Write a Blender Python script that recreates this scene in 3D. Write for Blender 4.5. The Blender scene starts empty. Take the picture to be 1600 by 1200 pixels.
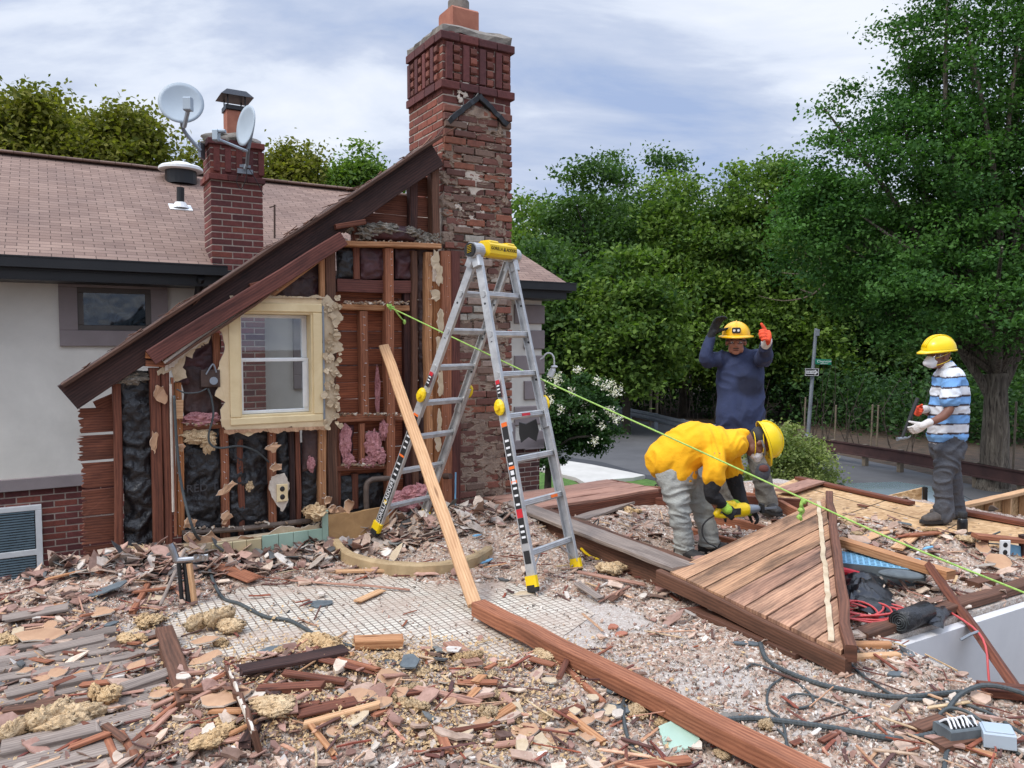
import bpy, bmesh, math, random
import numpy as np
from mathutils import Vector, Matrix, noise
R = random.Random(11)
NR = np.random.RandomState(5)
V = Vector
SC = bpy.context.scene
COL = SC.collection
# ---------------------------------------------------------------- camera
F, CX, CY, HZ, EYE = 1200.0, 800.0, 600.0, 537.0, 1.65
PITCH = math.atan((CY - HZ) / F)
cd = bpy.data.cameras.new('camera'); cam = bpy.data.objects.new('camera', cd); COL.objects.link(cam)
cd.sensor_width = 36; cd.lens = 27.0; cd.clip_end = 2000; cd.clip_start = .05
cam.location = (0, 0, EYE); cam.rotation_euler = (math.pi/2 - PITCH, 0, 0)
SC.camera = cam
# ---------------------------------------------------------------- world, sun, exposure
SUN_EL, SUN_AZ = math.radians(52), math.radians(-125)
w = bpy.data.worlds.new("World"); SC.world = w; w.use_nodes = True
nt = w.node_tree; nd = nt.nodes; lk = nt.links
for n_ in list(nd): nd.remove(n_)
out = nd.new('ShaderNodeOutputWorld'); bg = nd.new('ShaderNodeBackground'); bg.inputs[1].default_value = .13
sky = nd.new('ShaderNodeTexSky'); sky.sky_type = 'NISHITA'; sky.sun_disc = False
sky.sun_elevation = SUN_EL; sky.sun_rotation = SUN_AZ; sky.dust_density = 2.0
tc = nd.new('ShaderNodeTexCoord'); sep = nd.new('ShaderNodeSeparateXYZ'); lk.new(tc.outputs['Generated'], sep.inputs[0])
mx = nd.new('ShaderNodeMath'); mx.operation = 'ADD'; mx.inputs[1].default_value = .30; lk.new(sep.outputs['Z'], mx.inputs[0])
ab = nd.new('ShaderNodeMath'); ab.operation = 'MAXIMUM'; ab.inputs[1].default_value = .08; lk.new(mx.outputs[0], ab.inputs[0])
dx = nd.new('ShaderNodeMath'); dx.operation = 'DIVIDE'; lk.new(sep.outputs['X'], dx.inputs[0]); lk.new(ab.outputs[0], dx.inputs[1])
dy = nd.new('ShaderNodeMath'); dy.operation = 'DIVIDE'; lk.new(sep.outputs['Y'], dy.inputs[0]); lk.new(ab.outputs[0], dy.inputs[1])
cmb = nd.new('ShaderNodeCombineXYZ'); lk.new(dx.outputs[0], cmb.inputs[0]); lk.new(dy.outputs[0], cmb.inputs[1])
mp = nd.new('ShaderNodeMapping'); mp.inputs['Rotation'].default_value = (0, 0, .35); mp.inputs['Scale'].default_value = (1.1, 2.3, 1); mp.inputs['Location'].default_value = (2.3, 1.1, .4)
lk.new(cmb.outputs[0], mp.inputs[0])
n1 = nd.new('ShaderNodeTexNoise'); n1.inputs['Scale'].default_value = 1.2; n1.inputs['Detail'].default_value = 9; n1.inputs['Roughness'].default_value = .56; n1.inputs['Distortion'].default_value = .35
lk.new(mp.outputs[0], n1.inputs[0])
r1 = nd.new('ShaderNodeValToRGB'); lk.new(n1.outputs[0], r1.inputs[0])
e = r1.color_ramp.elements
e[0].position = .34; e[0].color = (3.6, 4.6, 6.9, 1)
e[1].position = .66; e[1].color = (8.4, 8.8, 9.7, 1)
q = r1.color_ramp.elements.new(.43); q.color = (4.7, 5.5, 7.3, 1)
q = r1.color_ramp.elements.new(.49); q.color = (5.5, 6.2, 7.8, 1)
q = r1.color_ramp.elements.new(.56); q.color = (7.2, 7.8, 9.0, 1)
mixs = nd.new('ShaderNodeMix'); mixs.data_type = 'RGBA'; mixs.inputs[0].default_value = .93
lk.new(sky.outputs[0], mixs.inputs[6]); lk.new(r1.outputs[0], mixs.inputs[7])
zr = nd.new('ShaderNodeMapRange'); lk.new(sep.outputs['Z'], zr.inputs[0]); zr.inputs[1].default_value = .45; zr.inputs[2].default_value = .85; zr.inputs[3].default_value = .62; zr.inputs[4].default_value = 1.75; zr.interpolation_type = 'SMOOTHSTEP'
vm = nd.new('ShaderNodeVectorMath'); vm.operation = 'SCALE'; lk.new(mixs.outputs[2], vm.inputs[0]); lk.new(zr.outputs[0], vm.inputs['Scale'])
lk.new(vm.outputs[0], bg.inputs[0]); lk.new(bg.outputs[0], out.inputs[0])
sd = bpy.data.lights.new('sun', 'SUN'); sd.energy = 1.5; sd.angle = math.radians(14); sd.color = (1, .96, .9)
sun = bpy.data.objects.new('sun', sd); COL.objects.link(sun)
sv = V((math.sin(SUN_AZ)*math.cos(SUN_EL), math.cos(SUN_AZ)*math.cos(SUN_EL), math.sin(SUN_EL)))
sun.rotation_euler = sv.to_track_quat('Z', 'Y').to_euler()
SC.view_settings.view_transform = 'Standard'; SC.view_settings.look = 'None'; SC.view_settings.gamma = 1
SC.view_settings.exposure = .5
SC.cycles.max_bounces = 6; SC.cycles.transparent_max_bounces = 16
# ---------------------------------------------------------------- pixel helpers and building frame
FW = V((0, math.cos(PITCH), -math.sin(PITCH))); UPC = V((0, math.sin(PITCH), math.cos(PITCH))); CAM = V((0, 0, EYE))
def ray(px, py): return FW + V((1, 0, 0))*((px-CX)/F) + UPC*((CY-py)/F)
def at(px, py, Y): r = ray(px, py); return CAM + r*(Y/r.y)
def gz(px, py, z=0.0): r = ray(px, py); return CAM + r*((z-EYE)/r.z)
A_ = V((.856, .517, 0)).normalized(); N_ = V((-A_.y, A_.x, 0)); O_ = V((-2.6, 5.7, 0)); Z_ = V((0, 0, 1))
def L(s, o, z): return O_ + A_*s + N_*o + Z_*z
def ps(px, py, o=0.0):
    r = ray(px, py); k = ((O_ + N_*o) - CAM).dot(N_) / r.dot(N_); p = CAM + r*k
    return (p-O_).dot(A_), p.z
def wp(px, py, o=0.0): s, z = ps(px, py, o); return L(s, o, z)
# ---------------------------------------------------------------- mesh builder
LOC = {}
def setmats(me, mats):
    for m in (mats if isinstance(mats, (list, tuple)) else [mats]): me.materials.append(m)
class MB:
    def __init__(s): s.v = []; s.f = []; s.uv = []; s.mi = []; s.c = []
    def add(s, vs, fs, uvs=None, m=0, col=(1, 1, 1)):
        b = len(s.v); s.v += [tuple(p) for p in vs]; s.c += [col]*len(vs)
        for i, f in enumerate(fs):
            s.f.append([b+k for k in f]); s.mi.append(m)
            s.uv += (uvs[i] if uvs else [(vs[k][0]+vs[k][1], vs[k][2]+vs[k][1]*.3) for k in f])
        return s
    def build(s, name, mats, parent=None, smooth=False, base=False):
        v = np.array(s.v, dtype=float)
        lo = v.min(0); hi = v.max(0); c = (lo+hi)/2
        if base: c[2] = lo[2]
        me = bpy.data.meshes.new(name); me.from_pydata((v-c).tolist(), [], s.f)
        setmats(me, mats)
        me.polygons.foreach_set('material_index', s.mi)
        u = me.uv_layers.new(name='UVMap'); u.data.foreach_set('uv', np.array(s.uv, dtype=float).ravel())
        ca = me.color_attributes.new('Col', 'FLOAT_COLOR', 'POINT')
        cc = np.ones((len(s.c), 4)); cc[:, :3] = np.array(s.c); ca.data.foreach_set('color', cc.ravel())
        if smooth: me.polygons.foreach_set('use_smooth', [True]*len(me.polygons))
        me.update()
        return link(name, me, V(c), parent)
def link(name, me, c, parent=None):
    o = bpy.data.objects.new(name, me); COL.objects.link(o); LOC[o.name] = V(c)
    if parent: o.parent = parent; o.location = V(c) - LOC[parent.name]
    else: o.location = V(c)
    return o
def tag(o, label=None, cat=None, group=None, kind=None):
    if label: o['label'] = label
    if cat: o['category'] = cat
    if group: o['group'] = group
    if kind: o['kind'] = kind
    return o
def empty(name, loc, label, cat, group=None):
    o = bpy.data.objects.new(name, None); COL.objects.link(o); o.location = loc; LOC[o.name] = V(loc); o.empty_display_size = .1
    return tag(o, label, cat, group)
def cp(o, loc=None, rz=0, parent=None, label=None, group=None):
    c = o.copy(); COL.objects.link(c); LOC[c.name] = V(loc) if loc is not None else LOC[o.name]
    if loc is not None: c.location = loc; c.rotation_euler[2] = o.rotation_euler[2] + rz
    if parent: c.parent = parent
    if label: c['label'] = label
    if group: c['group'] = group
    for ch in list(o.children): cp(ch, parent=c)
    return c
def board(mb, a, b, w, t, up=(0, 0, 1), m=0, ch=.004, jit=.0025, seg=None, col=(1, 1, 1), cut=0.0):
    a = V(a); b = V(b); d = b-a; ln = d.length; d.normalize(); up = V(up)
    side = d.cross(up)
    if side.length < 1e-4: side = d.cross(V((1, 0, 0)))
    side.normalize(); u = side.cross(d).normalized()
    seg = seg or max(1, min(14, int(ln/.25))); ch = min(ch, w*.3, t*.3)
    hw, ht = w/2, t/2
    pr = [(-hw+ch, -ht), (hw-ch, -ht), (hw, -ht+ch), (hw, ht-ch), (hw-ch, ht), (-hw+ch, ht), (-hw, ht-ch), (-hw, -ht+ch)]
    per = [0]
    for i in range(8):
        p, q_ = pr[i], pr[(i+1) % 8]; per.append(per[-1]+math.hypot(p[0]-q_[0], p[1]-q_[1]))
    vs = []; ou, ov = R.random()*30, R.random()*30
    for k in range(seg+1):
        j1, j2 = R.gauss(0, jit), R.gauss(0, jit)
        for (x, y) in pr:
            e_ = 0
            if cut and k == 0: e_ = R.random()*cut
            if cut and k == seg: e_ = -R.random()*cut
            vs.append(a + d*(ln*k/seg+e_) + side*(x+j1) + u*(y+j2))
    fs = []; uvs = []
    for k in range(seg):
        for i in range(8):
            j = (i+1) % 8
            fs.append([k*8+i, k*8+j, (k+1)*8+j, (k+1)*8+i])
            u0, u1 = ou+ln*k/seg, ou+ln*(k+1)/seg
            uvs.append([(u0, ov+per[i]), (u0, ov+per[i+1]), (u1, ov+per[i+1]), (u1, ov+per[i])])
    fs.append(list(range(7, -1, -1))); uvs.append([(ou+pr[i][0]*.3, ov+pr[i][1]*3) for i in range(7, -1, -1)])
    fs.append([seg*8+i for i in range(8)]); uvs.append([(ou+pr[i][0]*.3, ov+pr[i][1]*3) for i in range(8)])
    mb.add(vs, fs, uvs, m, col)
def box(mb, c, sx, sy, sz, ax=None, m=0, col=(1, 1, 1), bev=0.0):
    ax = ax or (V((1, 0, 0)), V((0, 1, 0)), V((0, 0, 1))); c = V(c)
    board(mb, c-ax[0]*sx/2, c+ax[0]*sx/2, sy, sz, up=ax[2], m=m, ch=max(bev, .0006), jit=0, seg=1, col=col)
BX = (A_, N_, Z_)
def wbox(mb, s0, s1, o0, o1, z0, z1, m=0, col=(1, 1, 1), bev=0.0):
    box(mb, L((s0+s1)/2, (o0+o1)/2, (z0+z1)/2), s1-s0, o1-o0, z1-z0, BX, m, col, bev)
def tube(mb, pts, r, n=8, m=0, col=(1, 1, 1), cap=True):
    pts = [V(p) for p in pts]; k = len(pts); rr = r if isinstance(r, (list, tuple)) else [r]*k
    ref = V((0, 0, 1)); vs = []; dist = 0; ds = []
    t0 = (pts[1]-pts[0]).normalized()
    if abs(t0.dot(ref)) > .9: ref = V((1, 0, 0))
    s = t0.cross(ref).normalized()
    for i, p in enumerate(pts):
        t = (pts[min(i+1, k-1)]-pts[max(i-1, 0)])
        if t.length < 1e-9: t = t0
        t.normalize(); s = (s - t*s.dot(t)); s.normalize(); u = t.cross(s)
        if i: dist += (p-pts[i-1]).length
        ds.append(dist)
        for j in range(n):
            a = 2*math.pi*j/n; vs.append(p + (s*math.cos(a)+u*math.sin(a))*rr[i])
    fs = []; uvs = []
    for i in range(k-1):
        for j in range(n):
            j2 = (j+1) % n; fs.append([i*n+j, i*n+j2, (i+1)*n+j2, (i+1)*n+j])
            v0, v1 = j/n*rr[0]*6.28, (j+1)/n*rr[0]*6.28
            uvs.append([(ds[i], v0), (ds[i], v1), (ds[i+1], v1), (ds[i+1], v0)])
    if cap:
        fs.append(list(range(n-1, -1, -1))); uvs.append([(0, 0)]*n)
        fs.append([(k-1)*n+j for j in range(n)]); uvs.append([(0, 0)]*n)
    mb.add(vs, fs, uvs, m, col)
def smooth_path(pts, n=8):
    pts = [V(p) for p in pts]; o = []
    for i in range(len(pts)-1):
        p0, p1, p2, p3 = pts[max(i-1, 0)], pts[i], pts[i+1], pts[min(i+2, len(pts)-1)]
        for k in range(n):
            t = k/n
            o.append(.5*((2*p1)+(p2-p0)*t+(2*p0-5*p1+4*p2-p3)*t*t+(3*p1-p0-3*p2+p3)*t**3))
    o.append(pts[-1]); return o
def ell(mb, c, rx, ry, rz, ax=None, n=14, m=0, col=(1, 1, 1), z0=-1.0, nz=0.0, amp=0.0, ncl=5.0):
    ax = ax or (V((1, 0, 0)), V((0, 1, 0)), V((0, 0, 1))); c = V(c); vs = []; fs = []; nl = n//2+1
    off = V((R.random()*50, R.random()*50, R.random()*50))
    t0 = math.acos(max(-1, min(1, -z0)))  # from bottom
    for i in range(nl+1):
        th = math.pi*(1-i/nl)
        if z0 > -1: th = (math.acos(z0))*(1-i/nl)
        for j in range(n):
            ph = 2*math.pi*j/n
            d = V((math.sin(th)*math.cos(ph), math.sin(th)*math.sin(ph), math.cos(th)))
            k = 1+(amp*noise.fractal(d*ncl*.3+off, 1, 2, 4) if amp else 0)
            vs.append(c + (ax[0]*d.x*rx+ax[1]*d.y*ry+ax[2]*d.z*rz)*k)
    for i in range(nl):
        for j in range(n):
            j2 = (j+1) % n; fs.append([i*n+j, i*n+j2, (i+1)*n+j2, (i+1)*n+j])
    fs.append(list(range(n-1, -1, -1)))
    mb.add(vs, fs, None, m, col)
def poly(mb, pts, th, nrm, m=0, me_=None, col=(1, 1, 1)):
    """flat polygon (list of Vectors) with thickness th along nrm"""
    nrm = V(nrm).normalized(); n = len(pts); a = [V(p) for p in pts]; b = [p+nrm*th for p in a]
    fs = [list(range(n)), list(range(2*n-1, n-1, -1))]
    mb.add(a+b, fs, None, m, col)
    b0 = len(mb.v)-2*n
    for i in range(n):
        j = (i+1) % n; mb.f.append([b0+i, b0+n+i, b0+n+j, b0+j]); mb.mi.append(m if me_ is None else me_); mb.uv += [(0, 0), (0, th), (.05, th), (.05, 0)]
def jag(pts, amp, step=.03):
    o = []; n = len(pts)
    for i in range(n):
        p, q_ = V(pts[i]), V(pts[(i+1) % n]); k = max(1, int((q_-p).length/step))
        d = (q_-p); pl = d.normalized()
        for j in range(k):
            o.append(p+d*(j/k) + V((R.gauss(0, amp), R.gauss(0, amp), R.gauss(0, amp)))*(1 if j else .5))
    return o
# ---------------------------------------------------------------- materials
def lin(c):
    return tuple(((x/255)/12.92 if x/255 <= .04045 else (((x/255)+.055)/1.055)**2.4) for x in c)
def newmat(name):
    m = bpy.data.materials.new(name); m.use_nodes = True; t = m.node_tree
    return m, t.nodes, t.links, t.nodes['Principled BSDF']
def ramp(nd, lk, src, stops):
    r = nd.new('ShaderNodeValToRGB'); lk.new(src, r.inputs[0]); el = r.color_ramp.elements
    while len(el) < len(stops): el.new(.5)
    for i, (p, c) in enumerate(stops): el[i].position = p; el[i].color = (*c, 1)
    return r
def mixc(nd, lk, f, a, b, mode='MIX'):
    x = nd.new('ShaderNodeMix'); x.data_type = 'RGBA'; x.blend_type = mode; x.clamp_result = False
    for s, i in ((f, 0), (a, 6), (b, 7)):
        if hasattr(s, 'links'): lk.new(s, x.inputs[i])
        elif i == 0: x.inputs[0].default_value = s
        else: x.inputs[i].default_value = (*s, 1)
    return x.outputs[2]
def noi(nd, lk, vec, scale, detail=5, rough=.6, dist=0.0):
    n = nd.new('ShaderNodeTexNoise'); n.inputs['Scale'].default_value = scale; n.inputs['Detail'].default_value = detail
    n.inputs['Roughness'].default_value = rough; n.inputs['Distortion'].default_value = dist
    if vec is not None: lk.new(vec, n.inputs['Vector'])
    return n.outputs[0]
def bump(nd, lk, h, strength, dist, b, nrm=None):
    x = nd.new('ShaderNodeBump'); x.inputs['Strength'].default_value = strength; x.inputs['Distance'].default_value = dist
    lk.new(h, x.inputs['Height'])
    if nrm is not None: lk.new(nrm, x.inputs['Normal'])
    lk.new(x.outputs[0], b.inputs['Normal']); return x.outputs[0]
def objc(nd): return nd.new('ShaderNodeTexCoord').outputs['Object']
def plain(name, c1, c2=None, scale=6, rough=.6, metal=0, bs=.15, bscale=40, bd=.004, usecol=False, spec=None, trans=0):
    m, nd, lk, b = newmat(name); v = objc(nd); c1 = lin(c1); c2 = lin(c2) if c2 else tuple(x*.8 for x in c1)
    r = ramp(nd, lk, noi(nd, lk, v, scale, 6, .65, .3), [(.3, c2), (.7, c1)]); col = r.outputs[0]
    if usecol:
        a = nd.new('ShaderNodeAttribute'); a.attribute_name = 'Col'; col = mixc(nd, lk, 1.0, col, a.outputs[0], 'MULTIPLY')
    lk.new(col, b.inputs['Base Color']); b.inputs['Roughness'].default_value = rough; b.inputs['Metallic'].default_value = metal
    if bs: bump(nd, lk, noi(nd, lk, v, bscale, 5, .6), bs, bd, b)
    if spec is not None: b.inputs['Specular IOR Level'].default_value = spec
    return m
def wood(name, c1, c2, stain=(40, 28, 22), sa=.45, rough=.75, sc=1.0, bs=.35):
    m, nd, lk, b = newmat(name); uv = nd.new('ShaderNodeTexCoord').outputs['UV']
    mp = nd.new('ShaderNodeMapping'); mp.inputs['Scale'].default_value = (1.6*sc, 22*sc, 1); lk.new(uv, mp.inputs[0])
    g = noi(nd, lk, mp.outputs[0], 3.0, 8, .7, 1.2)
    mp2 = nd.new('ShaderNodeMapping'); mp2.inputs['Scale'].default_value = (.55, 3.2, 1); lk.new(uv, mp2.inputs[0])
    wv = nd.new('ShaderNodeTexWave'); wv.inputs['Scale'].default_value = 5; wv.inputs['Distortion'].default_value = 7; wv.inputs['Detail'].default_value = 3; wv.bands_direction = 'Y'; wv.inputs['Detail Scale'].default_value = .6
    lk.new(mp2.outputs[0], wv.inputs[0])
    gg = nd.new('ShaderNodeMath'); gg.operation = 'MULTIPLY_ADD'; lk.new(wv.outputs['Fac'], gg.inputs[0]); gg.inputs[1].default_value = .22; lk.new(g, gg.inputs[2])
    r = ramp(nd, lk, gg.outputs[0], [(.35, lin(c2)), (.8, lin(c1))])
    s = noi(nd, lk, mp2.outputs[0], 2.2, 6, .65, .6); sr = ramp(nd, lk, s, [(.45, (0, 0, 0)), (.72, (sa, sa, sa))])
    vor = nd.new('ShaderNodeTexVoronoi'); vor.inputs['Scale'].default_value = 3.2; lk.new(mp2.outputs[0], vor.inputs[0])
    kr = ramp(nd, lk, vor.outputs['Distance'], [(.05, (.8, .8, .8)), (.13, (0, 0, 0))])
    c = mixc(nd, lk, sr.outputs[0], r.outputs[0], lin(stain)); c = mixc(nd, lk, kr.outputs[0], c, tuple(x*.5 for x in lin(c2)))
    a = nd.new('ShaderNodeAttribute'); a.attribute_name = 'Col'; c = mixc(nd, lk, 1.0, c, a.outputs[0], 'MULTIPLY')
    lk.new(c, b.inputs['Base Color']); b.inputs['Roughness'].default_value = rough; b.inputs['Specular IOR Level'].default_value = .3
    bump(nd, lk, gg.outputs[0], bs, .004, b); return m
M = {}
M['wred'] = wood('red_brown_wood', (128, 78, 58), (82, 46, 36), (38, 24, 20), .6)
M['wdark'] = wood('dark_old_wood', (76, 52, 46), (40, 28, 27), (20, 17, 18), .9)
M['wsheath'] = wood('orange_brown_sheathing', (158, 92, 62), (104, 56, 40), (50, 28, 22), .5)
M['wtan'] = wood('tan_wood', (196, 146, 104), (146, 96, 62), (84, 52, 34), .4)
M['wfresh'] = wood('fresh_wood', (214, 174, 132), (176, 130, 92), (130, 88, 60), .35)
M['wor'] = wood('orange_wood', (170, 112, 82), (118, 70, 50), (70, 44, 34), .6)
M['wgrey'] = wood('weathered_grey_wood', (158, 144, 132), (112, 98, 90), (62, 54, 50), .6)
M['wpink'] = wood('pinkish_wood', (182, 140, 120), (138, 98, 82), (78, 56, 48), .55)
M['wpan'] = wood('weathered_panel_wood', (198, 156, 124), (148, 110, 88), (56, 45, 40), 1.0)
M['wbrown'] = wood('brown_wood', (118, 82, 64), (78, 54, 42), (46, 36, 30), .7)
M['paintred'] = wood('dark_red_wood', (118, 72, 62), (78, 46, 42), (44, 28, 27), .7)
M['stucco'] = plain('stucco', (232, 226, 214), (208, 202, 190), 1.1, .95, bs=.5, bscale=140, bd=.004)
M['trim'] = plain('taupe_trim', (150, 138, 136), (136, 125, 123), 3, .9, bs=.4, bscale=160, bd=.003)
M['black'] = plain('black_metal', (34, 33, 34), (24, 24, 25), 3, .4, bs=.05)
M['white'] = plain('white_paint', (228, 228, 226), (206, 206, 204), 4, .5, bs=.05)
M['cream'] = plain('cream_painted_wood', (232, 212, 168), (208, 184, 138), 3, .55, bs=.12, bscale=30)
M['plaster'] = plain('old_plaster', (206, 188, 160), (170, 148, 118), 7, .95, bs=.5, bscale=60, bd=.006)
M['plw'] = plain('white_plaster', (216, 205, 190), (182, 168, 152), 9, .95, bs=.5, bscale=70, bd=.006)
M['paper'] = plain('drywall_paper', (196, 158, 124), (158, 120, 92), 5, .95, bs=.3, bscale=50)
M['alu'] = plain('aluminium', (206, 206, 204), (164, 164, 164), 9, .45, .6, bs=.1, bscale=90, bd=.002)
M['yel'] = plain('yellow_plastic', (240, 204, 20), (222, 184, 10), 5, .4, bs=.02)
M['hat'] = plain('yellow_hard_hat', (242, 208, 16), (232, 196, 8), 3, .28, bs=.02)
M['hat2'] = plain('orange_yellow_hard_hat', (240, 184, 16), (228, 170, 10), 3, .28, bs=.02)
M['rub'] = plain('black_rubber', (26, 26, 27), (36, 35, 35), 5, .7)
M['iron'] = plain('rusty_iron', (96, 76, 66), (62, 50, 46), 12, .7, .3, bs=.3)
M['conc'] = plain('concrete', (146, 138, 128), (100, 95, 88), 7, .95, bs=.6, bscale=40, bd=.01)
M['terra'] = plain('terracotta', (176, 116, 92), (150, 92, 72), 7, .85)
M['mortar'] = plain('mortar', (186, 172, 158), (150, 136, 124), 12, .95, bs=.7, bscale=60, bd=.01)
M['mud'] = plain('brown_mortar_smear', (158, 138, 120), (112, 94, 82), 9, .95, bs=.8, bscale=45, bd=.014)
M['pipe'] = plain('corroded_pipe', (124, 108, 96), (86, 74, 66), 12, .6, .3, bs=.3)
M['chrome'] = plain('chrome_pipe', (190, 190, 190), (140, 140, 140), 10, .3, .9)
M['cable'] = plain('grey_cable', (74, 80, 80), (52, 57, 58), 30, .55)
M['red'] = plain('red_rubber', (206, 84, 82), (170, 60, 60), 8, .5)
M['lime'] = plain('lime_rope', (176, 206, 104), (116, 164, 66), 60, .6, bs=.6, bscale=150)
M['slate'] = plain('grey_slate', (104, 112, 114), (74, 80, 84), 9, .8)
M['mint'] = plain('mint_tile', (166, 190, 172), (150, 176, 158), 4, .25, bs=.02)
M['blue'] = plain('pale_blue_plastic', (132, 184, 214), (110, 164, 198), 4, .45)
M['drygrey'] = plain('grey_painted_drywall', (214, 212, 210), (198, 196, 195), 1.5, .85, bs=.1)
M['osb'] = None
m, nd, lk, b = newmat('grooved_bark'); v = objc(nd); mpb = nd.new('ShaderNodeMapping'); mpb.inputs['Scale'].default_value = (9, 9, 1.1); lk.new(v, mpb.inputs[0]); bn = noi(nd, lk, mpb.outputs[0], 1.6, 6, .65, 1.4)
lk.new(ramp(nd, lk, bn, [(.36, lin((58, 50, 44))), (.5, lin((112, 102, 90))), (.68, lin((150, 140, 124)))]).outputs[0], b.inputs['Base Color']); b.inputs['Roughness'].default_value = .95; bump(nd, lk, bn, 1, .09, b); M['trunk'] = m
M['bark2'] = plain('dark_bark', (84, 74, 64), (46, 40, 36), 3, .95, bs=1, bscale=10, bd=.05)
M['skin'] = plain('skin', (186, 130, 104), (166, 110, 88), 12, .5, bs=.05, usecol=True)
M['skind'] = plain('darker_skin', (128, 84, 64), (108, 68, 52), 12, .5, bs=.05, usecol=True)
def cloth(name, c1, c2, sc=7, bscale=14, bs=.5, bd=.03):
    return plain(name, c1, c2, sc, .9, 0, bs*1.4, bscale, bd)
M['yshirt'] = cloth('yellow_shirt', (246, 182, 20), (238, 170, 14), 3, bs=.25)
M['navy'] = cloth('navy_shirt', (48, 58, 88), (36, 43, 68), 4)
M['blk'] = cloth('black_sleeve', (22, 21, 23), (34, 33, 35), 5)
M['jean'] = cloth('pale_work_jeans', (176, 176, 168), (136, 138, 134), 5)
M['dgrey'] = cloth('charcoal_trousers', (82, 84, 90), (60, 62, 68), 5)
M['camo'] = cloth('dusty_work_trousers', (124, 120, 110), (84, 82, 78), 9)
M['lime2'] = cloth('lime_glove_cuff', (166, 206, 76), (140, 184, 60), 9)
M['gdk'] = cloth('dark_glove', (42, 44, 46), (30, 31, 33), 9)
M['orange'] = cloth('orange_glove', (236, 92, 56), (216, 74, 44), 9)
M['gwh'] = cloth('white_glove', (220, 216, 212), (190, 186, 182), 9)
M['boot'] = plain('dusty_boot', (96, 88, 82), (62, 57, 54), 14, .85)
M['bootd'] = plain('black_boot', (30, 29, 30), (48, 46, 45), 14, .7)
M['maskw'] = plain('white_mask', (226, 226, 228), (210, 210, 212), 9, .8)
M['redp'] = plain('red_sticker', (200, 36, 48), (180, 28, 40), 9, .5)
M['orp'] = plain('orange_sticker', (236, 116, 40), (226, 100, 30), 9, .5)
M['pw'] = plain('sticker_white', (230, 230, 230), None, 9, .5)
def glass(name, col=(.8, .85, .9), refl=.25, tr=.9):
    m, nd, lk, b = newmat(name); nd.remove(b)
    g = nd.new('ShaderNodeBsdfGlossy'); g.inputs['Roughness'].default_value = .02; g.inputs[0].default_value = (.9, .93, .96, 1)
    t = nd.new('ShaderNodeBsdfTransparent'); t.inputs[0].default_value = (*col, 1)
    mxx = nd.new('ShaderNodeMixShader'); mxx.inputs[0].default_value = refl
    lk.new(t.outputs[0], mxx.inputs[1]); lk.new(g.outputs[0], mxx.inputs[2]); lk.new(mxx.outputs[0], nd['Material Output'].inputs[0]); return m
M['glass'] = glass('clear_glass', (.9, .93, .93), .07)
m, nd, lk, b = newmat('dark_window_glass'); b.inputs['Base Color'].default_value = (.012, .018, .024, 1); b.inputs['Roughness'].default_value = .05; b.inputs['Specular IOR Level'].default_value = .8
v = objc(nd); bump(nd, lk, noi(nd, lk, v, 3, 2), .25, .03, b); lk.new(ramp(nd, lk, noi(nd, lk, v, 4, 3, .5, 2.5), [(.42, (.01, .016, .02)), (.6, (.05, .07, .085)), (.66, (.012, .018, .024))]).outputs[0], b.inputs['Base Color']); M['dglass'] = m  # curtain-like blue-grey noise painted into the base colour imitates reflections in the glass
# brick with per-brick colour
M['brick'] = plain('brick', (250, 255, 246), (200, 205, 196), 25, .9, bs=.6, bscale=70, bd=.006, usecol=True)
# roof shingles (object coords: x along eave, y up slope)
def shingles(name, c1, c2, sx=.3, sy=.125):
    m, nd, lk, b = newmat(name); uv = nd.new('ShaderNodeTexCoord').outputs['UV']
    br = nd.new('ShaderNodeTexBrick'); lk.new(uv, br.inputs[0]); br.offset = .5; br.inputs['Scale'].default_value = 1
    br.inputs['Brick Width'].default_value = sx; br.inputs['Row Height'].default_value = sy; br.inputs['Mortar Size'].default_value = .0035
    br.inputs['Mortar Smooth'].default_value = .3
    br.inputs['Color1'].default_value = (*lin(c1), 1); br.inputs['Color2'].default_value = (*lin(c2), 1); br.inputs['Mortar'].default_value = (*[x*.28 for x in lin(c2)], 1)
    n = noi(nd, lk, uv, 1.2, 6, .6); r = ramp(nd, lk, n, [(.3, (.78, .78, .8)), (.7, (1.1, 1.08, 1.05))])
    n2 = noi(nd, lk, uv, 160, 2, .6); r2 = ramp(nd, lk, n2, [(.3, (.75, .75, .75)), (.7, (1.2, 1.2, 1.2))])
    c = mixc(nd, lk, 1.0, br.outputs[0], r.outputs[0], 'MULTIPLY'); c = mixc(nd, lk, 1.0, c, r2.outputs[0], 'MULTIPLY')
    lk.new(c, b.inputs['Base Color']); b.inputs['Roughness'].default_value = .95; b.inputs['Specular IOR Level'].default_value = .2
    bump(nd, lk, br.outputs['Fac'], -.5, .01, b) if False else None
    iv = nd.new('ShaderNodeMath'); iv.operation = 'SUBTRACT'; iv.inputs[0].default_value = 1; lk.new(br.outputs['Fac'], iv.inputs[1])
    bump(nd, lk, iv.outputs[0], .6, .01, b); return m
M['shing'] = shingles('roof_shingles', (150, 127, 115), (130, 108, 98), .19, .083)
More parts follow.
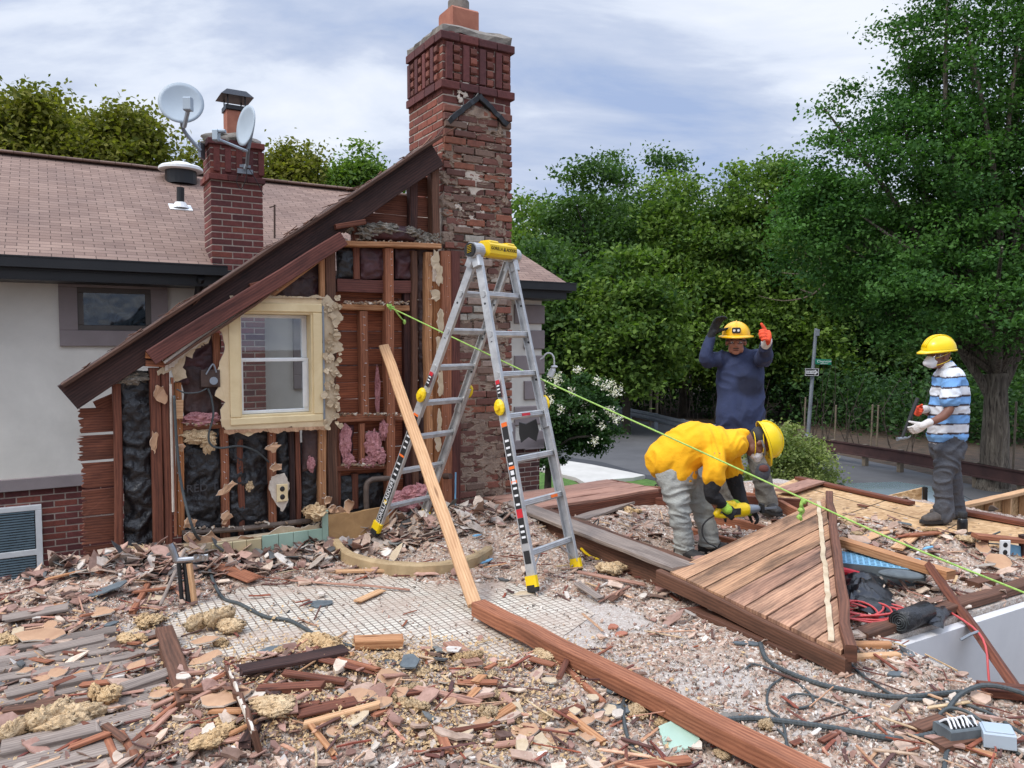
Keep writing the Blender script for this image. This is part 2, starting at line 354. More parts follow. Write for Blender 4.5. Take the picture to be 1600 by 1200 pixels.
# osb
m, nd, lk, b = newmat('osb_sheet'); v = objc(nd)
vo = nd.new('ShaderNodeTexVoronoi'); vo.inputs['Scale'].default_value = 26; mpp = nd.new('ShaderNodeMapping'); mpp.inputs['Scale'].default_value = (1, 2.4, 1.6); mpp.inputs['Rotation'].default_value = (0, 0, .5); lk.new(v, mpp.inputs[0]); lk.new(mpp.outputs[0], vo.inputs[0])
r = ramp(nd, lk, vo.outputs['Color'], [(.1, lin((168, 128, 84))), (.9, lin((220, 184, 138)))])
s = ramp(nd, lk, noi(nd, lk, v, 1.3, 6, .6), [(.4, (1, 1, 1)), (.75, (.72, .68, .66))])
lk.new(mixc(nd, lk, 1.0, r.outputs[0], s.outputs[0], 'MULTIPLY'), b.inputs['Base Color']); b.inputs['Roughness'].default_value = .85; M['osb'] = m
# mosaic tile
m, nd, lk, b = newmat('mosaic_tile'); v = nd.new('ShaderNodeTexCoord').outputs['UV']
br = nd.new('ShaderNodeTexBrick'); lk.new(v, br.inputs[0]); br.offset = .0; br.inputs['Scale'].default_value = 1; br.inputs['Brick Width'].default_value = .048; br.inputs['Row Height'].default_value = .040
br.inputs['Mortar Size'].default_value = .0042; br.inputs['Color1'].default_value = (*lin((214, 206, 190)), 1); br.inputs['Color2'].default_value = (*lin((196, 188, 172)), 1); br.inputs['Mortar'].default_value = (*lin((104, 92, 82)), 1)
dn = noi(nd, lk, v, 2.2, 8, .7, .5); dr = ramp(nd, lk, dn, [(.42, (0, 0, 0)), (.66, (.95, .95, .95))])
dn2 = ramp(nd, lk, noi(nd, lk, v, 40, 4, .7), [(.35, lin((150, 128, 112))), (.7, lin((196, 176, 158)))])
lk.new(mixc(nd, lk, dr.outputs[0], br.outputs[0], dn2.outputs[0]), b.inputs['Base Color']); b.inputs['Roughness'].default_value = .6; M['tile'] = m
# rubble dust
def rubblemat(name, stops, sc, dust, da=.5, bs=1.0):
    m, nd, lk, b = newmat(name); v = objc(nd)
    nv = noi(nd, lk, v, 9, 4, .6)
    vo = nd.new('ShaderNodeTexVoronoi'); vo.inputs['Scale'].default_value = sc; vo.inputs['Randomness'].default_value = 1
    ad = nd.new('ShaderNodeMixRGB'); ad.blend_type = 'ADD'; ad.inputs[0].default_value = .06; lk.new(v, ad.inputs[1]); lk.new(nv, ad.inputs[2]); lk.new(ad.outputs[0], vo.inputs[0])
    sp = nd.new('ShaderNodeSeparateColor'); lk.new(vo.outputs['Color'], sp.inputs[0])
    r = ramp(nd, lk, sp.outputs[0], [(p, lin(c)) for p, c in stops]); r.color_ramp.interpolation = 'CONSTANT'
    d = ramp(nd, lk, noi(nd, lk, v, 5, 8, .7), [(.35, (0, 0, 0)), (.65, (da, da, da))])
    f = ramp(nd, lk, noi(nd, lk, v, 110, 3, .7), [(.3, (.72, .72, .72)), (.7, (1.15, 1.15, 1.15))])
    c = mixc(nd, lk, d.outputs[0], r.outputs[0], lin(dust)); c = mixc(nd, lk, 1.0, c, f.outputs[0], 'MULTIPLY')
    lk.new(c, b.inputs['Base Color']); b.inputs['Roughness'].default_value = .95; b.inputs['Specular IOR Level'].default_value = .15
    n1 = bump(nd, lk, sp.outputs[1], bs*.6, .012, b); bump(nd, lk, noi(nd, lk, v, 60, 5, .7), bs*.5, .01, b, n1); return m
M['rubble'] = rubblemat('rubble_dust', [(0, (150, 122, 104)), (.2, (184, 156, 134)), (.4, (140, 106, 90)), (.55, (204, 190, 174)), (.7, (168, 128, 104)), (.82, (120, 112, 106)), (.9, (226, 218, 206))], 60, (176, 158, 142), .8)
M['dust'] = rubblemat('dusty_floor', [(0, (176, 164, 152)), (.3, (190, 176, 162)), (.5, (160, 146, 134)), (.7, (206, 198, 188)), (.9, (150, 122, 108))], 90, (182, 172, 162), .9, .7)
M['asph'] = plain('asphalt', (92, 91, 91), (76, 75, 76), .8, .9, bs=.4, bscale=120, bd=.004)
M['asph2'] = plain('fresh_asphalt_strip', (62, 63, 66), (52, 53, 56), 2, .9, bs=.4, bscale=120, bd=.004)
M['walk'] = plain('concrete_pavement', (200, 196, 188), (180, 176, 168), 1.2, .9, bs=.2, bscale=60)
M['lawn'] = plain('lawn_grass', (96, 130, 56), (66, 100, 38), 5, .95, bs=1, bscale=60, bd=.03)
M['earth'] = plain('leaf_litter_earth', (92, 70, 54), (50, 46, 34), 3, .98, bs=1, bscale=12, bd=.05)
M['bagblk'] = plain('black_paper', (42, 41, 42), (28, 28, 30), 5, .30, bs=.9, bscale=12, bd=.03)
M['kraft'] = plain('brown_kraft_paper', (88, 64, 58), (54, 38, 38), 5, .6, bs=.7, bscale=10, bd=.03)
M['maroon'] = plain('maroon_paper', (88, 50, 52), (48, 28, 30), 5, .55, bs=.7, bscale=10, bd=.03)
M['pinkins'] = plain('pink_insulation', (216, 158, 158), (176, 116, 118), 14, .98, bs=1, bscale=50, bd=.03)
M['yelins'] = plain('yellow_insulation', (226, 194, 148), (198, 162, 116), 12, .98, bs=1, bscale=50, bd=.03)
M['greyins'] = plain('dirty_grey_insulation', (176, 166, 150), (72, 68, 62), 9, .98, bs=1, bscale=40, bd=.03)
M['yelins2'] = plain('dusty_pale_insulation', (230, 204, 164), (196, 162, 120), 12, .98, bs=1, bscale=50, bd=.03)
M['chipcol'] = plain('rubble_chips', (255, 255, 255), (200, 195, 190), 18, .92, bs=.4, bscale=80, bd=.004, usecol=True, spec=.2)
M['steel'] = plain('galvanised_steel', (150, 156, 162), (122, 128, 134), 3, .5, .5)
M['brownrail'] = plain('rusty_brown_rail', (84, 56, 52), (62, 42, 40), 3, .8)
M['carblue'] = plain('grey_car_paint', (132, 144, 148), (120, 132, 136), 1, .25, .3, bs=0)
M['signw'] = plain('sign_white', (225, 225, 225), None, 5, .5, bs=0)
M['signg'] = plain('sign_green', (18, 128, 96), None, 5, .5, bs=0)
M['woodpost'] = plain('weathered_post', (132, 118, 100), (96, 86, 72), 6, .9)
def leafmat(name, c1, c2, tr=.35):
    m, nd, lk, b = newmat(name)
    a = nd.new('ShaderNodeAttribute'); a.attribute_name = 'Col'
    sp = nd.new('ShaderNodeSeparateColor'); lk.new(a.outputs[0], sp.inputs[0])
    r = ramp(nd, lk, sp.outputs[0], [(0, lin(c1)), (1, lin(c2))])
    lk.new(r.outputs[0], b.inputs['Base Color']); b.inputs['Roughness'].default_value = .7; b.inputs['Specular IOR Level'].default_value = .2
    t = nd.new('ShaderNodeBsdfTranslucent'); lk.new(mixc(nd, lk, 1.0, r.outputs[0], (1.1, 1.3, .5), 'MULTIPLY'), t.inputs[0])
    x = nd.new('ShaderNodeMixShader'); x.inputs[0].default_value = tr; lk.new(b.outputs[0], x.inputs[1]); lk.new(t.outputs[0], x.inputs[2])
    lk.new(x.outputs[0], nd['Material Output'].inputs[0]); return m
M['lf1'] = leafmat('maple_leaves', (56, 84, 42), (122, 146, 64))
M['lf2'] = leafmat('oak_leaves', (48, 74, 44), (96, 124, 64))
M['lf3'] = leafmat('ginkgo_leaves', (42, 76, 38), (88, 126, 60))
M['lf4'] = leafmat('yellow_green_leaves', (84, 92, 40), (146, 142, 62))
M['lf5'] = leafmat('dark_shrub_leaves', (36, 60, 36), (74, 104, 54))
M['lf6'] = leafmat('pale_shrub_leaves', (96, 112, 62), (158, 166, 104))
M['flower'] = leafmat('white_blossom', (220, 210, 196), (244, 240, 230), .2)
# ================================================================ SETTING
GZ = -2.0
def G(px, py, z=GZ): return gz(px, py, z)
def sheet(name, pts, z, mat, kind='structure'):
    mb = MB(); mb.add([V((p[0], p[1], z)) for p in pts], [list(range(len(pts)))]); o = mb.build(name, mat); return tag(o, kind=kind)
# ground sheet to horizon, gently uneven
mb = MB(); mb.add([V((-600, -300, GZ)), V((600, -300, GZ)), V((600, 900, GZ)), V((-600, 900, GZ))], [[0, 1, 2, 3]])
tag(mb.build('ground', M['earth']), kind='structure')
def gxy(l): return [tuple(G(*p)[:2]) for p in l]
far = gxy([(905, 628), (960, 652), (1100, 672), (1275, 704), (1400, 729)]) + [(12.3, 17.2), (16, 9), (20, 2)]
near = [(14.5, -2), (11.0, 6), (8.2, 12.5)] + gxy([(1180, 768), (1010, 742), (940, 722), (868, 712), (800, 706)]) + [(-9, 27), (-14, 38), (-4, 50), (3, 48)]
sheet('road', far + near, GZ+.004, M['asph'])
# fresh asphalt gutter strip beside the pavement
st_o = gxy([(1180, 768), (1010, 742), (940, 722), (868, 712), (790, 708)]); st_i = gxy([(790, 717), (868, 720), (930, 728), (1000, 746), (1180, 786)])
sheet('gutter_strip', st_o + st_i, GZ+.008, M['asph2'])
mb = MB(); wk = gxy([(775, 722), (868, 722), (925, 731), (1008, 748), (990, 752), (930, 757), (1000, 770), (965, 790), (900, 752), (842, 738), (775, 742)])
n_ = len(wk); mb.add([V((p[0], p[1], GZ+.004)) for p in wk]+[V((p[0], p[1], GZ+.10)) for p in wk], [list(range(n_, 2*n_))]+[[i, (i+1) % n_, n_+(i+1) % n_, n_+i] for i in range(n_)])
tag(mb.build('pavement', M['walk']), kind='structure')
mb = MB(); lw = gxy([(775, 744), (842, 740), (895, 754), (960, 792), (980, 830), (700, 880), (700, 744)])
n_ = len(lw); mb.add([V((p[0], p[1], GZ+.06)) for p in lw], [list(range(n_))]); tag(mb.build('lawn', M['lawn']), kind='structure')
sheet('grass_verge', gxy([(932, 757), (1010, 749), (1180, 787), (1300, 840), (1010, 800)]), GZ+.012, M['lawn'])
# grass blades on the lawn (stuff)
def bladefield(name, polyv, z, n, h, mat):
    xs = [p[0] for p in polyv]; ys = [p[1] for p in polyv]; x0, x1, y0, y1 = min(xs), max(xs), min(ys), max(ys); mb = MB(); k = 0
    def inside(x, y):
        c = False; j = len(polyv)-1
        for i in range(len(polyv)):
            xi, yi = polyv[i][:2]; xj, yj = polyv[j][:2]
            if (yi > y) != (yj > y) and x < (xj-xi)*(y-yi)/(yj-yi)+xi: c = not c
            j = i
        return c
    while k < n:
        x, y = R.uniform(x0, x1), R.uniform(y0, y1); k += 1
        if not inside(x, y): continue
        a = R.random()*6.28; w_ = .02; hh = h*R.uniform(.5, 1.3); dx_, dy_ = math.cos(a), math.sin(a)
        mb.add([V((x-dx_*w_, y-dy_*w_, z)), V((x+dx_*w_, y+dy_*w_, z)), V((x+R.gauss(0, .03), y+R.gauss(0, .03), z+hh))], [[0, 1, 2]], None, 0, (R.random(), 0, 0))
    return tag(mb.build(name, mat), kind='stuff')
# ---------------------------------------------------------------- deck floor with stairwell hole
Pw = lambda s, o=0: L(s, o, 0)
sCh, _ = ps(800, 790, 0)
deck_out = [Pw(-4.2), Pw(3.0), L(3.0, .95, 0), V((-.05, 7.85, 0)), gz(980, 765), gz(1215, 748), gz(1395, 775), gz(1625, 812), V((7.5, 6.0, 0)), V((7.5, -.5, 0)), V((-6.2, -.5, 0))]
hole = [V((2.10, 4.22, 0)), V((4.3, 5.5, 0)), V((4.9, 3.75, 0)), V((2.32, 3.52, 0))]
bm = bmesh.new()
def ring(pts):
    vs = [bm.verts.new((p[0], p[1], 0)) for p in pts]; return [bm.edges.new((vs[i], vs[(i+1) % len(vs)])) for i in range(len(vs))]
es = ring(deck_out)+ring(hole)
bmesh.ops.triangle_fill(bm, edges=es, use_beauty=True)
bmesh.ops.recalc_face_normals(bm, faces=bm.faces[:])
top = bm.faces[:]
r_ = bmesh.ops.extrude_face_region(bm, geom=top); vv = [g for g in r_['geom'] if isinstance(g, bmesh.types.BMVert)]
bmesh.ops.translate(bm, verts=vv, vec=(0, 0, -.24))
bmesh.ops.recalc_face_normals(bm, faces=bm.faces[:])
me = bpy.data.meshes.new('floor'); bm.to_mesh(me); bm.free(); setmats(me, [M['dust']])
tag(link('floor', me, (0, 0, 0)), kind='structure')
# walls of the storey below (what the floor stands on)
mb = MB(); ins = .12
for i in range(len(deck_out)):
    a, b_ = deck_out[i], deck_out[(i+1) % len(deck_out)]; c_ = V((1, 4, 0))
    a2 = a+(c_-a).normalized()*ins; b2 = b_+(c_-b_).normalized()*ins
    board(mb, V((a2.x, a2.y, -1.12)), V((b2.x, b2.y, -1.12)), .12, 1.76, ch=.002, jit=0, seg=1)
tag(mb.build('lower_storey', M['stucco']), 'rendered lower storey walls carrying the demolished room floor', 'building')
# stairwell: grey drywall faces below the hole
mb = MB()
for i in range(4):
    a, b_ = hole[i], hole[(i+1) % 4]; mid = (hole[0]+hole[1]+hole[2]+hole[3])/4
    o_ = (((a+b_)/2)-mid); o_.z = 0; o_.normalize(); o_ *= -.035
    board(mb, V((a.x, a.y, -.98))+o_, V((b_.x, b_.y, -.99))+o_, .06, 1.90 if i % 2 else 1.905, ch=.002, jit=0, seg=1)
hx = MB(); hx.add([V((p.x, p.y, -1.93)) for p in hole], [[0, 1, 2, 3]])
sw = empty('stairwell', (3.3, 4.2, -1.94), 'open stairwell in the floor with grey painted drywall sides', 'stairwell')
mb.build('drywall_lining', M['drygrey'], sw); hx.build('lower_floor', M['wbrown'], sw)
# edge timber along the far side of the stairwell with torn white plaster
mb = MB(); e0, e1 = hole[0], hole[1]; off = V((-.3, .5, 0)).normalized()*.07
board(mb, e0+off+V((-.12, -.07, .025)), e1+off+V((.3, .17, .045)), .10, .05, ch=.005)
tag(mb.build('edge_timber', M['wbrown']), 'long brown timber along the stairwell edge with torn plaster on it', 'timber')
# ---------------------------------------------------------------- bricks
RED = [(116, 60, 58), (128, 66, 62), (104, 54, 54), (140, 74, 64), (98, 52, 54), (122, 64, 62)]
DRED = [(104, 62, 60), (116, 70, 64), (94, 56, 56), (124, 78, 70), (88, 52, 52)]
def pick(p): 
    c = lin(R.choice(p)); k = R.uniform(.85, 1.18); return tuple(x*k for x in c)
def brickface(mb, org, ax, nrm, W, H, bw=.2, bh=.055, jt=.0127, pal=RED, dep=.05, pro=.0035, jit=.0008, skip=0.0, z0i=0, rough=0.0):
    rows = int(H/(bh+jt)); up = V((0, 0, 1))
    for r in range(rows):
        z = (r+.5)*(bh+jt); x = -bw/2 if (r+z0i) % 2 else 0.0
        while x < W-.01:
            a, b_ = max(0, x), min(W, x+bw)
            if b_-a > .02 and R.random() >= skip:
                p_ = pro + R.gauss(0, jit) + (R.random()**3)*rough
                c = org + ax*((a+b_)/2) + up*z + nrm*(p_-dep/2) + up*R.gauss(0, jit*.7)
                box(mb, c, b_-a, dep, bh, (ax, nrm, up), 0, pick(pal), .003)
            x += bw+jt
def chimney_box(mb, s0, s1, o0, o1, z0, z1, m=1): wbox(mb, s0, s1, o0, o1, z0, z1, m)
# ================================================================ STUCCO HOUSE
OH = 2.9
house = empty('stucco_house', L(2, OH, GZ), 'pale stucco house with brick base and pinkish shingle roof behind the torn wall', 'house')
s_c, _ = ps(846, 600, OH)            # right corner
s_l = ps(-160, 600, OH)[0]
zbt = ps(62, 745, OH)[1]; zbb = ps(62, 764, OH)[1]
zev = ps(200, 415, OH-.4)[1]
mb = MB(); wbox(mb, s_l, s_c, OH, OH+.25, zbt-.01, zev+.05)
wbox(mb, s_c-.25, s_c, OH+.25, OH+6, zbt-.01, zev+.05)
mb.build('wall', M['stucco'], house)
mb = MB(); wbox(mb, s_l, s_c+.03, OH-.035, OH+.2, zbb, zbt, bev=.006); mb.build('belt_course', M['trim'], house)
mb = MB(); wbox(mb, s_l, s_c-.02, OH+.0215, OH+.25, GZ, zbb+.005, 1)
sb0 = ps(-20, 800, OH)[0]; brickface(mb, L(sb0-.6, OH+.02, zbb-28*.0677), A_, -N_, ps(420, 800, OH)[0]-sb0+.6, 28*.0677, pal=RED)
sb1 = ps(770, 760, OH)[0]; brickface(mb, L(sb1, OH+.02, zbb-24*.0677), A_, -N_, s_c-.02-sb1, 24*.0677, pal=DRED)
mb.build('brick_base', [M['brick'], M['mortar']], house)
# roof
eo = OH-.45; ro = eo+3.05; s_er = ps(885, 440, eo)[0]; z_e = ps(100, 402, eo)[1]; z_r = ps(100, 250, ro)[1]
s_rr = ps(684, 314, ro)[0]
def slab(mb, pts, th, uvf, m=0):
    n = (pts[1]-pts[0]).cross(pts[2]-pts[0]).normalized()
    if n.z < 0: n = -n
    k = len(pts); b_ = [p-n*th for p in pts]; vs = pts+b_
    fs = [list(range(k)), list(range(2*k-1, k-1, -1))]+[[i, k+i, k+(i+1) % k, (i+1) % k] for i in range(k)]
    mb.add(vs, fs, [[uvf(vs[i]) for i in f] for f in fs], m)
sl = s_l-.3
def uvA(p): d = p-O_; return (d.dot(A_), math.hypot(d.dot(N_), (p.z-z_e)*1.0) if False else (d.dot(N_)-eo)*1.16)
mb = MB(); slab(mb, [L(sl, eo, z_e), L(s_er, eo, z_e), L(s_rr, ro, z_r), L(sl, ro, z_r)], .05, uvA)
slab(mb, [L(s_er, eo, z_e), L(s_er, 2*ro-eo, z_e), L(s_rr, ro, z_r)], .05, lambda p: ((p-O_).dot(N_), (p-O_).dot(A_)*1.1))
slab(mb, [L(sl, ro, z_r), L(s_rr, ro, z_r), L(s_er, 2*ro-eo, z_e), L(sl, 2*ro-eo, z_e)], .05, uvA)
mb.build('roof', M['shing'], house)
mb = MB(); 
for k in range(1): board(mb, L(sl, ro, z_r+.012), L(s_rr, ro, z_r+.012), .22, .03, ch=.01)
mb.build('ridge_cap', M['shing'], house)
mb = MB(); gs = ps(328, 410, eo)[0]
def gut(sa, sb_):
    zt = z_e-.02
    wbox(mb, sa, sb_, eo-.12, eo-.02, zt-.10, zt-.088); wbox(mb, sa, sb_, eo-.125, eo-.113, zt-.10, zt); wbox(mb, sa, sb_, eo-.135, eo-.105, zt-.006, zt+.006)
    wbox(mb, sa, sb_, eo-.02, eo-.008, zt-.12, zt-.03)
gut(sl, ps(352, 410, eo)[0])
tube(mb, [L(gs-.1, eo-.07, z_e-.14), L(gs-.1, OH-.4, z_e-.2), L(gs-.1, OH-.06, z_e-.55), L(gs-.1, OH-.06, z_e-.9)], .04, 8)
mb.build('gutter', M['black'], house); mb = MB(); gut(ps(560, 410, eo)[0], s_er+.08); mb.build('gutter', M['black'], house)
mb = MB(); wbox(mb, sl, s_er, eo, OH+.02, z_e-.23, z_e-.20); wbox(mb, sl, s_er, eo-.004, eo+.02, z_e-.22, z_e-.055); wbox(mb, s_er-.02, s_er+.004, eo, eo+6, z_e-.22, z_e-.055); wbox(mb, s_c, s_er, OH, OH+5, z_e-.23, z_e-.20)
mb.build('fascia', M['black'], house)
# quoins on the right corner
zq = z_e-.25; i = 0
while zq > zbt+.05:
    hq = .31; wq = .46 if i % 2 == 0 else .30
    mb = MB(); wbox(mb, s_c-wq, s_c+.03, OH-.035, OH+.3, zq-hq, zq-.045, bev=.012); wbox(mb, s_c, s_c+.032, OH-.03, OH+(.3 if i % 2 == 0 else .46), zq-hq+.002, zq-.047, bev=.012)
    mb.build('quoin', M['trim'], house); zq -= .355; i += 1
for z_, so in ((1.15, .62), (.55, .5)):
    mb = MB(); wbox(mb, s_c-so-.2, s_c-so+.05, OH-.03, OH+.05, z_-.3, z_, bev=.01); mb.build('trim_block', M['trim'], house)
def hwin(x0, x1, y0, y1, fr, mat_s, mat_f, inner=True, blind=False, rail=None):
    s0, z1 = ps(x0, y0, OH); s1, z0 = ps(x1, y1, OH); z1 = (ps(x0, y0, OH)[1]+ps(x1, y0, OH)[1])/2; z0 = (ps(x0, y1, OH)[1]+ps(x1, y1, OH)[1])/2
    f = fr
    wn = MB()
    if mat_s:
        sm = MB()
        for (a, b_, c, d) in ((s0, s1, z1-f, z1), (s0, s1, z0, z0+f), (s0, s0+f, z0+f, z1-f), (s1-f, s1, z0+f, z1-f)): wbox(sm, a, b_, OH-.04, OH+.05, c, d, bev=.006)
        sm.build('window_surround', M[mat_s], house)
        s0 += f; s1 -= f; z0 += f; z1 -= f
    f2 = .055
    for (a, b_, c, d) in ((s0, s1, z1-f2, z1), (s0, s1, z0, z0+f2), (s0, s0+f2, z0+f2, z1-f2), (s1-f2, s1, z0+f2, z1-f2)): wbox(wn, a, b_, OH-.025, OH+.04, c, d, bev=.005)
    if rail: zr = ps(x0, rail, OH)[1]; wbox(wn, s0+f2, s1-f2, OH-.022, OH+.03, zr-.03, zr+.03, bev=.004)
    w_ = wn.build('window', M[mat_f], house)
    g = MB(); wbox(g, s0+f2, s1-f2, OH-.012, OH-.006, z0+f2, z1-f2); g.build('pane', M['dglass'], w_)
    if blind:
        g = MB(); z = z0+f2+.02
        while z < z1-f2: wbox(g, s0+f2+.01, s1-f2-.01, OH-.017, OH-.0135, z, z+.014); z += .026
        g.build('blind', M['blind'], w_)
    return w_
M['blind'] = plain('window_blind', (112, 132, 142), (92, 112, 122), 2, .6)
M['wframe'] = plain('brown_window_frame', (92, 84, 78), (80, 72, 66), 3, .5)
hwin(90, 263, 426, 541, .165, 'trim', 'wframe')
hwin(-130, 69, 796, 925, .11, None, 'white', blind=True, rail=884)
hwin(456, 640, 440, 605, .165, 'trim', 'wframe')
# security light on an arm on the house corner
sl_ = empty('security_light', L(s_c, OH, .8), 'white security light on a curved arm at the house corner', 'wall light')
p0 = wp(838, 563, OH); 
def rel(px, py): return at(px, py, p0.y)
mb = MB(); tube(mb, smooth_path([rel(838, 563), rel(847, 560), rel(853, 553), rel(860, 552), rel(865, 558), rel(866, 570)], 5), .012, 8); mb.build('arm', M['white'], sl_)
mb = MB(); ell(mb, rel(866, 573), .05, .05, .022); mb.build('canopy', M['white'], sl_)
mb = MB(); tube(mb, [rel(866, 574), rel(864, 578), rel(859, 588)], [.02, .042, .046], 12); mb.build('lamp_head', M['white'], sl_)
# ================================================================ LEFT CHIMNEY with dishes
OC = OH-.45
lc0, _ = ps(329, 260, OC); lc1, _ = ps(409, 260, OC)
zt = ps(345, 222, OC)[1]
ch = empty('brick_chimney', L((lc0+lc1)/2, OC+.2, GZ), 'small dark red brick chimney with satellite dishes and a metal cap', 'chimney')
mb = MB(); dl = .42
chimney_box(mb, lc0+.001, lc1-.001, OC+.001, OC+dl, GZ, zt-.02)
HH = 62*.0677
brickface(mb, L(lc0, OC, zt-HH), A_, -N_, lc1-lc0, HH, pal=RED)
brickface(mb, L(lc0, OC, zt-HH)+N_*dl, -N_, -A_, dl, HH, pal=RED, z0i=1)
brickface(mb, L(lc1, OC, zt-HH), N_, A_, dl, HH, pal=RED, z0i=1)
mb.build('brickwork', [M['brick'], M['mortar']], ch)
mb = MB()
for zc in (zt-.03, zt-.40):
    for k in range(3):
        wbox(mb, lc0-.03+k*(lc1-lc0+.06)/3+.003, lc0-.03+(k+1)*(lc1-lc0+.06)/3-.003, OC-.035, OC+.16, zc, zc+.06, 0, pick(RED), .004)
    for k in range(2): wbox(mb, lc0-.035, lc0+.08, OC+.165+k*.14, OC+.165+k*.14+.13, zc, zc+.06, 0, pick(RED), .004)
    wbox(mb, lc1-.02, lc1+.035, OC+.165, OC+.44, zc, zc+.06, 0, pick(RED), .004)
# soldier panel
for k in range(5): wbox(mb, lc0+.03+k*.115, lc0+.09+k*.115, OC-.022, OC+.02, zt-.31, zt-.06, 0, pick(RED), .004)
mb.build('corbel_bricks', [M['brick'], M['mortar']], ch)
mb = MB(); ell(mb, L((lc0+lc1)/2, OC+.21, zt+.03), .33, .24, .12, BX, 24, z0=-.99, amp=.25, ncl=16); mb.build('cement_crown', M['conc'], ch, True)
fx = ps(367, 190, OC+.2)[0]; zf0 = zt+.02; zf1 = ps(367, 176, OC+.2)[1]
mb = MB(); wbox(mb, fx-.1, fx+.1, OC+.1, OC+.3, zf0, zf1, bev=.01); mb.build('flue_tile', M['terra'], ch)
mb = MB(); wbox(mb, fx-.115, fx+.115, OC+.085, OC+.315, zf1, zf1+.05, bev=.005)
for a in (-.09, .09):
    for b_ in (.1, .3): wbox(mb, fx+a-.006, fx+a+.006, OC+b_-.006, OC+b_+.006, zf1+.05, zf1+.14)
zc = zf1+.14
mb.add([L(fx-.17, OC+.03, zc), L(fx+.17, OC+.03, zc), L(fx+.17, OC+.37, zc), L(fx-.17, OC+.37, zc), L(fx-.1, OC+.08, zc+.07), L(fx+.1, OC+.08, zc+.07), L(fx+.1, OC+.32, zc+.07), L(fx-.1, OC+.32, zc+.07)],
       [[3, 2, 1, 0], [4, 5, 6, 7], [0, 1, 5, 4], [1, 2, 6, 5], [2, 3, 7, 6], [3, 0, 4, 7]])
mb.build('rain_cap', M['black'], ch)
M['dish'] = plain('grey_dish', (176, 188, 196), (160, 172, 182), 2, .5, bs=0)
def dish(cpx, cpy, Y, rpx, nrm, mount, label, squash=1.0):
    c = at(cpx, cpy, Y); r = rpx/F*Y; nrm = V(nrm).normalized(); d = empty('satellite_dish', mount, label, 'satellite dish', 'dishes on the small chimney')
    u = nrm.cross(V((0, 0, 1))).normalized(); w_ = u.cross(nrm).normalized(); mb = MB(); n = 32; vs = []; fs = []
    for k in range(7):
        rr = r*k/6; zz = -.14*r*(1-(k/6)**2)
        for j in range(n): a = 6.2832*j/n; vs.append(c+u*rr*math.cos(a)+w_*rr*math.sin(a)*squash+nrm*zz)
    for k in range(7):
        rr = r*(6-k)/6; zz = -.14*r*(1-((6-k)/6)**2)-.012
        for j in range(n): a = 6.2832*j/n; vs.append(c+u*rr*math.cos(a)+w_*rr*math.sin(a)*squash+nrm*zz)
    for k in range(13):
        for j in range(n): j2 = (j+1) % n; fs.append([k*n+j, k*n+j2, (k+1)*n+j2, (k+1)*n+j])
    mb.add(vs, fs); mb.build('reflector', M['dish'], d, True)
    return d, c, r, u, w_, nrm
Yd = L((lc0+lc1)/2, OC, 0).y
d1, c, r, u, w_, nn = dish(283, 160, Yd-.25, 33, (.30, -1, .22), at(314, 236, Yd-.1), 'round grey satellite dish on an arm left of the small chimney top')
mb = MB(); tube(mb, smooth_path([c-nn*.03+V((0, .05, -.05)), at(284, 192, Yd-.2), at(290, 208, Yd-.15), at(314, 236, Yd-.1)], 6), .02, 8); mb.build('arm', M['steel'], d1)
mb = MB(); tube(mb, [at(288, 198, Yd-.3), at(294, 172, Yd-.5)], .022, 6); box(mb, at(294, 163, Yd-.52), .075, .08, .13, bev=.01); mb.build('feed_horn', M['dish'], d1)
mb = MB(); box(mb, at(315, 236, Yd-.05), .03, .12, .16); mb.build('mount', M['steel'], d1)
d2, c, r, u, w_, nn = dish(383, 196, Yd-.3, 31, (-.72, -.69, .10), at(384, 263, Yd-.1), 'narrow edge-on grey satellite dish on the front of the small chimney')
mb = MB(); tube(mb, [c-nn*.08, at(388, 232, Yd-.25), at(386, 256, Yd-.12), at(383, 264, Yd-.1)], .02, 8); mb.build('arm', M['steel'], d2)
mb = MB(); tube(mb, [at(386, 236, Yd-.27), at(378, 233, Yd-.4), at(342, 218, Yd-.55)], .014, 6); box(mb, at(338, 212, Yd-.56), .05, .09, .11, bev=.01); box(mb, at(343, 205, Yd-.56), .12, .05, .03, bev=.008); mb.build('feed_horn', M['dish'], d2)
mb = MB(); box(mb, at(383, 268, Yd-.07), .16, .02, .05, BX); box(mb, at(383, 260, Yd-.07), .11, .02, .03, BX); mb.build('mount', M['steel'], d2)
mb = MB(); tube(mb, smooth_path([at(386, 262, Yd-.12), at(384, 280, Yd-.1), at(377, 295, Yd-.1), at(370, 285, Yd-.1), at(372, 272, Yd-.1)], 6), .004, 5)
tube(mb, smooth_path([at(388, 262, Yd-.12), at(402, 285, Yd-.05), at(412, 305, Yd)], 6), .004, 5); mb.build('cable', M['rub'], d2)
# roof vent dome, vent pipe, lightning rod on the roof
def onroof(px, py):
    n = (L(0, ro, z_r)-L(0, eo, z_e)).cross(A_).normalized(); r = ray(px, py); p0 = L(0, eo, z_e); k = (p0-CAM).dot(n)/r.dot(n); return CAM+r*k
v0 = onroof(283, 283); rv = empty('roof_vent', v0, 'round white domed roof vent near the ridge', 'roof vent')
mb = MB(); 
c = v0+V((0, 0, .14)); prof = [(.0, .11), (.10, .105), (.135, .09), (.16, .065), (.24, .055), (.265, .035), (.27, .0), (.25, -.01)]; n = 32; vs = []; fs = []
kk = 1.05
for (r__, z) in prof:
    for j in range(n): a = 6.2832*j/n; vs.append(c+V((r__*kk*math.cos(a), r__*kk*math.sin(a), z)))
for k in range(len(prof)-1):
    for j in range(n): j2 = (j+1) % n; fs.append([k*n+j, (k+1)*n+j, (k+1)*n+j2, k*n+j2])
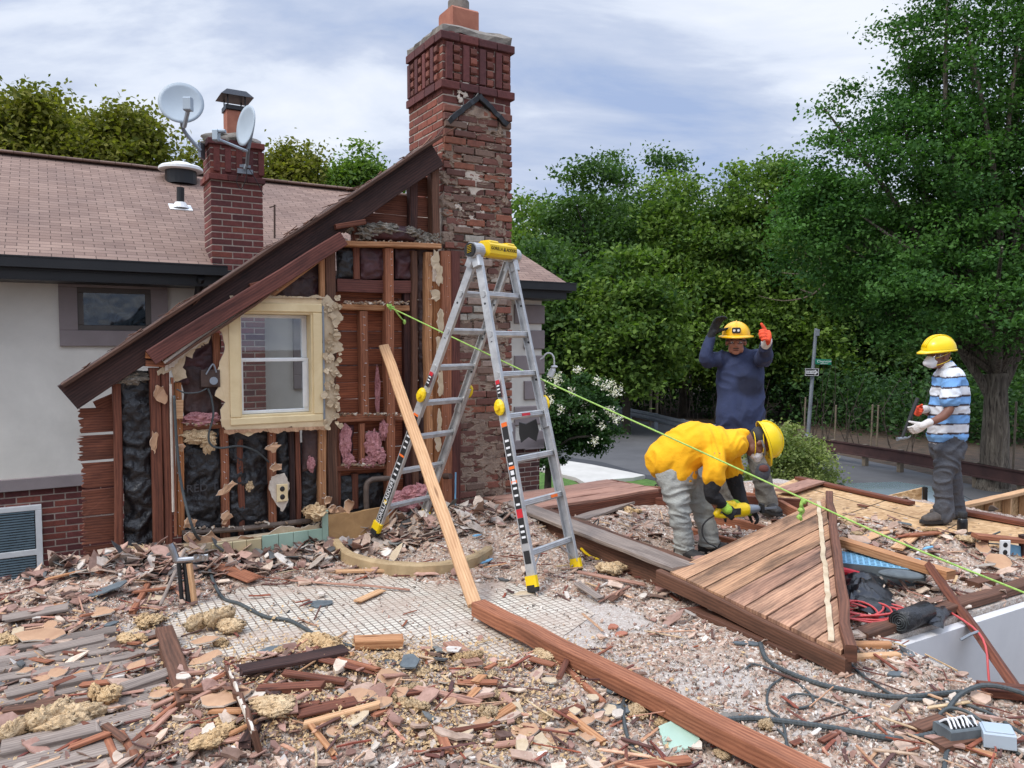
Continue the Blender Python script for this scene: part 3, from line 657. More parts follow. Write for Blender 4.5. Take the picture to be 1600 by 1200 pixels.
fs.append([(len(prof)-1)*n+j for j in range(n)]); mb.add(vs, fs); mb.build('dome', M['white'], rv)
mb = MB(); tube(mb, [v0-V((0, 0, .05)), c+V((0, 0, 0))], .2, 20); mb.build('collar', M['black'], rv)
v0 = onroof(282, 325); rv = empty('vent_pipe', v0, 'short black vent pipe with a white flashing on the roof', 'vent pipe')
mb = MB(); tube(mb, [v0, at(282, 293, v0.y)], .045, 12); mb.build('pipe', M['black'], rv)
sl_n = (L(0, ro, z_r)-L(0, eo, z_e)).normalized(); rn = A_.cross(sl_n).normalized()
if rn.z < 0: rn = -rn
mb = MB(); box(mb, v0+rn*.008, .26, .2, .012, (A_, sl_n, rn)); tube(mb, [v0, v0+V((0, 0, .07))], [.1, .06], 14); mb.build('flashing', M['white'], rv)
v0 = onroof(429, 372); mb = MB(); tube(mb, [v0-V((0, 0, .02)), at(429, 320, v0.y)], .012, 8); tube(mb, [at(429, 322, v0.y), at(421, 324, v0.y)], .008, 6)
tag(mb.build('roof_rod', M['iron'], base=True), 'thin rusty metal rod standing on the roof beside the torn rafter', 'rod')
# ================================================================ BIG CHIMNEY
OB = .06
bc0 = ps(692, 200, OB)[0]; bc1 = ps(797, 200, OB)[0]; ztb = ps(692, 48, OB)[1]; dB = .74
big = empty('brick_chimney', L((bc0+bc1)/2, OB+.35, 0), 'tall rough brick chimney with smeared mortar behind the stepladder', 'chimney')
mb = MB(); wbox(mb, bc0+.002, bc1-.002, OB+.002, OB+dB, -.24, ztb-.03, 1)
bh, jt_, bw = .058, .0135, .2; cs = bh+jt_
zsplit = ps(740, 168, OB)[1]
# lower rough face
rows = int((zsplit)/cs); BPAL = [(122, 78, 70), (136, 84, 72), (108, 72, 66), (150, 92, 74), (116, 84, 76), (134, 106, 96), (128, 82, 74)]
for r in range(rows):
    z = r*cs; x = -(.1 if r % 2 else 0)+R.gauss(0, .012)
    while x < bc1-bc0-.015:
        ww = bw*R.uniform(.86, 1.08); a, b_ = max(0, x), min(bc1-bc0, x+ww)
        if b_-a > .03 and R.random() > .04:
            zz = z+R.gauss(0, .003); pal = BPAL; white = (1.25 < z < 2.75) and R.random() < (.42 if .25 < (a/(bc1-bc0)) < .75 else .10)
            col = pick([(176, 160, 152), (160, 136, 128), (186, 174, 166)]) if white else pick(BPAL)
            box(mb, L(bc0+(a+b_)/2, OB-R.uniform(-.004, .016), zz+cs/2), b_-a, .05, bh*R.uniform(.9, 1.06), BX, 0, col, .006)
        x += ww+jt_*R.uniform(.7, 1.6)
# upper tidy face + left side face + right
n_up = int((ztb-zsplit)/cs)+1
brickface(mb, L(bc0, OB, zsplit), A_, -N_, bc1-bc0, n_up*cs, bw, bh, jt_, [(122, 68, 62), (136, 74, 66), (108, 60, 58)], jit=.0015)
brickface(mb, L(bc0, OB, zsplit-13*cs)+N_*dB, -N_, -A_, dB, (n_up+13)*cs, bw, bh, jt_, [(138, 76, 64), (150, 84, 70), (122, 68, 62)], jit=.0015, z0i=1)
brickface(mb, L(bc1, OB, 0), N_, A_, dB, ztb, bw, bh, jt_, BPAL, jit=.003, z0i=1)
mb.build('brickwork', [M['brick'], M['mortar']], big)
# corbel courses + decorative panel
mb = MB(); CP = [(108, 60, 60), (120, 66, 64), (98, 56, 58)]
def course(z, p_=.035, h=.07):
    k = 4; Wd = bc1-bc0+2*p_
    for i in range(k): wbox(mb, bc0-p_+i*Wd/k+.005, bc0-p_+(i+1)*Wd/k-.005, OB-p_, OB+.1, z, z+h, 0, pick(CP), .006)
    Dd = dB-.1
    for i in range(3): wbox(mb, bc0-p_, bc0+.1, OB+.105+i*Dd/3, OB+.1+(i+1)*Dd/3-.005, z, z+h, 0, pick(CP), .006); wbox(mb, bc1-.1, bc1+p_, OB+.105+i*Dd/3, OB+.1+(i+1)*Dd/3-.005, z, z+h, 0, pick(CP), .006)
course(ztb-.075); course(ztb-.50)
zp0, zp1 = ztb-.425, ztb-.085
def soldier(org, ax, nr, Wd):
    n = int(Wd/.155); g = Wd/n
    for i in range(n):
        box(mb, org+ax*(g*i+.035)+V((0, 0, (zp0+zp1)/2))+nr*.006, .06, .05, zp1-zp0-.02, (ax, nr, Z_), 0, pick(CP), .005)
        for k in range(4): box(mb, org+ax*(g*i+.112)+V((0, 0, zp0+.04+k*.083))+nr*.004, .062, .05, .064, (ax, nr, Z_), 0, pick([(142, 84, 72), (132, 78, 68), (120, 72, 64)]), .012)
soldier(L(bc0+.02, OB, 0), A_, -N_, bc1-bc0-.02); soldier(L(bc0, OB+dB-.02, 0), -N_, -A_, dB-.05)
mb.build('corbel_bricks', [M['brick'], M['mortar']], big)
mb = MB(); n = 9; pts = []
lo = [L(bc0-.01, OB-.01, ztb-.004), L(bc1+.01, OB-.01, ztb-.004), L(bc1+.01, OB+dB, ztb-.004), L(bc0-.01, OB+dB, ztb-.004)]
me_ = [p+V((0, 0, .06)) for p in lo]; cc = L((bc0+bc1)/2, OB+dB/2, ztb); hi = [p+(cc-p)*.22 for p in lo]; hi = [V((p.x, p.y, ztb+.11)) for p in hi]
vs = []
for q_ in (lo, me_, hi):
    for i in range(4):
        for k in range(8): p = q_[i].lerp(q_[(i+1) % 4], k/8); vs.append(p+V((R.gauss(0, .006), R.gauss(0, .006), R.gauss(0, .008))))
fs = [[a*32+j, a*32+(j+1) % 32, (a+1)*32+(j+1) % 32, (a+1)*32+j] for a in range(2) for j in range(32)]+[[64+j for j in range(32)]]
mb.add(vs, fs); mb.build('cement_crown', M['conc'], big)
zc = ztb+.095; fs0 = ps(718, 20, OB+.3)[0]
mb = MB(); wbox(mb, fs0-.135, fs0+.135, OB+.17, OB+.47, zc, zc+.24, bev=.02); mb.build('flue_tile', M['terra'], big)
mb = MB(); tube(mb, [L(fs0, OB+.32, zc+.22), L(fs0, OB+.32, zc+.34)], .1, 16); mb.build('flue_liner', M['conc'], big)
# old roof outline: raised mortar fillet in a chevron, cement patch beneath
mb = MB()
ap = wp(748, 150, OB-.03); le = wp(700, 190, OB-.03); ri = wp(792, 196, OB-.03)
for (a, b_) in ((le, ap), (ap, ri)): board(mb, a, b_, .05, .045, up=-N_, jit=.006, seg=10)
mb.build('roof_line_flashing', M['black'], big)
mb = MB()
def smear(px, py, w_, h, th, o=-.012, mt=0):
    c = wp(px, py, OB+o); n = R.randint(11, 18); pts = []
    for k in range(n):
        a = 6.2832*k/n; rr = R.uniform(.45, 1.25); pts.append(c+A_*math.cos(a)*w_*rr+Z_*math.sin(a)*h*rr)
    ctr = c-N_*th; vs = pts+[p+(ctr-p)*.35-N_*th*.8 for p in pts]+[ctr]
    fs = [[k, (k+1) % n, n+(k+1) % n, n+k] for k in range(n)]+[[n+k, n+(k+1) % n, 2*n] for k in range(n)]
    mb.add(vs, fs, None, mt)
for k in range(9): smear(R.uniform(728, 770), R.uniform(172, 200), R.uniform(.05, .1), R.uniform(.04, .06), .012)
smear(748, 180, .16, .08, .02)
for k in range(85): smear(R.gauss(742, 16), R.choice([R.uniform(235, 360), R.uniform(255, 300)]), R.uniform(.02, .06), R.uniform(.016, .034), .005, -.019, 1)
for k in range(14): smear(R.uniform(708, 730), R.uniform(128, 200), R.uniform(.02, .05), R.uniform(.014, .034), .005, -.017, 1)
for k in range(330):
    px, py = R.uniform(697, 786), R.uniform(205, 560)
    if R.random() < .75: smear(px, py, R.uniform(.03, .1), R.uniform(.008, .02), R.uniform(.008, .02))
    else: smear(px, py, R.uniform(.03, .07), R.uniform(.02, .045), R.uniform(.006, .018))
for k in range(90): smear(R.choice([R.uniform(766, 786), R.uniform(694, 706)]), R.uniform(230, 560), R.uniform(.04, .08), R.uniform(.03, .07), R.uniform(.01, .02))
for k in range(330): smear(R.uniform(712, 786), R.uniform(520, 800), R.uniform(.05, .13), R.uniform(.02, .07), R.uniform(.006, .02))
for k in range(45):
    px = R.choice([786, 790, 780]); smear(px, R.uniform(200, 780), .03, .05, .02)
mb.build('mortar_smear', [M['mud'], M['plw']], big)
# ================================================================ TORN GABLE WALL
gw = empty('gable_wall', L(1.2, 0, 0), 'torn open gable wall with exposed studs, rafters and window', 'wall')
def wstud(name, x0, x1, y0, y1, m='wtan', o=0.0, d=.09, col=(1, 1, 1), cut=0.0, x0b=None):
    ym = (y0+y1)/2; s0 = ps(x0, ym, o)[0]; s1 = ps(x1, ym, o)[0]; xm = (x0+x1)/2; sh = 0 if x0b is None else (ps(x0b, y1, o)[0]-ps(x0, y1, o)[0])
    za = ps(xm, y0, o)[1]; zb = ps(xm, y1, o)[1]; sm = (s0+s1)/2; mb = MB()
    board(mb, L(sm, o+d/2, za), L(sm+sh, o+d/2, zb), s1-s0, d, up=N_, col=col, cut=cut, ch=.006, jit=.003); return mb.build(name, M[m], gw)
def wbar(name, x0, y0, x1, y1, h, m='wtan', o=0.0, d=.09, col=(1, 1, 1), cut=0.0):
    s0, z0 = ps(x0, y0, o); s1, z1 = ps(x1, y1, o); mb = MB(); k = ps((x0+x1)/2, (y0+y1)/2, o); hh = ps((x0+x1)/2, (y0+y1)/2-h, o)[1]-k[1]
    board(mb, L(s0, o+d/2, z0), L(s1, o+d/2, z1), hh, d, up=N_, col=col, cut=cut, ch=.005, jit=.003); return mb.build(name, M[m], gw)
# --- rafters (rakes)
RM = 'wdark'
wbar('rafter', 106, 622, 684, 241, 41, 'wdark', -.07, .10)
wbar('roof_edge_board', 98, 604, 690, 213, 6, 'wbrown', -.14, .26, (.6, .6, .6))
wbar('rafter', 236, 559, 538, 372, 24, 'paintred', -.17, .08)
for a in ((412, 466, 432, 450), (436, 455, 470, 430), (545, 372, 570, 360)):
    wbar('cleat', a[0]-20, a[1]-18, a[2]+2, a[3]-14, 8, 'wred', -.13, .05)
wbar('ceiling_strip', 256, 566, 490, 402, 5, 'plw', -.14, .09); wbar('ceiling_strip', 262, 569, 440, 448, 4, 'wbrown', -.16, .05)
wbar('brace', 419, 463, 514, 391, 12, 'wtan', -.06, .05)
# --- left sheathing boards with torn ends
mb = MB(); ys = [597, 635, 677, 720, 763, 806, 850, 893]
for i in range(7):
    zt_, zb_ = ps(150, ys[i]+1, .10)[1], ps(150, ys[i+1]-1, .10)[1]
    if i == 0: 
        pts = [wp(122, 640, .10), wp(150, 632, .10), wp(182, 604, .10), wp(182, 640, .10)]
        pl = [wp(130, 640, .10), wp(182, 604, .10), wp(182, 635, .10), wp(128, 640, .10)]; continue
    sR = ps(184, 700, .10)[0]; sL = ps(120+(i > 2)*2+R.uniform(-1, 3), 700, .10)[0]
    nx = 22; n_t = 18; vs = []; 
    hz = (zt_-zb_)-.006+R.uniform(-.004, .004); ends = [sL+R.uniform(0, .05)*(1 if k % 2 else .2)+R.uniform(0, .012) for k in range(n_t)]
    pts = [L(sR, .10, zb_+.003), L(sR, .10, zb_+hz)]+[L(ends[k], .10+R.gauss(0, .002), zb_+hz-hz*k/(n_t-1)) for k in range(n_t)]
    ou, ov = R.random()*20, R.random()*20; n = len(pts); back = [p+N_*.02 for p in pts]
    fs = [list(range(n)), list(range(2*n-1, n-1, -1))]+[[k, n+k, n+(k+1) % n, (k+1) % n] for k in range(n)]
    al = pts+back
    mb.add(al, fs, [[((al[q].x+al[q].y)*1.0+ou, al[q].z+ov) for q in f] for f in fs])
for i, (x0, x1, y0, y1) in enumerate(((128, 184, 612, 632),)):
    board(mb, wp(150, 637, .11), wp(184, 622, .11), .1, .02, up=N_)
mb.build('sheathing', M['wred'], gw)
wstud('stud', 179, 192, 600, 888, 'wred', -.0, .09)
wstud('stud', 238, 254, 575, 893, 'wred', -.08, .12, (1.1, 1.1, 1.1)); wstud('stud', 255, 268, 572, 890, 'wred', -.075, .12)
wbar('plate', 228, 553, 268, 556, 12, 'wtan', -.12, .16, (1, .8, .7)); wbar('plate', 228, 567, 270, 570, 10, 'wor', -.10, .16)
wstud('stud', 270, 274, 590, 838, 'wor', -.09, .05); wstud('stud', 275, 286, 598, 836, 'wtan', -.02, .09, (1, .85, .72))
wbar('nailer', 270, 640, 286, 640, 30, 'wfresh', -.06, .04)
wbar('blocking', 286, 667, 346, 664, 11, 'wor', 0, .09)
wstud('stud', 345, 358, 668, 842, 'wor', 0, .09); wstud('stud', 371, 381, 680, 845, 'wred', .03, .06, cut=.05)
wstud('stud', 420, 432, 670, 828, 'wor', 0, .09); wstud('stud', 453, 461, 672, 830, 'wdark', 0, .09); wstud('stud', 462, 470, 672, 830, 'wred', .01, .09)
wstud('stud', 498, 510, 668, 806, 'wtan', -.02, .09); wstud('stud', 511, 527, 385, 804, 'wbrown', .0, .09)
wstud('stud', 500, 508, 394, 486, 'wtan', -.03, .05); wstud('stud', 333, 344, 520, 578, 'wor', 0, .06)
# --- right bay
wbar('top_plate', 514, 378, 690, 385, 8, 'wtan', -.06, .13)
wstud('stud', 552, 562, 335, 436, 'wred', .02, .07); wstud('stud', 641, 653, 268, 372, 'wdark', .02, .08, (1.5, 1.3, 1.2)); wstud('stud', 675, 687, 250, 386, 'wbrown', -.02, .1)
wbar('ledger', 527, 446, 648, 448, 20, 'paintred', .02, .05)
wstud('stud', 604, 617, 388, 812, 'wor', -.03, .09); wstud('stud', 645, 654, 392, 806, 'wbrown', .0, .09)
wstud('stud', 632, 644, 455, 800, 'wdark', .04, .06, (1.3, 1, 1))
wbar('blocking', 534, 480, 640, 482, 9, 'wtan', -.0, .09); wstud('stud', 564, 576, 486, 648, 'wor', .0, .09)
wbar('blocking', 527, 655, 631, 651, 11, 'wor', .0, .09); wstud('stud', 562, 570, 662, 728, 'wor', .0, .06)
wbar('blocking', 527, 734, 603, 729, 8, 'wred', .0, .09); wstud('stud', 551, 560, 740, 795, 'wred', .03, .06); wstud('stud', 526, 533, 662, 790, 'wred', .03, .06)
wstud('stud', 666, 677, 394, 806, 'wtan', -.04, .07); wstud('stud', 691, 706, 392, 806, 'wor', -.05, .06); wstud('stud', 706, 720, 392, 806, 'paintred', -.0, .09)
wstud('stud', 677, 690, 440, 806, 'wtan', -.01, .05, (.8, .7, .6))
# horizontal boards behind the right bay and behind the upper triangle
mb = MB(); o = .10
for i, y in enumerate(range(440, 800, 26)):
    s0 = ps(524, y, o)[0]; s1 = ps(668, y, o)[0]; z0 = ps(590, y+25.8, o)[1]; z1 = ps(590, y, o)[1]
    board(mb, L(s0, o+.01, (z0+z1)/2), L(s1, o+.01, (z0+z1)/2), z1-z0-.003, .02, up=N_, col=(R.uniform(.85, 1.2),)*3, ch=.004)
mb.build('sheathing', M['wsheath'], gw)
mb = MB()
for i, y in enumerate(range(268, 400, 33)):
    xl = max(520, 684-(y-232)/.665*1.0-30); s0 = ps(xl+36, y, o)[0]; s1 = ps(684, y, o)[0]; z0 = ps(600, y+32, o)[1]; z1 = ps(600, y, o)[1]
    board(mb, L(s0, o+.01, (z0+z1)/2), L(s1, o+.01, (z0+z1)/2), z1-z0-.004, .02, up=N_, col=(R.uniform(.85, 1.2),)*3)
mb.build('sheathing', M['wred'], gw)
mb = MB(); board(mb, wp(526, 415, .11), wp(668, 418, .11), .36, .02, up=N_, col=(.5, .5, .5)); mb.build('sheathing', M['wdark'], gw)
# --- window
win = None
mb = MB(); o = -.06
def frame_ring(mb, x0, y0, x1, y1, fw, o0, o1, bev=.006, fwb=None):
    sa, zt_ = ps(x0, (y0+y1)/2, o0)[0], ps((x0+x1)/2, y0, o0)[1]; sb_, zb_ = ps(x1, (y0+y1)/2, o0)[0], ps((x0+x1)/2, y1, o0)[1]
    for (a, b_, c, d) in ((sa, sb_, zt_-fw, zt_), (sa, sb_, zb_, zb_+(fwb or fw)), (sa, sa+fw, zb_+(fwb or fw), zt_-fw), (sb_-fw, sb_, zb_+(fwb or fw), zt_-fw)): wbox(mb, a, b_, o0, o1, c, d, bev=bev)
    return sa+fw, sb_-fw, zb_+(fwb or fw), zt_-fw
r1_ = frame_ring(mb, 359, 473, 504, 662, .072, -.085, -.02, .008, .06)
win = mb.build('window', M['cream'], gw)
mb = MB(); s0, s1, z0, z1 = r1_
for (a, b_, c, d) in ((s0, s1, z1-.016, z1), (s0, s1, z0, z0+.016), (s0, s0+.016, z0+.016, z1-.016), (s1-.016, s1, z0+.016, z1-.016)): wbox(mb, a, b_, -.07, .12, c, d, bev=.002)
mb.build('jamb', M['cream'], win)
s0 += .018; s1 -= .018; z0 += .018; z1 -= .018
zm = ps(430, 562, .03)[1]
for nm, (za, zb), oo in (('sash', (zm-.012, z1), .045), ('sash', (z0, zm+.012), .005)):
    mb = MB(); f = .026
    for (a, b_, c, d) in ((s0, s1, zb-f, zb), (s0, s1, za, za+f), (s0, s0+f, za+f, zb-f), (s1-f*1.5, s1, za+f, zb-f)): wbox(mb, a, b_, oo, oo+.035, c, d, bev=.003)
    mb.build(nm, M['white'], win)
    mb = MB(); wbox(mb, s0+f, s1-f*1.5, oo+.015, oo+.019, za+f, zb-f); mb.build('pane', M['glass'], win)
mb = MB(); wbox(mb, s1-.05, s1-.012, .0, .003, z0+.04, zm-.02); mb.build('track', M['white'], win)
# --- plaster around the window (jagged sheets)
def sheetw(name, pts, o, th, m, amp=.006, step=.03, mats=None, parent=None):
    P = jag([wp(x, y, o) for x, y in pts], amp, step); P = [p-N_*((p-O_).dot(N_)-o-R.gauss(0, .001)) for p in P]
    mb = MB(); poly(mb, P, th, N_, 0, 1 if mats else None); return mb.build(name, mats or M[m], parent or gw)
PM = [M['plaster'], M['plw']]
M['wallpaint'] = plain('cream_wall_paint', (224, 202, 164), (206, 180, 140), 5, .8, bs=.2, bscale=30)
WP = [M['wallpaint'], M['plw']]
sheetw('plaster', [(338, 486), (361, 474), (361, 668), (348, 668), (344, 640), (352, 628), (336, 618), (344, 600), (334, 596), (346, 560), (352, 545), (347, 520), (340, 512)], -.075, .018, None, .004, .03, WP)
sheetw('plaster', [(344, 655), (508, 650), (508, 672), (490, 668), (470, 672), (455, 666), (430, 676), (405, 671), (388, 682), (372, 676), (358, 680), (350, 668)], -.076, .018, None, .004, .03, WP)
sheetw('plaster', [(390, 462), (410, 450), (424, 462), (470, 463), (503, 468), (503, 476), (364, 476), (375, 470)], -.076, .018, None, .004, .03, WP)
sheetw('plaster', [(262, 560), (300, 528), (345, 498), (372, 480), (366, 490), (342, 500), (326, 512), (330, 520), (318, 528), (320, 540), (306, 535), (300, 560), (290, 556), (286, 575), (292, 590), (272, 596), (268, 575)], -.078, .014, None, .005, .025, PM)
sheetw('plaster', [(503, 470), (512, 460), (524, 472), (530, 480), (536, 500), (522, 505), (524, 520), (537, 548), (520, 553), (528, 580), (520, 600), (528, 622), (524, 640), (527, 652), (518, 660), (512, 668), (505, 662)], -.078, .014, None, .006, .02, PM)
gl = MB()
for k in range(60):
    x, y = R.uniform(507, 532), R.uniform(462, 668); c = wp(x, y, -.08-R.random()*.02); w_ = R.uniform(.012, .035); P = [c+A_*math.cos(a)*w_*R.uniform(.5, 1.2)+Z_*math.sin(a)*w_*R.uniform(.5, 1.3)+N_*R.gauss(0, .006) for a in [6.2832*j/8 for j in range(8)]]; poly(gl, P, R.uniform(.006, .014), -N_)
gl.build('plaster_clumps', M['plaster'], gw)
wstud('corner_bead', 505, 508, 478, 655, 'bead' if 'bead' in M else 'steel', -.092, .006)
# hanging plaster strips on the right posts
for (x, y, w_, h_) in ((681, 410, .05, .11), (686, 430, .045, .1), (681, 462, .07, .06), (688, 500, .04, .12), (686, 545, .035, .14), (688, 600, .035, .12), (686, 660, .03, .12), (684, 690, .04, .1)):
    mb = MB(); c = wp(x, y, -.075); P = [c+A_*math.cos(a)*w_*R.uniform(.4, 1.1)+Z_*math.sin(a)*h_*R.uniform(.6, 1.2) for a in [6.2832*k/15 for k in range(15)]]; poly(mb, jag(P, .003, .015), .012, -N_, 0, 1); mb.build('plaster_scrap', PM, gw)
for (x, y, w_, h_, rt) in ((428, 698, .06, .04, .2), (355, 762, .085, .035, .6), (352, 808, .05, .06, 0), (512, 780, .06, .03, .4), (430, 730, .05, .04, 0), (297, 818, .05, .05, 0), (282, 700, .04, .03, 0), (251, 615, .05, .08, .3), (241, 690, .03, .1, 0)):
    mb = MB(); c = wp(x, y, -.1); ux = (A_*math.cos(rt)+Z_*math.sin(rt)); uz = (Z_*math.cos(rt)-A_*math.sin(rt)); P = [c+ux*math.cos(a)*w_*R.uniform(.45, 1.2)+uz*math.sin(a)*h_*R.uniform(.45, 1.25)+N_*R.uniform(-.012, .012) for a in [6.2832*k/12 for k in range(12)]]; poly(mb, jag(P, .003, .015), .012, -N_, 0, 1); mb.build('plaster_scrap', [M['paper'], M['plw']], gw)
# --- crumpled insulation batts / papers (real displaced sheets)
def crumple(name, x0, y0, x1, y1, o, m, amp=.03, fr=6.5, res=.014, bulge=.03, ridg=True, parent=None, edge=.0):
    sa = ps(x0, (y0+y1)/2, o)[0]; sb_ = ps(x1, (y0+y1)/2, o)[0]; zt_ = ps((x0+x1)/2, y0, o)[1]; zb_ = ps((x0+x1)/2, y1, o)[1]
    nx = max(4, int((sb_-sa)/res)); nz = max(4, int((zt_-zb_)/res)); off = V((R.random()*90, R.random()*90, R.random()*90)); vs = []; fs = []; ed = edge
    for j in range(nz+1):
        for i in range(nx+1):
            u, v_ = i/nx, j/nz; s = sa+(sb_-sa)*u; z = zb_+(zt_-zb_)*v_
            p = V((s*fr, z*fr, 0))+off; h = noise.fractal(p, .9, 2.1, 5)
            if ridg: h = (1-abs(h)*2.2)*.6+.25*noise.noise(p*.7)
            b_ = math.sin(math.pi*u)**.5*math.sin(math.pi*v_)**.3
            e_ = ed*(noise.noise(p*3)) if (i in (0, nx) or j in (0, nz)) else 0
            vs.append(L(s+noise.noise(p*1.7+V((3, 9, 1)))*amp*.4+e_, o-bulge*b_-h*amp, z+noise.noise(p*1.3)*amp*.4+e_))
    for j in range(nz):
        for i in range(nx): a = j*(nx+1)+i; fs.append([a, a+1, a+nx+2, a+nx+1])
    mb = MB(); mb.add(vs, fs); return mb.build(name, M[m], parent or gw, True)
crumple('black_insulation_batt', 191, 580, 241, 872, .05, 'bagblk', .045)
crumple('black_insulation_batt', 285, 672, 348, 830, .06, 'bagblk', .045)
crumple('black_insulation_batt', 355, 668, 424, 850, .07, 'bagblk', .045)
crumple('black_insulation_batt', 430, 668, 458, 830, .07, 'bagblk', .03)
crumple('black_insulation_batt', 468, 690, 502, 815, .08, 'bagblk', .03)
crumple('black_insulation_batt', 284, 820, 502, 870, .10, 'bagblk', .02, bulge=.0)
crumple('maroon_paper', 272, 525, 345, 600, .07, 'maroon', .04); crumple('kraft_paper', 285, 570, 345, 655, .06, 'kraft', .035)
crumple('maroon_paper', 430, 425, 505, 468, .06, 'maroon', .035); crumple('kraft_paper', 425, 435, 490, 470, .02, 'kraft', .03, ridg=False)
crumple('kraft_paper', 452, 400, 502, 440, .06, 'kraft', .03)
crumple('black_paper', 527, 388, 556, 436, .07, 'bagblk', .03); crumple('maroon_paper', 562, 388, 606, 437, .06, 'maroon', .035); crumple('maroon_paper', 617, 388, 648, 436, .06, 'maroon', .03)
crumple('dark_paper', 653, 390, 668, 806, .07, 'kraft', .035); crumple('kraft_paper', 472, 668, 500, 735, .04, 'kraft', .015, ridg=False)
crumple('black_paper', 527, 740, 604, 810, .08, 'bagblk', .02); crumple('maroon_paper', 528, 664, 552, 722, .06, 'maroon', .03)
crumple('maroon_bag', 570, 352, 648, 376, .03, 'maroon', .02, bulge=.06)
def fluff(name, x, y, o, rx, ry, rz, m, amp=.45, n=28, ncl=9, parent=gw, world=None):
    mb = MB(); c = world or wp(x, y, o); ell(mb, c, rx, ry, rz, BX, n, amp=amp, ncl=ncl)
    for k in range(7):
        d = V((R.gauss(0, 1), R.gauss(0, 1), R.gauss(0, 1))).normalized(); q_ = c+A_*d.x*rx*.75+N_*d.y*ry*.7+Z_*abs(d.z)*rz*.7; ell(mb, q_, rx*R.uniform(.2, .42), ry*R.uniform(.25, .45), rz*R.uniform(.3, .5), BX, 12, amp=amp*1.3, ncl=8)
    return mb.build(name, M[m], parent, False)
for a in ((572, 364, .03, .1, .05, .05), (600, 357, .0, .14, .07, .045), (640, 363, .02, .1, .06, .04), (668, 375, .05, .1, .05, .05), (545, 352, .05, .09, .05, .06), (680, 372, .0, .05, .04, .04)):
    fluff('fibre_insulation', *a[:3], *a[3:], 'greyins', .7)
fluff('fibre_insulation', 208, 590, .03, .13, .07, .045, 'greyins', .6)
for a in ((540, 690, .02, .05, .04, .13), (583, 694, .0, .07, .05, .1), (592, 712, -.02, .06, .04, .06), (600, 672, -.0, .045, .04, .08), (575, 722, .02, .07, .05, .05), (545, 720, .01, .05, .04, .05), (486, 725, .0, .03, .03, .06), (315, 655, .0, .14, .06, .045), (640, 780, -.03, .2, .08, .09), (655, 770, -.05, .1, .06, .07)):
    fluff('pink_insulation', *a[:3], *a[3:], 'pinkins', .55)
fluff('pink_insulation', 590, 610, .06, .022, .02, .17, 'pinkins', .6)
for a in ((312, 682, .0, .12, .05, .05), (325, 692, -.02, .05, .04, .07), (390, 760, .03, .03, .03, .04), (495, 800, -.1, .08, .06, .06)): fluff('yellow_insulation', *a[:3], *a[3:], 'yelins2', .6)
# --- faint printing on the black paper
def text_mesh(s, size, mtx, mat, name, parent=None, ext=.0008, align='CENTER'):
    cu = bpy.data.curves.new('txt', 'FONT'); cu.body = s; cu.size = size; cu.extrude = ext; cu.align_x = align; cu.align_y = 'CENTER'; cu.resolution_u = 2
    o = bpy.data.objects.new('txt', cu); COL.objects.link(o); dg = bpy.context.evaluated_depsgraph_get(); me = bpy.data.meshes.new_from_object(o.evaluated_get(dg)); bpy.data.objects.remove(o); bpy.data.curves.remove(cu)
    me.transform(mtx); me.materials.clear(); me.materials.append(mat); c = V(mtx.translation); me.transform(Matrix.Translation(-c)); me.name = name; return link(name, me, c, parent)
def basis(x, y, z, t):
    return Matrix(((x.x, y.x, z.x, t.x), (x.y, y.y, z.y, t.y), (x.z, y.z, z.z, t.z), (0, 0, 0, 1)))
M['ink'] = plain('grey_ink', (72, 72, 74), (60, 60, 62), 9, .7, bs=0)
text_mesh('RED T', .085, basis(A_, Z_, -N_, wp(316, 762, -.0)-N_*.012), M['ink'], 'printed_lettering', gw)
# --- pipes, cable, electrical boxes
mb = MB(); tube(mb, [wp(284, 833, -.03), wp(380, 826, -.03), wp(486, 813, -.03)], .022, 10); mb.build('drain_pipe', M['pipe'], gw)
mb = MB(); tube(mb, smooth_path([wp(573, 800, -.02), wp(572, 775, -.02), wp(573, 757, -.02), wp(580, 750, -.02), wp(592, 748, -.02), wp(612, 747, -.02)], 4), .024, 10); mb.build('drain_pipe', M['pipe'], gw)
mb = MB(); tube(mb, [wp(694, 744, -.06), wp(704, 744, -.14)], .026, 14); mb.build('pipe_stub', M['iron'], gw)
mb = MB(); tube(mb, [wp(712, 738, -.06), wp(711, 800, -.06)], .008, 6); mb.build('blue_pipe', M['blue'], gw)
bx = MB(); sa, za = ps(329, 592, -.04); wbox(bx, sa-.075, sa+.06, -.09, -.03, za-.06, za+.07, bev=.006); ebx = bx.build('junction_box', M['iron'], gw)
mb = MB(); tube(mb, [wp(334, 595, -.11), wp(334, 595, -.085)], .03, 12); tube(mb, smooth_path([wp(322, 585, -.1), wp(330, 572, -.1), wp(334, 570, -.1), wp(338, 582, -.1)], 5), .006, 6); mb.build('conduit', M['steel'], gw)
mb = MB(); tube(mb, smooth_path([wp(325, 607, -.08), wp(331, 625, -.08), wp(333, 650, -.09), wp(326, 680, -.09), wp(330, 695, -.09), wp(345, 700, -.09), wp(375, 697, -.06), wp(400, 705, -.03), wp(420, 722, 0)], 6), .008, 6)
tube(mb, smooth_path([wp(323, 607, -.08), wp(310, 613, -.09), wp(290, 614, -.1), wp(276, 608, -.1)], 5), .006, 6); mb.build('armoured_cable', M['cable'], gw)
oc = wp(441, 770, -.1); mb = MB(); box(mb, oc, .085, .012, .14, BX, bev=.004); op = mb.build('outlet_plate', M['cream'], gw)
mb = MB()
for dz in (.032, -.032): ell(mb, oc+Z_*dz-N_*.006, .02, .006, .022, BX, 12)
mb.build('socket', M['black'], op)
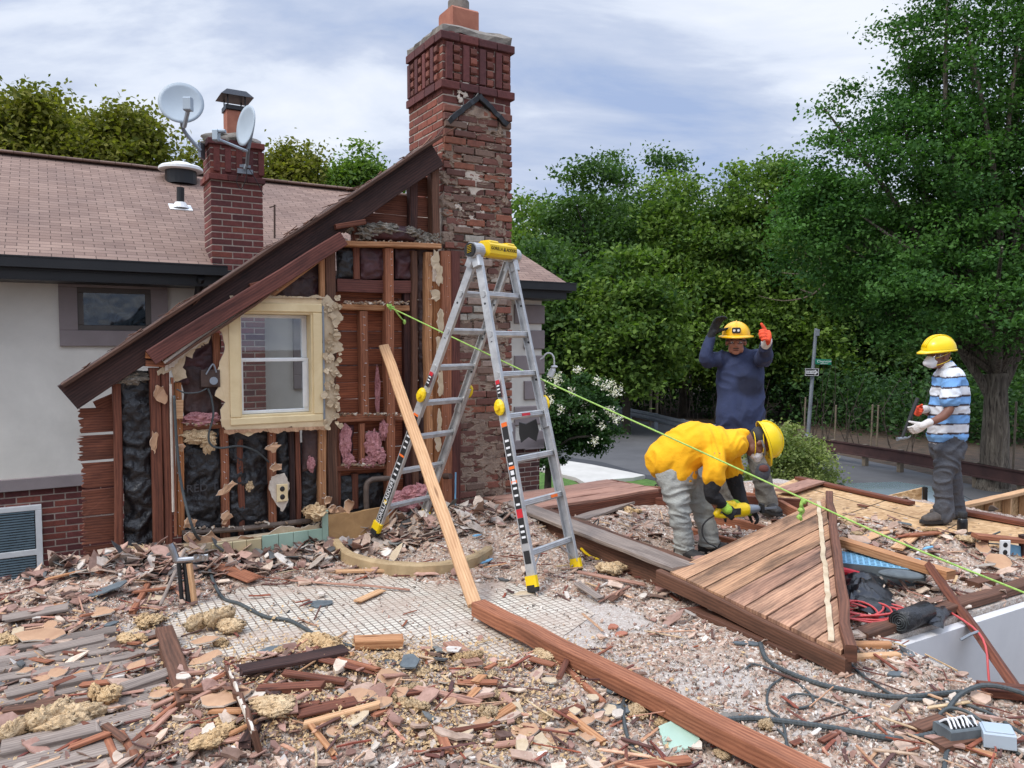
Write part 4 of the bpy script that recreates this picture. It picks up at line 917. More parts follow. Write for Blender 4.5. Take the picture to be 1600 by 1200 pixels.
sheetw('plaster', [(424, 745), (445, 740), (452, 755), (450, 785), (442, 800), (430, 785), (420, 765)], -.085, .014, None, .004, .02, [M['plw'], M['plw']])
# white painted edge strip hanging along the left post
wstud('painted_strip', 267, 271, 600, 800, 'plw', -.11, .02)
# --- base: tiles, tan base panel, dangling plaster pieces
mb = MB(); xs = [408, 434, 457, 480, 502]
for i in range(4):
    a = ps(xs[i], 850, -.13)[0]; b_ = ps(xs[i+1], 850, -.13)[0]; wbox(mb, a+.002, b_-.002, -.16, -.145, .02, .155, bev=.003)
a = ps(502, 840, -.13)[0]; wbox(mb, a, a+.05, -.16, -.145, .02, .30, bev=.003)
tg = mb.build('mint_tiles', M['mint'], gw)
mb = MB(); wbox(mb, ps(285, 850, -.13)[0], a+.05, -.143, -.05, -.0, .15); mb.build('base_block', M['plaster'], gw)
M['ctile'] = plain('cream_tile', (198, 184, 146), (180, 164, 126), 6, .5, bs=.1)
mb = MB(); xs = [330, 362, 384, 407]
for i in range(3): wbox(mb, ps(xs[i], 850, -.13)[0]+.002, ps(xs[i+1], 850, -.13)[0]-.002, -.165, -.145, .0, .14, bev=.005)
mb.build('cream_tiles', M['ctile'], gw)
M['ochre'] = plain('ochre_board', (188, 150, 102), (158, 122, 80), 8, .85, bs=.3)
sheetw('base_board', [(513, 805), (560, 800), (608, 790), (608, 830), (513, 852)], -.15, .03, 'ochre', .004, .05)
sheetw('plaster', [(405, 852), (425, 830), (440, 822), (470, 825), (500, 815), (502, 835), (470, 845), (440, 850)], -.13, .015, None, .006, .03, PM)
# broken lath and plaster along the base
for (x, y, w_, h_) in ((300, 840, .07, .05), (325, 848, .1, .09), (350, 855, .08, .06), (380, 845, .1, .05), (530, 800, .07, .05), (545, 790, .05, .07), (520, 795, .05, .04)):
    mb = MB(); c = wp(x, y, -.12); P = [c+A_*math.cos(a)*w_*R.uniform(.6, 1.1)+Z_*math.sin(a)*h_*R.uniform(.6, 1.1)+N_*R.uniform(-.03, .03) for a in [6.2832*k/10 for k in range(10)]]; poly(mb, jag(P, .003, .02), .012, -N_, 0, 1); mb.build('plaster_scrap', [M['paper'], M['plw']], gw)
# --- leaned/loose things near the wall
mb = MB(); board(mb, wp(265, 893, -.35)+V((0, 0, 0)), wp(268, 888, -.2), .03, .03)
# curved shower kerb
M['kerb'] = plain('stained_stone_kerb', (184, 160, 122), (150, 126, 92), 7, .7, bs=.4, bscale=30)
pts = smooth_path([gz(518, 862), gz(536, 882), gz(580, 897), gz(640, 903), (gz(700, 901)), gz(745, 889), gz(770, 874)], 6)
mb = MB(); k = len(pts); vs = []
for i, p in enumerate(pts):
    t = (pts[min(i+1, k-1)]-pts[max(i-1, 0)]).normalized(); n = V((-t.y, t.x, 0))
    for (a, z) in ((0, -.01), (0, .085), (.012, .1), (.055, .1), (.068, .085), (.068, -.01)): vs.append(p+n*a+V((R.gauss(0, .0015), R.gauss(0, .0015), z+R.gauss(0, .0015))))
fs = [[i*6+j, i*6+(j+1) % 6, (i+1)*6+(j+1) % 6, (i+1)*6+j] for i in range(k-1) for j in range(6)]+[[5, 4, 3, 2, 1, 0], [(k-1)*6+j for j in range(6)]]
mb.add(vs, fs); tag(mb.build('shower_kerb', M['kerb'], base=True), 'curved ochre stone shower kerb on the floor below the torn wall', 'kerb')
# chrome fixture with black bundle left of the tile floor
b0 = gz(288, 945); vt = empty('pipe_bundle', b0, 'upright bundle of dark pipes capped by a chrome fitting near the torn wall', 'pipes')
def vp(px, py): return at(px, py, b0.y)
mb = MB()
for k, x in enumerate((279, 285, 291)): tube(mb, [vp(x+6, 948)+V((0, .03*(k % 2), -.0)), vp(x, 876)+V((0, .03*(k % 2), 0))], .014, 8)
mb.build('pipes', M['rub'], vt)
mb = MB(); board(mb, vp(305, 948), vp(297, 880), .03, .03); mb.build('batten', M['wfresh'], vt)
mb = MB(); tube(mb, [vp(274, 876), vp(300, 874), vp(326, 868)], [.02, .018, .012], 10); tube(mb, [vp(276, 876)+V((0, 0, 0)), vp(270, 858), vp(266, 850)], .022, 10)
for x in (306, 314, 320): tube(mb, [vp(x, 875), vp(x+1, 867)], .018, 8)
mb.build('fitting', M['chrome'], vt)

# loose plaster crumbs caught on the framing
mb = MB()
for k in range(700):
    y = R.choice((374, 476, 474, 648, 650, 664, 728, 826, 818, 552)); x = R.uniform(*{374: (520, 680), 476: (536, 638), 474: (536, 638), 648: (530, 630), 650: (530, 630), 664: (288, 344), 728: (530, 600), 826: (290, 480), 818: (400, 500), 552: (230, 268)}[y]); c = wp(x, y+{374: (x-520)*.05}.get(y, 0)-R.random()*2, R.uniform(-.05, .06)); s = R.uniform(.004, .016)
    P = [c+V((math.cos(a)*s*R.uniform(.6, 1.2), math.sin(a)*s*R.uniform(.6, 1.2), R.gauss(0, s*.4))) for a in [6.2832*j/5 for j in range(5)]]; poly(mb, P, s*.5, Z_, col=pick([(220, 208, 190), (190, 160, 130), (150, 130, 112)]))
mb.build('plaster_crumbs', plain('crumb_plaster', (255, 255, 255), (205, 200, 195), 12, .9, usecol=True), gw)
# nail rows on the stud edges
mb = MB()
for (x, y0_, y1_) in ((352, 675, 835), (426, 680, 825), (280, 610, 825), (610, 395, 800), (672, 400, 800), (504, 680, 800), (570, 495, 640), (698, 400, 800)):
    y = y0_
    while y < y1_: c = wp(x+R.uniform(-3, 3), y, -.035); tube(mb, [c+N_*.03, c-N_*.018+Z_*R.gauss(0, .003)], .0022, 5); y += R.uniform(8, 24)
mb.build('nails', M['pw'], gw)

# splintered remains along the rafters
mb = MB()
for k in range(150):
    t_ = R.random(); x, y = 98+592*t_, 603-391*t_; o_ = R.uniform(-.13, .11); c = wp(x, y, o_)+Z_*R.uniform(-.005, .02); d = (A_*.83+Z_*.55)*R.choice((1, -1))+V((R.gauss(0, .12), R.gauss(0, .12), R.gauss(0, .12))); board(mb, c, c+d.normalized()*R.uniform(.03, .22), R.uniform(.008, .03), R.uniform(.003, .009), ch=.001, seg=2, cut=.02, col=(R.uniform(.6, 1.5),)*3)
mb.build('edge_splinters', M['wbrown'], gw)
def rag(x0, y0, x1, y1, o, h, mats, nm='torn_plaster', up=-1):
    mb = MB(); a, b_ = wp(x0, y0, o), wp(x1, y1, o); n = int((b_-a).length/.014); vs = []
    for k in range(n+1):
        p = a.lerp(b_, k/n); hh = h*(.25+1.3*abs(noise.noise(p*9))+.5*abs(noise.noise(p*31))); w_ = R.gauss(0, .004)
        vs += [p, p+Z_*up*hh+N_*w_+A_*R.gauss(0, .004), p+N_*.012, p+Z_*up*hh*.9+N_*(.012+w_)]
    fs = []
    for k in range(n): i = k*4; fs += [[i, i+1, i+5, i+4], [i+2, i+6, i+7, i+3], [i+1, i+3, i+7, i+5]]
    mb.add(vs, fs, None, 0); mb.build(nm, mats, gw)
rag(258, 572, 372, 488, -.105, .05, M['plw']); rag(372, 488, 505, 396, -.12, .035, M['plaster']); rag(245, 580, 330, 520, -.09, .07, M['plaster'])
rag(360, 466, 505, 466, -.09, .03, M['plaster'], up=1); rag(350, 672, 508, 666, -.088, .05, M['paper'])
# ================================================================ RUBBLE GROUND
Cs = lambda px, py: gz(px, py)
def inpoly(x, y, P):
    c = False; j = len(P)-1
    for i in range(len(P)):
        if (P[i][1] > y) != (P[j][1] > y) and x < (P[j][0]-P[i][0])*(y-P[i][1])/(P[j][1]-P[i][1])+P[i][0]: c = not c
        j = i
    return c
def gauss(x, y, c, r, h): return h*math.exp(-(((x-c[0])**2+(y-c[1])**2)/(r*r)))
MND = [(Cs(225, 905), .4, .10), (Cs(150, 915), .4, .05), (Cs(300, 905), .3, .06), (Cs(670, 835), .5, .10), (Cs(760, 830), .5, .12), (Cs(830, 850), .5, .08), (Cs(560, 800), .5, .05),
       (Cs(215, 1000), .3, .03), (Cs(450, 1080), .6, .05), (Cs(600, 1060), .7, .05), (Cs(760, 1120), .5, .03), (Cs(60, 930), .6, .03),
       (Cs(1330, 860), .5, .10), (Cs(1400, 840), .5, .09), (Cs(1480, 860), .5, .08), (Cs(1000, 800), .4, .06), (Cs(960, 830), .4, .07), (Cs(1190, 850), .4, .04), (Cs(900, 900), .4, .03), (Cs(420, 1180), .5, .05)]
TC = Cs(605, 968)
PLY = [gz(*q_, .05) for q_ in ((1190, 772), (1246, 742), (1392, 772), (1650, 812), (1650, 868), (1412, 843), (1299, 817), (1288, 800))]
def tilemask(x, y):
    d = math.hypot((x-TC.x)/1.36, (y-TC.y)/.72); d += .28*noise.noise(V((x*2.2, y*2.2, 3))); return max(0, min(1, (1.15-d)*3.2))
def H(x, y):
    p = V((x, y, 0)); h = .012+.014*noise.fractal(p*2.1, 1, 2, 4)+.012*noise.noise(p*9)
    for c, r, a in MND: h += gauss(x, y, c, r, a)*(1+.5*noise.noise(p*4))
    dz = max(0, 1-math.hypot((x-1.05)/.8, (y-3.7)/.9)); h -= .02*dz
    ss_, oo_ = (p-O_).dot(A_), (p-O_).dot(N_)
    if ss_ < -.15 and oo_ < -1.2: h -= .035*min(1, (-.15-ss_)*6)*min(1, (-1.2-oo_)*4)
    if inpoly(x, y, PLY): return -.01
    return h - .07*tilemask(x, y)
mb = MB(); st = .035; x0, x1, y0, y1 = -4.6, 5.6, 1.6, 9.0; nx, ny = int((x1-x0)/st), int((y1-y0)/st); vs = []; fs = []; ok = np.zeros((ny+1, nx+1), bool)
hgrow = [p+(p-V((3.4, 4.25, 0))).normalized()*.05 for p in hole]
for j in range(ny+1):
    for i in range(nx+1):
        x, y = x0+i*st, y0+j*st; ok[j, i] = inpoly(x, y, deck_out) and not inpoly(x, y, hgrow)
        vs.append((x, y, H(x, y)+R.gauss(0, .0035) if ok[j, i] else 0))
for j in range(ny):
    for i in range(nx):
        if ok[j, i] and ok[j, i+1] and ok[j+1, i] and ok[j+1, i+1]:
            a = j*(nx+1)+i; q_ = [a, a+1, a+nx+2, a+nx+1]
            if max(vs[k][2] for k in q_) > .002: fs.append(q_)
mb.add(vs, fs); tag(mb.build('rubble', M['rubble'], None, True), kind='stuff')
# tile floor patch
mb = MB(); P = [Cs(235, 910), Cs(500, 868), Cs(800, 868), Cs(930, 960), Cs(780, 1065), Cs(300, 1065)]
def tuv(p): d = V(p)-O_; return (d.dot(A_), d.dot(N_))
vs = [V((p.x, p.y, .004)) for p in P]; mb.add(vs, [list(range(6))], [[tuv(v_) for v_ in vs]]); tag(mb.build('tile_floor', M['tile']), kind='structure')
# weathered plank floor bottom left with a step beam
mb = MB(); o = -1.45
while o > -5.2:
    w_ = R.uniform(.10, .17); s_e = ps(262, 1000, 0)[0]
    sE = (gz(262, 1000)-O_).dot(A_); sE += R.uniform(-.25, -.02) if R.random() < .5 else -.02
    board(mb, L(-5.5+R.random(), o+w_/2, .012+R.gauss(0, .004)), L(sE, o+w_/2, .012+R.gauss(0, .004)), w_-.012, .035, col=(R.uniform(.75, 1.1),)*3, cut=.03); o += -w_-.0
    o -= R.choice([0, 0, .02, .05])
tag(mb.build('floor_boards', M['wgrey']), kind='structure')
# oriented pieces -------------------------------------------------------
def B(name, mat, a, b_, w_, t, label, cat, group=None, up=(0, 0, 1), cut=.0, seg=None, ch=.004, jit=.002, col=(1, 1, 1)):
    mb = MB(); board(mb, a, b_, w_, t, up=up, cut=cut, seg=seg, ch=ch, jit=jit, col=col); return tag(mb.build(name, M[mat], base=True), label, cat, group)
def g(px, py, z=0.0): return gz(px, py, z)
B('floor_beam', 'wbrown', g(256, 992, .03), g(296, 1112, .03), .09, .10, 'dark brown floor beam end crossing the plank floor at lower left', 'beam')
B('leaning_board', 'wfresh', g(742, 945, .05), wp(600, 541, -.02), .085, .042, 'pale timber board leaning against the torn wall beside the stepladder', 'board', up=(.3, -1, 0), ch=.005)
B('long_beam', 'wor', g(748, 950, .08), g(1300, 1232, .09), .10, .085, 'long reddish timber beam lying diagonally across the foreground floor', 'beam', ch=.006, jit=.003)
M['wor2'] = M['wor']
# dark deck beam, platform and joists
B('deck_beam', 'wbrown', g(792, 793, .10), g(1062, 900, .10), .26, .19, 'thick weathered dark deck beam running from the chimney to the sheathing panel', 'beam', ch=.01, jit=.004)
B('deck_plank', 'wgrey', g(800, 786, .205), g(1070, 888, .205), .20, .03, 'grey weathered plank on top of the dark deck beam', 'plank', jit=.003)
pd_ = empty('plank_platform', g(900, 790, 0), 'low platform of pinkish boards beside the lawn behind the ladder', 'platform')
ax_ = (g(975, 762, .2)-g(800, 790, .2)).normalized(); nx_ = V((-ax_.y, ax_.x, 0)); p0 = g(815, 796, .2); Ln = 1.65
mb = MB()
for k in range(4): board(mb, p0+nx_*(k*.17-.02), p0+nx_*(k*.17-.02)+ax_*(Ln-k*.02), .16, .03, col=(R.uniform(.9, 1.1),)*3)
mb.build('boards', M['wpink'], pd_)
mb = MB(); board(mb, p0+nx_*-.09-V((0, 0, .11)), p0+nx_*-.09+ax_*Ln-V((0, 0, .11)), .045, .18); board(mb, p0+ax_*(Ln+.03)-nx_*.1-V((0, 0, .1)), p0+ax_*(Ln+.03)+nx_*.6-V((0, 0, .1)), .045, .2); mb.build('frame', M['wred'], pd_)
J = [((1006, 786), (1128, 796), .06, .14), ((1120, 782), (1262, 792), .10, .14), ((1010, 768), (1215, 782), .06, .12), ((1092, 806), (1208, 836), .05, .12), ((1060, 828), (1150, 850), .04, .08), ((1180, 770), (1262, 812), .1, .1)]
Lb = ['red brown joist just behind the bending worker legs', 'red brown joist right of the saw below the standing worker', 'far red brown joist at the deck edge behind the workers', 'joist lying diagonally under the yellow saw', 'short board between the boots and the panel', 'slanting joist between the saw and the plywood deck']
for (a, b_, z, t), l in zip(J, Lb): B('joist', 'wor' if t < .13 else 'wred', g(*a, z), g(*b_, z), .045, t, l, 'joist', 'joists behind the panel')
B('board', 'wgrey', g(905, 812, .09), g(1005, 776, .12), .14, .03, 'grey board lying on the joists left of the bending worker', 'board')
# ---------------------------------------------------------------- sheathing panel (triangle)
Lc, Rc, Ac = g(1047, 893, .20), g(1318, 1018, .13), g(1289, 778, .42)
pn = (Rc-Lc).cross(Ac-Lc).normalized()
if pn.z < 0: pn = -pn
pan = empty('gable_panel', V((1.7, 5, 0)), 'triangular panel of weathered sheathing boards lying beside the workers', 'panel')
d1_ = (Ac-Lc).normalized(); q1 = pn.cross(d1_).normalized()
if (Rc-Lc).dot(q1) < 0: q1 = -q1
Wt = (Rc-Lc).dot(q1); nb = 8; mb = MB()
for k in range(nb):
    a0, a1 = Wt*k/nb, Wt*(k+1)/nb-.013
    def seg_at(wd):   # clip line at offset wd between edges L-R and R-A
        t = wd/Wt; pL = Lc.lerp(Rc, t); pR = Ac.lerp(Rc, t); return pL, pR
    l0, r0 = seg_at(a0); l1, r1__ = seg_at(a1); th = .022
    vs = [l0, r0, r1__, l1]; n0 = 10
    topv = []; 
    for i in range(n0+1): topv.append(l0.lerp(r0, i/n0)+pn*R.gauss(0, .0015))
    for i in range(n0+1): topv.append(r1__.lerp(l1, i/n0)+pn*R.gauss(0, .0015))
    ou, ov = R.random()*20, R.random()*20; n = len(topv); al = topv+[p-pn*th for p in topv]
    fs = [[i, i+1, n-2-i, n-1-i] for i in range(n0)]+[[i, n+i, n+(i+1) % n, (i+1) % n] for i in range(n)]+[[n+n-1-i, n+n-2-i, n+i+1, n+i] for i in range(n0)]
    c_ = R.uniform(.85, 1.12)
    mb.add(al, fs, [[((al[q]-Lc).dot(d1_)+ou, (al[q]-Lc).dot(q1)+ov) for q in f] for f in fs], 0, (c_, c_*R.uniform(.92, 1), c_*R.uniform(.85, 1)))
mb.build('boards', M['wpan'], pan)
mb = MB(); board(mb, Lc-pn*.065+(Rc-Lc).normalized()*-.1, Rc-pn*.065+(Rc-Lc)*.02, .05, .10, up=pn, ch=.006, jit=.004); board(mb, Lc-pn*.075+q1*0+d1_*.02, Ac-pn*.075, .05, .1, up=pn); mb.build('edge_frame', M['wbrown'], pan)
mb = MB(); e_ = (Ac-Rc).normalized(); s_ = pn.cross(e_).normalized()
if s_.x < 0: s_ = -s_
board(mb, Rc+s_*.03-e_*.02+pn*.0, Ac+s_*.03+e_*.03, .055, .09, up=pn, ch=.006, jit=.004, col=(1.1, 1, 1)); mb.build('edge_rail', M['wbrown'], pan)
mb = MB(); board(mb, Rc-s_*.05+e_*.08+pn*.008, Ac-s_*.05-e_*.1+pn*.008, .030, .006, up=pn, ch=.002, jit=.003, seg=34); mb.build('plaster_strip', M['plaster'], pan)
B('loose_plank', 'wbrown', g(1085, 952, .02), g(1255, 1022, .02), .12, .03, 'dark plank on the floor in front of the triangular panel', 'plank', col=(.9, .85, .85))
# ---------------------------------------------------------------- plywood deck and OSB wall
P = [g(1196, 768, .05), g(1246, 746, .05), g(1392, 777, .05), g(1640, 818, .05), g(1640, 862, .05), g(1412, 839, .05), g(1299, 813, .05), g(1290, 798, .05)]
pdk = empty('plywood_deck', g(1400, 800), 'pale oriented strand board deck the striped shirt worker stands on', 'deck')
mb = MB(); poly(mb, P, .02, (0, 0, -1)); mb.build('sheets', M['osb'], pdk)
mb = MB()
for a, b_ in (((1240, 757), (1560, 845)), ((1300, 812), (1400, 776)), ((1452, 842), (1530, 800))): board(mb, g(*a, .0525), g(*b_, .0525), .006, .004, ch=.001, jit=.0)
mb.build('seams', M['black'], pdk)
mb = MB(); board(mb, g(1299, 815, .02), g(1412, 841, .02), .06, .05); mb.build('black_flashing', M['rub'], pdk)
B('edge_board', 'wred', g(1246, 747, .08), g(1425, 786, .08), .09, .035, 'red brown board along the far edge of the strand board deck', 'board')
B('edge_board', 'wred', g(1475, 795, .08), g(1640, 824, .08), .12, .04, 'red brown board right of the striped shirt worker legs', 'board')
B('edge_board', 'wpink', g(1225, 768, .1), g(1275, 752, .1), .2, .03, 'short pinkish plank at the near corner of the strand board deck', 'board')
hw = empty('half_wall', V((5.3, 8.6, -1.2)), 'new timber framed half wall sheathed with strand board beyond the deck', 'wall')
za = -.1; a_ = V(g(1600, 765, za))+A_*1.5; b_ = g(1478, 796, za); dd = (a_-b_).normalized(); nn_ = V((-dd.y, dd.x, 0))
mb = MB(); board(mb, b_, a_, .1, .04); mb.build('top_plate', M['wfresh'], hw)
mb = MB(); k = .1
while k < (a_-b_).length: board(mb, b_+dd*k-V((0, 0, .02)), b_+dd*k-V((0, 0, 1.2)), .09, .04, up=dd); k += .42
mb.build('studs', M['wfresh'], hw)
mb = MB(); board(mb, b_+nn_*.06-V((0, 0, .6)), a_+nn_*.06-V((0, 0, .6)), .012, 1.2, ch=.001); mb.build('sheathing', M['osb'], hw)
c0 = at(1405, 776, 9.0); c1 = at(1446, 771, 9.3); hw2 = empty('half_wall', V((c0.x, c0.y, -1.2)), 'short strand board wall piece left of the striped shirt worker legs', 'wall')
mb = MB(); poly(mb, [V((at(1378, 775, 9).x, 9, at(1378, 777, 9).z)), at(1441, 762, 9), V((at(1441, 762, 9).x, 9, -1.2)), V((at(1378, 775, 9).x, 9, -1.2))], .02, (0, 1, 0)); mb.build('sheathing', M['osb'], hw2)
mb = MB(); board(mb, at(1446, 761, 8.98), V((at(1446, 761, 9).x, 8.98, -1.2)), .05, .04); mb.build('stud', M['black'], hw2)
# ================================================================ STEPLADDER
T0, T1 = V((-.27, 5.65, 2.33)), V((0.0, 6.0, 2.33)); F0, F1, B0, B1 = V((.15, 4.98, .02)), V((.46, 5.37, .02)), V((-1.10, 6.13, .12)), V((-.78, 6.55, .12))
lad = empty('stepladder', V((-.3, 5.8, 0)), 'tall aluminium folding stepladder with yellow top hinge and yellow feet', 'ladder')
hx_ = (T1-T0).normalized()
def rail(a, b_, f0, f1, w_, outer, name='rail'):
    p, q_ = a.lerp(b_, f0), a.lerp(b_, f1); d = (q_-p).normalized(); mb = MB(); wd = d.cross(hx_).normalized(); dirn = hx_*outer
    board(mb, p, q_, w_, .005, up=hx_, ch=.001, jit=0, seg=2)
    for sgn in (1, -1): board(mb, p+wd*sgn*(w_/2-.003)-dirn*.013, q_+wd*sgn*(w_/2-.003)-dirn*.013, .006, .028, up=hx_, ch=.001, jit=0, seg=2)
    return mb.build(name, M['alu'], lad), d, wd
legs = [(T0, F0, -1), (T1, F1, 1), (T0, B0, -1), (T1, B1, 1)]
for a, b_, ou in legs:
    rail(a-hx_*ou*.012, b_-hx_*ou*-.0+(a-b_).normalized()*0, .025, .56, .062, ou); o_, d, wd = rail(a+hx_*ou*.012, b_+hx_*ou*.012, .47, .965, .072, ou)
    ft = MB(); c = a.lerp(b_, .965)+hx_*ou*.012; board(ft, c-d*.02, c+d*.055, .09, .045, up=hx_, ch=.01, jit=0, seg=1)
    f_ = ft.build('foot', M['yel'], lad); ft = MB(); board(ft, c+d*.04, c+d*.085, .085, .05, up=hx_, ch=.012, jit=0, seg=1); ft.build('rubber_pad', M['rub'], f_)
    lk_ = MB(); c = a.lerp(b_, .485)+hx_*ou*.035; ell(lk_, c, .045, .022, .06, (wd, hx_, d), 12); tube(lk_, [c-hx_*ou*.03, c+hx_*ou*.035], [.03, .02], 10); lk_.build('lock_knob', M['yel'], lad)
    hs = MB()
    for f in (.17, .29, .41): c = a.lerp(b_, f)+hx_*ou*-.012; tube(hs, [c-hx_*.006, c+hx_*.006], .009, 8)
    hs.build('rung_holes', M['black'], lad)
for (a0, b0_, a1, b1_) in ((T0, F0, T1, F1), (T0, B0, T1, B1)):
    for f in (.14, .265, .39, .515, .64, .765, .90):
        mb = MB(); p, q_ = a0.lerp(b0_, f), a1.lerp(b1_, f); d = (b0_-a0).normalized(); nrm = hx_.cross(d).normalized()
        board(mb, p, q_, .034, .046, up=d, ch=.008, jit=0, seg=1)
        for k in (-.012, 0, .012): board(mb, p-nrm*.0175*(1 if nrm.y > 0 else -1)+d*k, q_-nrm*.0175*(1 if nrm.y > 0 else -1)+d*k, .004, .005, up=d, ch=.001, jit=0, seg=1)
        mb.build('rung', M['alu'], lad)
    # diagonal braces at the lowest rung
    p, q_ = a0.lerp(b0_, .90), a1.lerp(b1_, .90); mb = MB(); tube(mb, [p.lerp(q_, .3), a0.lerp(b0_, .955)], .006, 6); mb.build('brace', M['alu'], lad); mb = MB(); tube(mb, [p.lerp(q_, .7), a1.lerp(b1_, .955)], .006, 6); mb.build('brace', M['alu'], lad)
mb = MB()
for c, sg in ((T0, -1), (T1, 1)): tube(mb, [c-hx_*.05, c+hx_*.05], .058, 20)
tube(mb, [T0, T1], .024, 12)
for c in (T0, T1):
    for (e_) in (F0 if c is T0 else F1, B0 if c is T0 else B1): d = (e_-c).normalized(); board(mb, c, c+d*.13, .07, .05, up=hx_, ch=.01, jit=0, seg=1)
mb.build('hinge', M['alu'], lad)
mb = MB(); tube(mb, [T0-hx_*.052, T0-hx_*.064], .05, 20); cpk = mb.build('hinge_cap', M['rub'], lad)
mb = MB(); c = T0-hx_*.066
side = hx_.cross(Z_).normalized()
for k in range(5): mb2 = None; board(mb, c+Z_*(.025-k*.012)-side*.02, c+Z_*(.035-k*.012)+side*.02, .002, .005, up=hx_, ch=.0005, jit=0, seg=1)
mb.build('cap_emblem', M['yel'], cpk)
mb = MB(); c = (T0+T1)/2+hx_*.03+Z_*.02; ff = hx_.cross(Z_).normalized()
board(mb, c-hx_*.155, c+hx_*.17, .13, .105, ch=.02, jit=0, seg=1); box(mb, c-hx_*.09+Z_*.05, .1, .1, .03, (hx_, ff, Z_), bev=.01); box(mb, c+hx_*.12+Z_*.05, .08, .1, .03, (hx_, ff, Z_), bev=.01)
yc = mb.build('hinge_cover', M['yel'], lad)
fr_ = -ff if ff.y > 0 else ff
text_mesh('GORILLA   LADDERS', .034, basis(hx_, Z_, fr_, c+fr_*.0668+hx_*.01+Z_*.005), M['rub'], 'lettering', yc)
mb = MB(); cc = c+fr_*.0665+hx_*.012; mb.add([cc-hx_*.012-Z_*.008, cc+hx_*.012-Z_*.008, cc+Z_*.022, cc-hx_*.012-Z_*.008-fr_*.001, cc+hx_*.012-Z_*.008-fr_*.001, cc+Z_*.022-fr_*.001], [[0, 1, 2], [5, 4, 3], [0, 3, 4, 1], [1, 4, 5, 2], [2, 5, 3, 0]]); mb.build('emblem', M['rub'], yc)
def sticker(a, b_, f0, f1, w_, mat, ou=-1, off=.0155, name='sticker', par=lad):
    p, q_ = a.lerp(b_, f0), a.lerp(b_, f1); mb = MB(); board(mb, p+hx_*ou*off, q_+hx_*ou*off, w_, .001, up=hx_, ch=.0002, jit=0, seg=1); return mb.build(name, M[mat], par)
e1 = .0165
s1_ = sticker(T0, B0, .80, .955, .05, 'rub', off=e1)
d = (B0-T0).normalized(); wd = d.cross(hx_)
xdir = -d; ydir = (-hx_).cross(xdir).normalized()
text_mesh('GORILLA', .05, basis(xdir, ydir, -hx_, T0.lerp(B0, .918)-hx_*(e1+.001)), M['pw'], 'lettering', s1_); text_mesh('LADDERS', .05, basis(xdir, ydir, -hx_, T0.lerp(B0, .835)-hx_*(e1+.001)), M['pw'], 'lettering', s1_)
mb = MB(); c = T0.lerp(B0, .877)-hx_*(e1+.0012); box(mb, c, .03, .03, .001, (xdir, ydir, -hx_)); mb.build('emblem', M['yel'], s1_)
for (f0, f1, m_, w_) in ((.56, .60, 'rub', .05), (.605, .79, 'rub', .05), (.552, .559, 'orp', .05), (.7, .707, 'orp', .052)): sticker(T0, B0, f0, f1, w_, m_, off=e1+(.0004 if m_ == 'orp' else 0))
for (f0, f1, m_, w_) in ((.50, .512, 'orp', .05), (.513, .625, 'rub', .05), (.626, .634, 'orp', .05), (.635, .665, 'rub', .05), (.666, .674, 'orp', .05), (.675, .745, 'rub', .05), (.746, .77, 'redp', .05), (.771, .84, 'rub', .05), (.86, .895, 'rub', .05)): sticker(T0, F0, f0+.03, f1+.03, w_, m_, off=e1)
for f in (.58, .60, .62, .645, .70, .715, .735, .76, .82, .835, .85): sticker(T0, F0, f, f+.006, .034, 'pw', off=e1+.0008)
for f in (.668, .686): sticker(T0, F0, f, f+.012, .03, 'pw', off=e1+.0008)
for a, b_ in ((T0, F0), (T0, B0)):
    sticker(a, b_, .405, .455, .036, 'redp', off=.0155-.008); sticker(a, b_, .417, .455, .036, 'rub', off=.0163-.008)
    for f in (.42, .43, .44): sticker(a, b_, f, f+.004, .024, 'pw', off=.0171-.008)
for f in (.56, .575, .62, .64, .66, .72, .74, .76): sticker(T0, B0, f+.01, f+.016, .034, 'pw', off=e1+.0008)
for f, m_ in ((.05, 'redp'), (.12, 'orp')):
    p = T1.lerp(F1, f); 
mb = MB(); p, q_ = T0.lerp(F0, .515), T1.lerp(F1, .515); d = (F0-T0).normalized(); nrm = hx_.cross(d).normalized(); nrm = nrm if nrm.y < 0 else -nrm
board(mb, p.lerp(q_, .38)+nrm*.021, p.lerp(q_, .58)+nrm*.021, .002, .02, up=d, ch=.0005, jit=0, seg=1); mb.build('sticker', M['redp'], lad)
mb = MB(); p, q_ = T0.lerp(F0, .765), T1.lerp(F1, .765); board(mb, p.lerp(q_, .7)+nrm*.021, p.lerp(q_, .86)+nrm*.021, .002, .02, up=d, ch=.0005, jit=0, seg=1); mb.build('sticker', M['orp'], lad)
# black tool bag hanging behind the ladder
mb = MB(); c = at(824, 674, 5.75); P = [at(x, y, 5.75) for x, y in ((811, 660), (822, 663), (838, 655), (842, 672), (838, 690), (826, 683), (814, 692), (811, 678))]; poly(mb, P, .05, (0, 1, 0)); tb = tag(mb.build('tool_bag', M['rub'], base=True), 'black cloth bag hanging behind the front ladder rungs', 'bag')
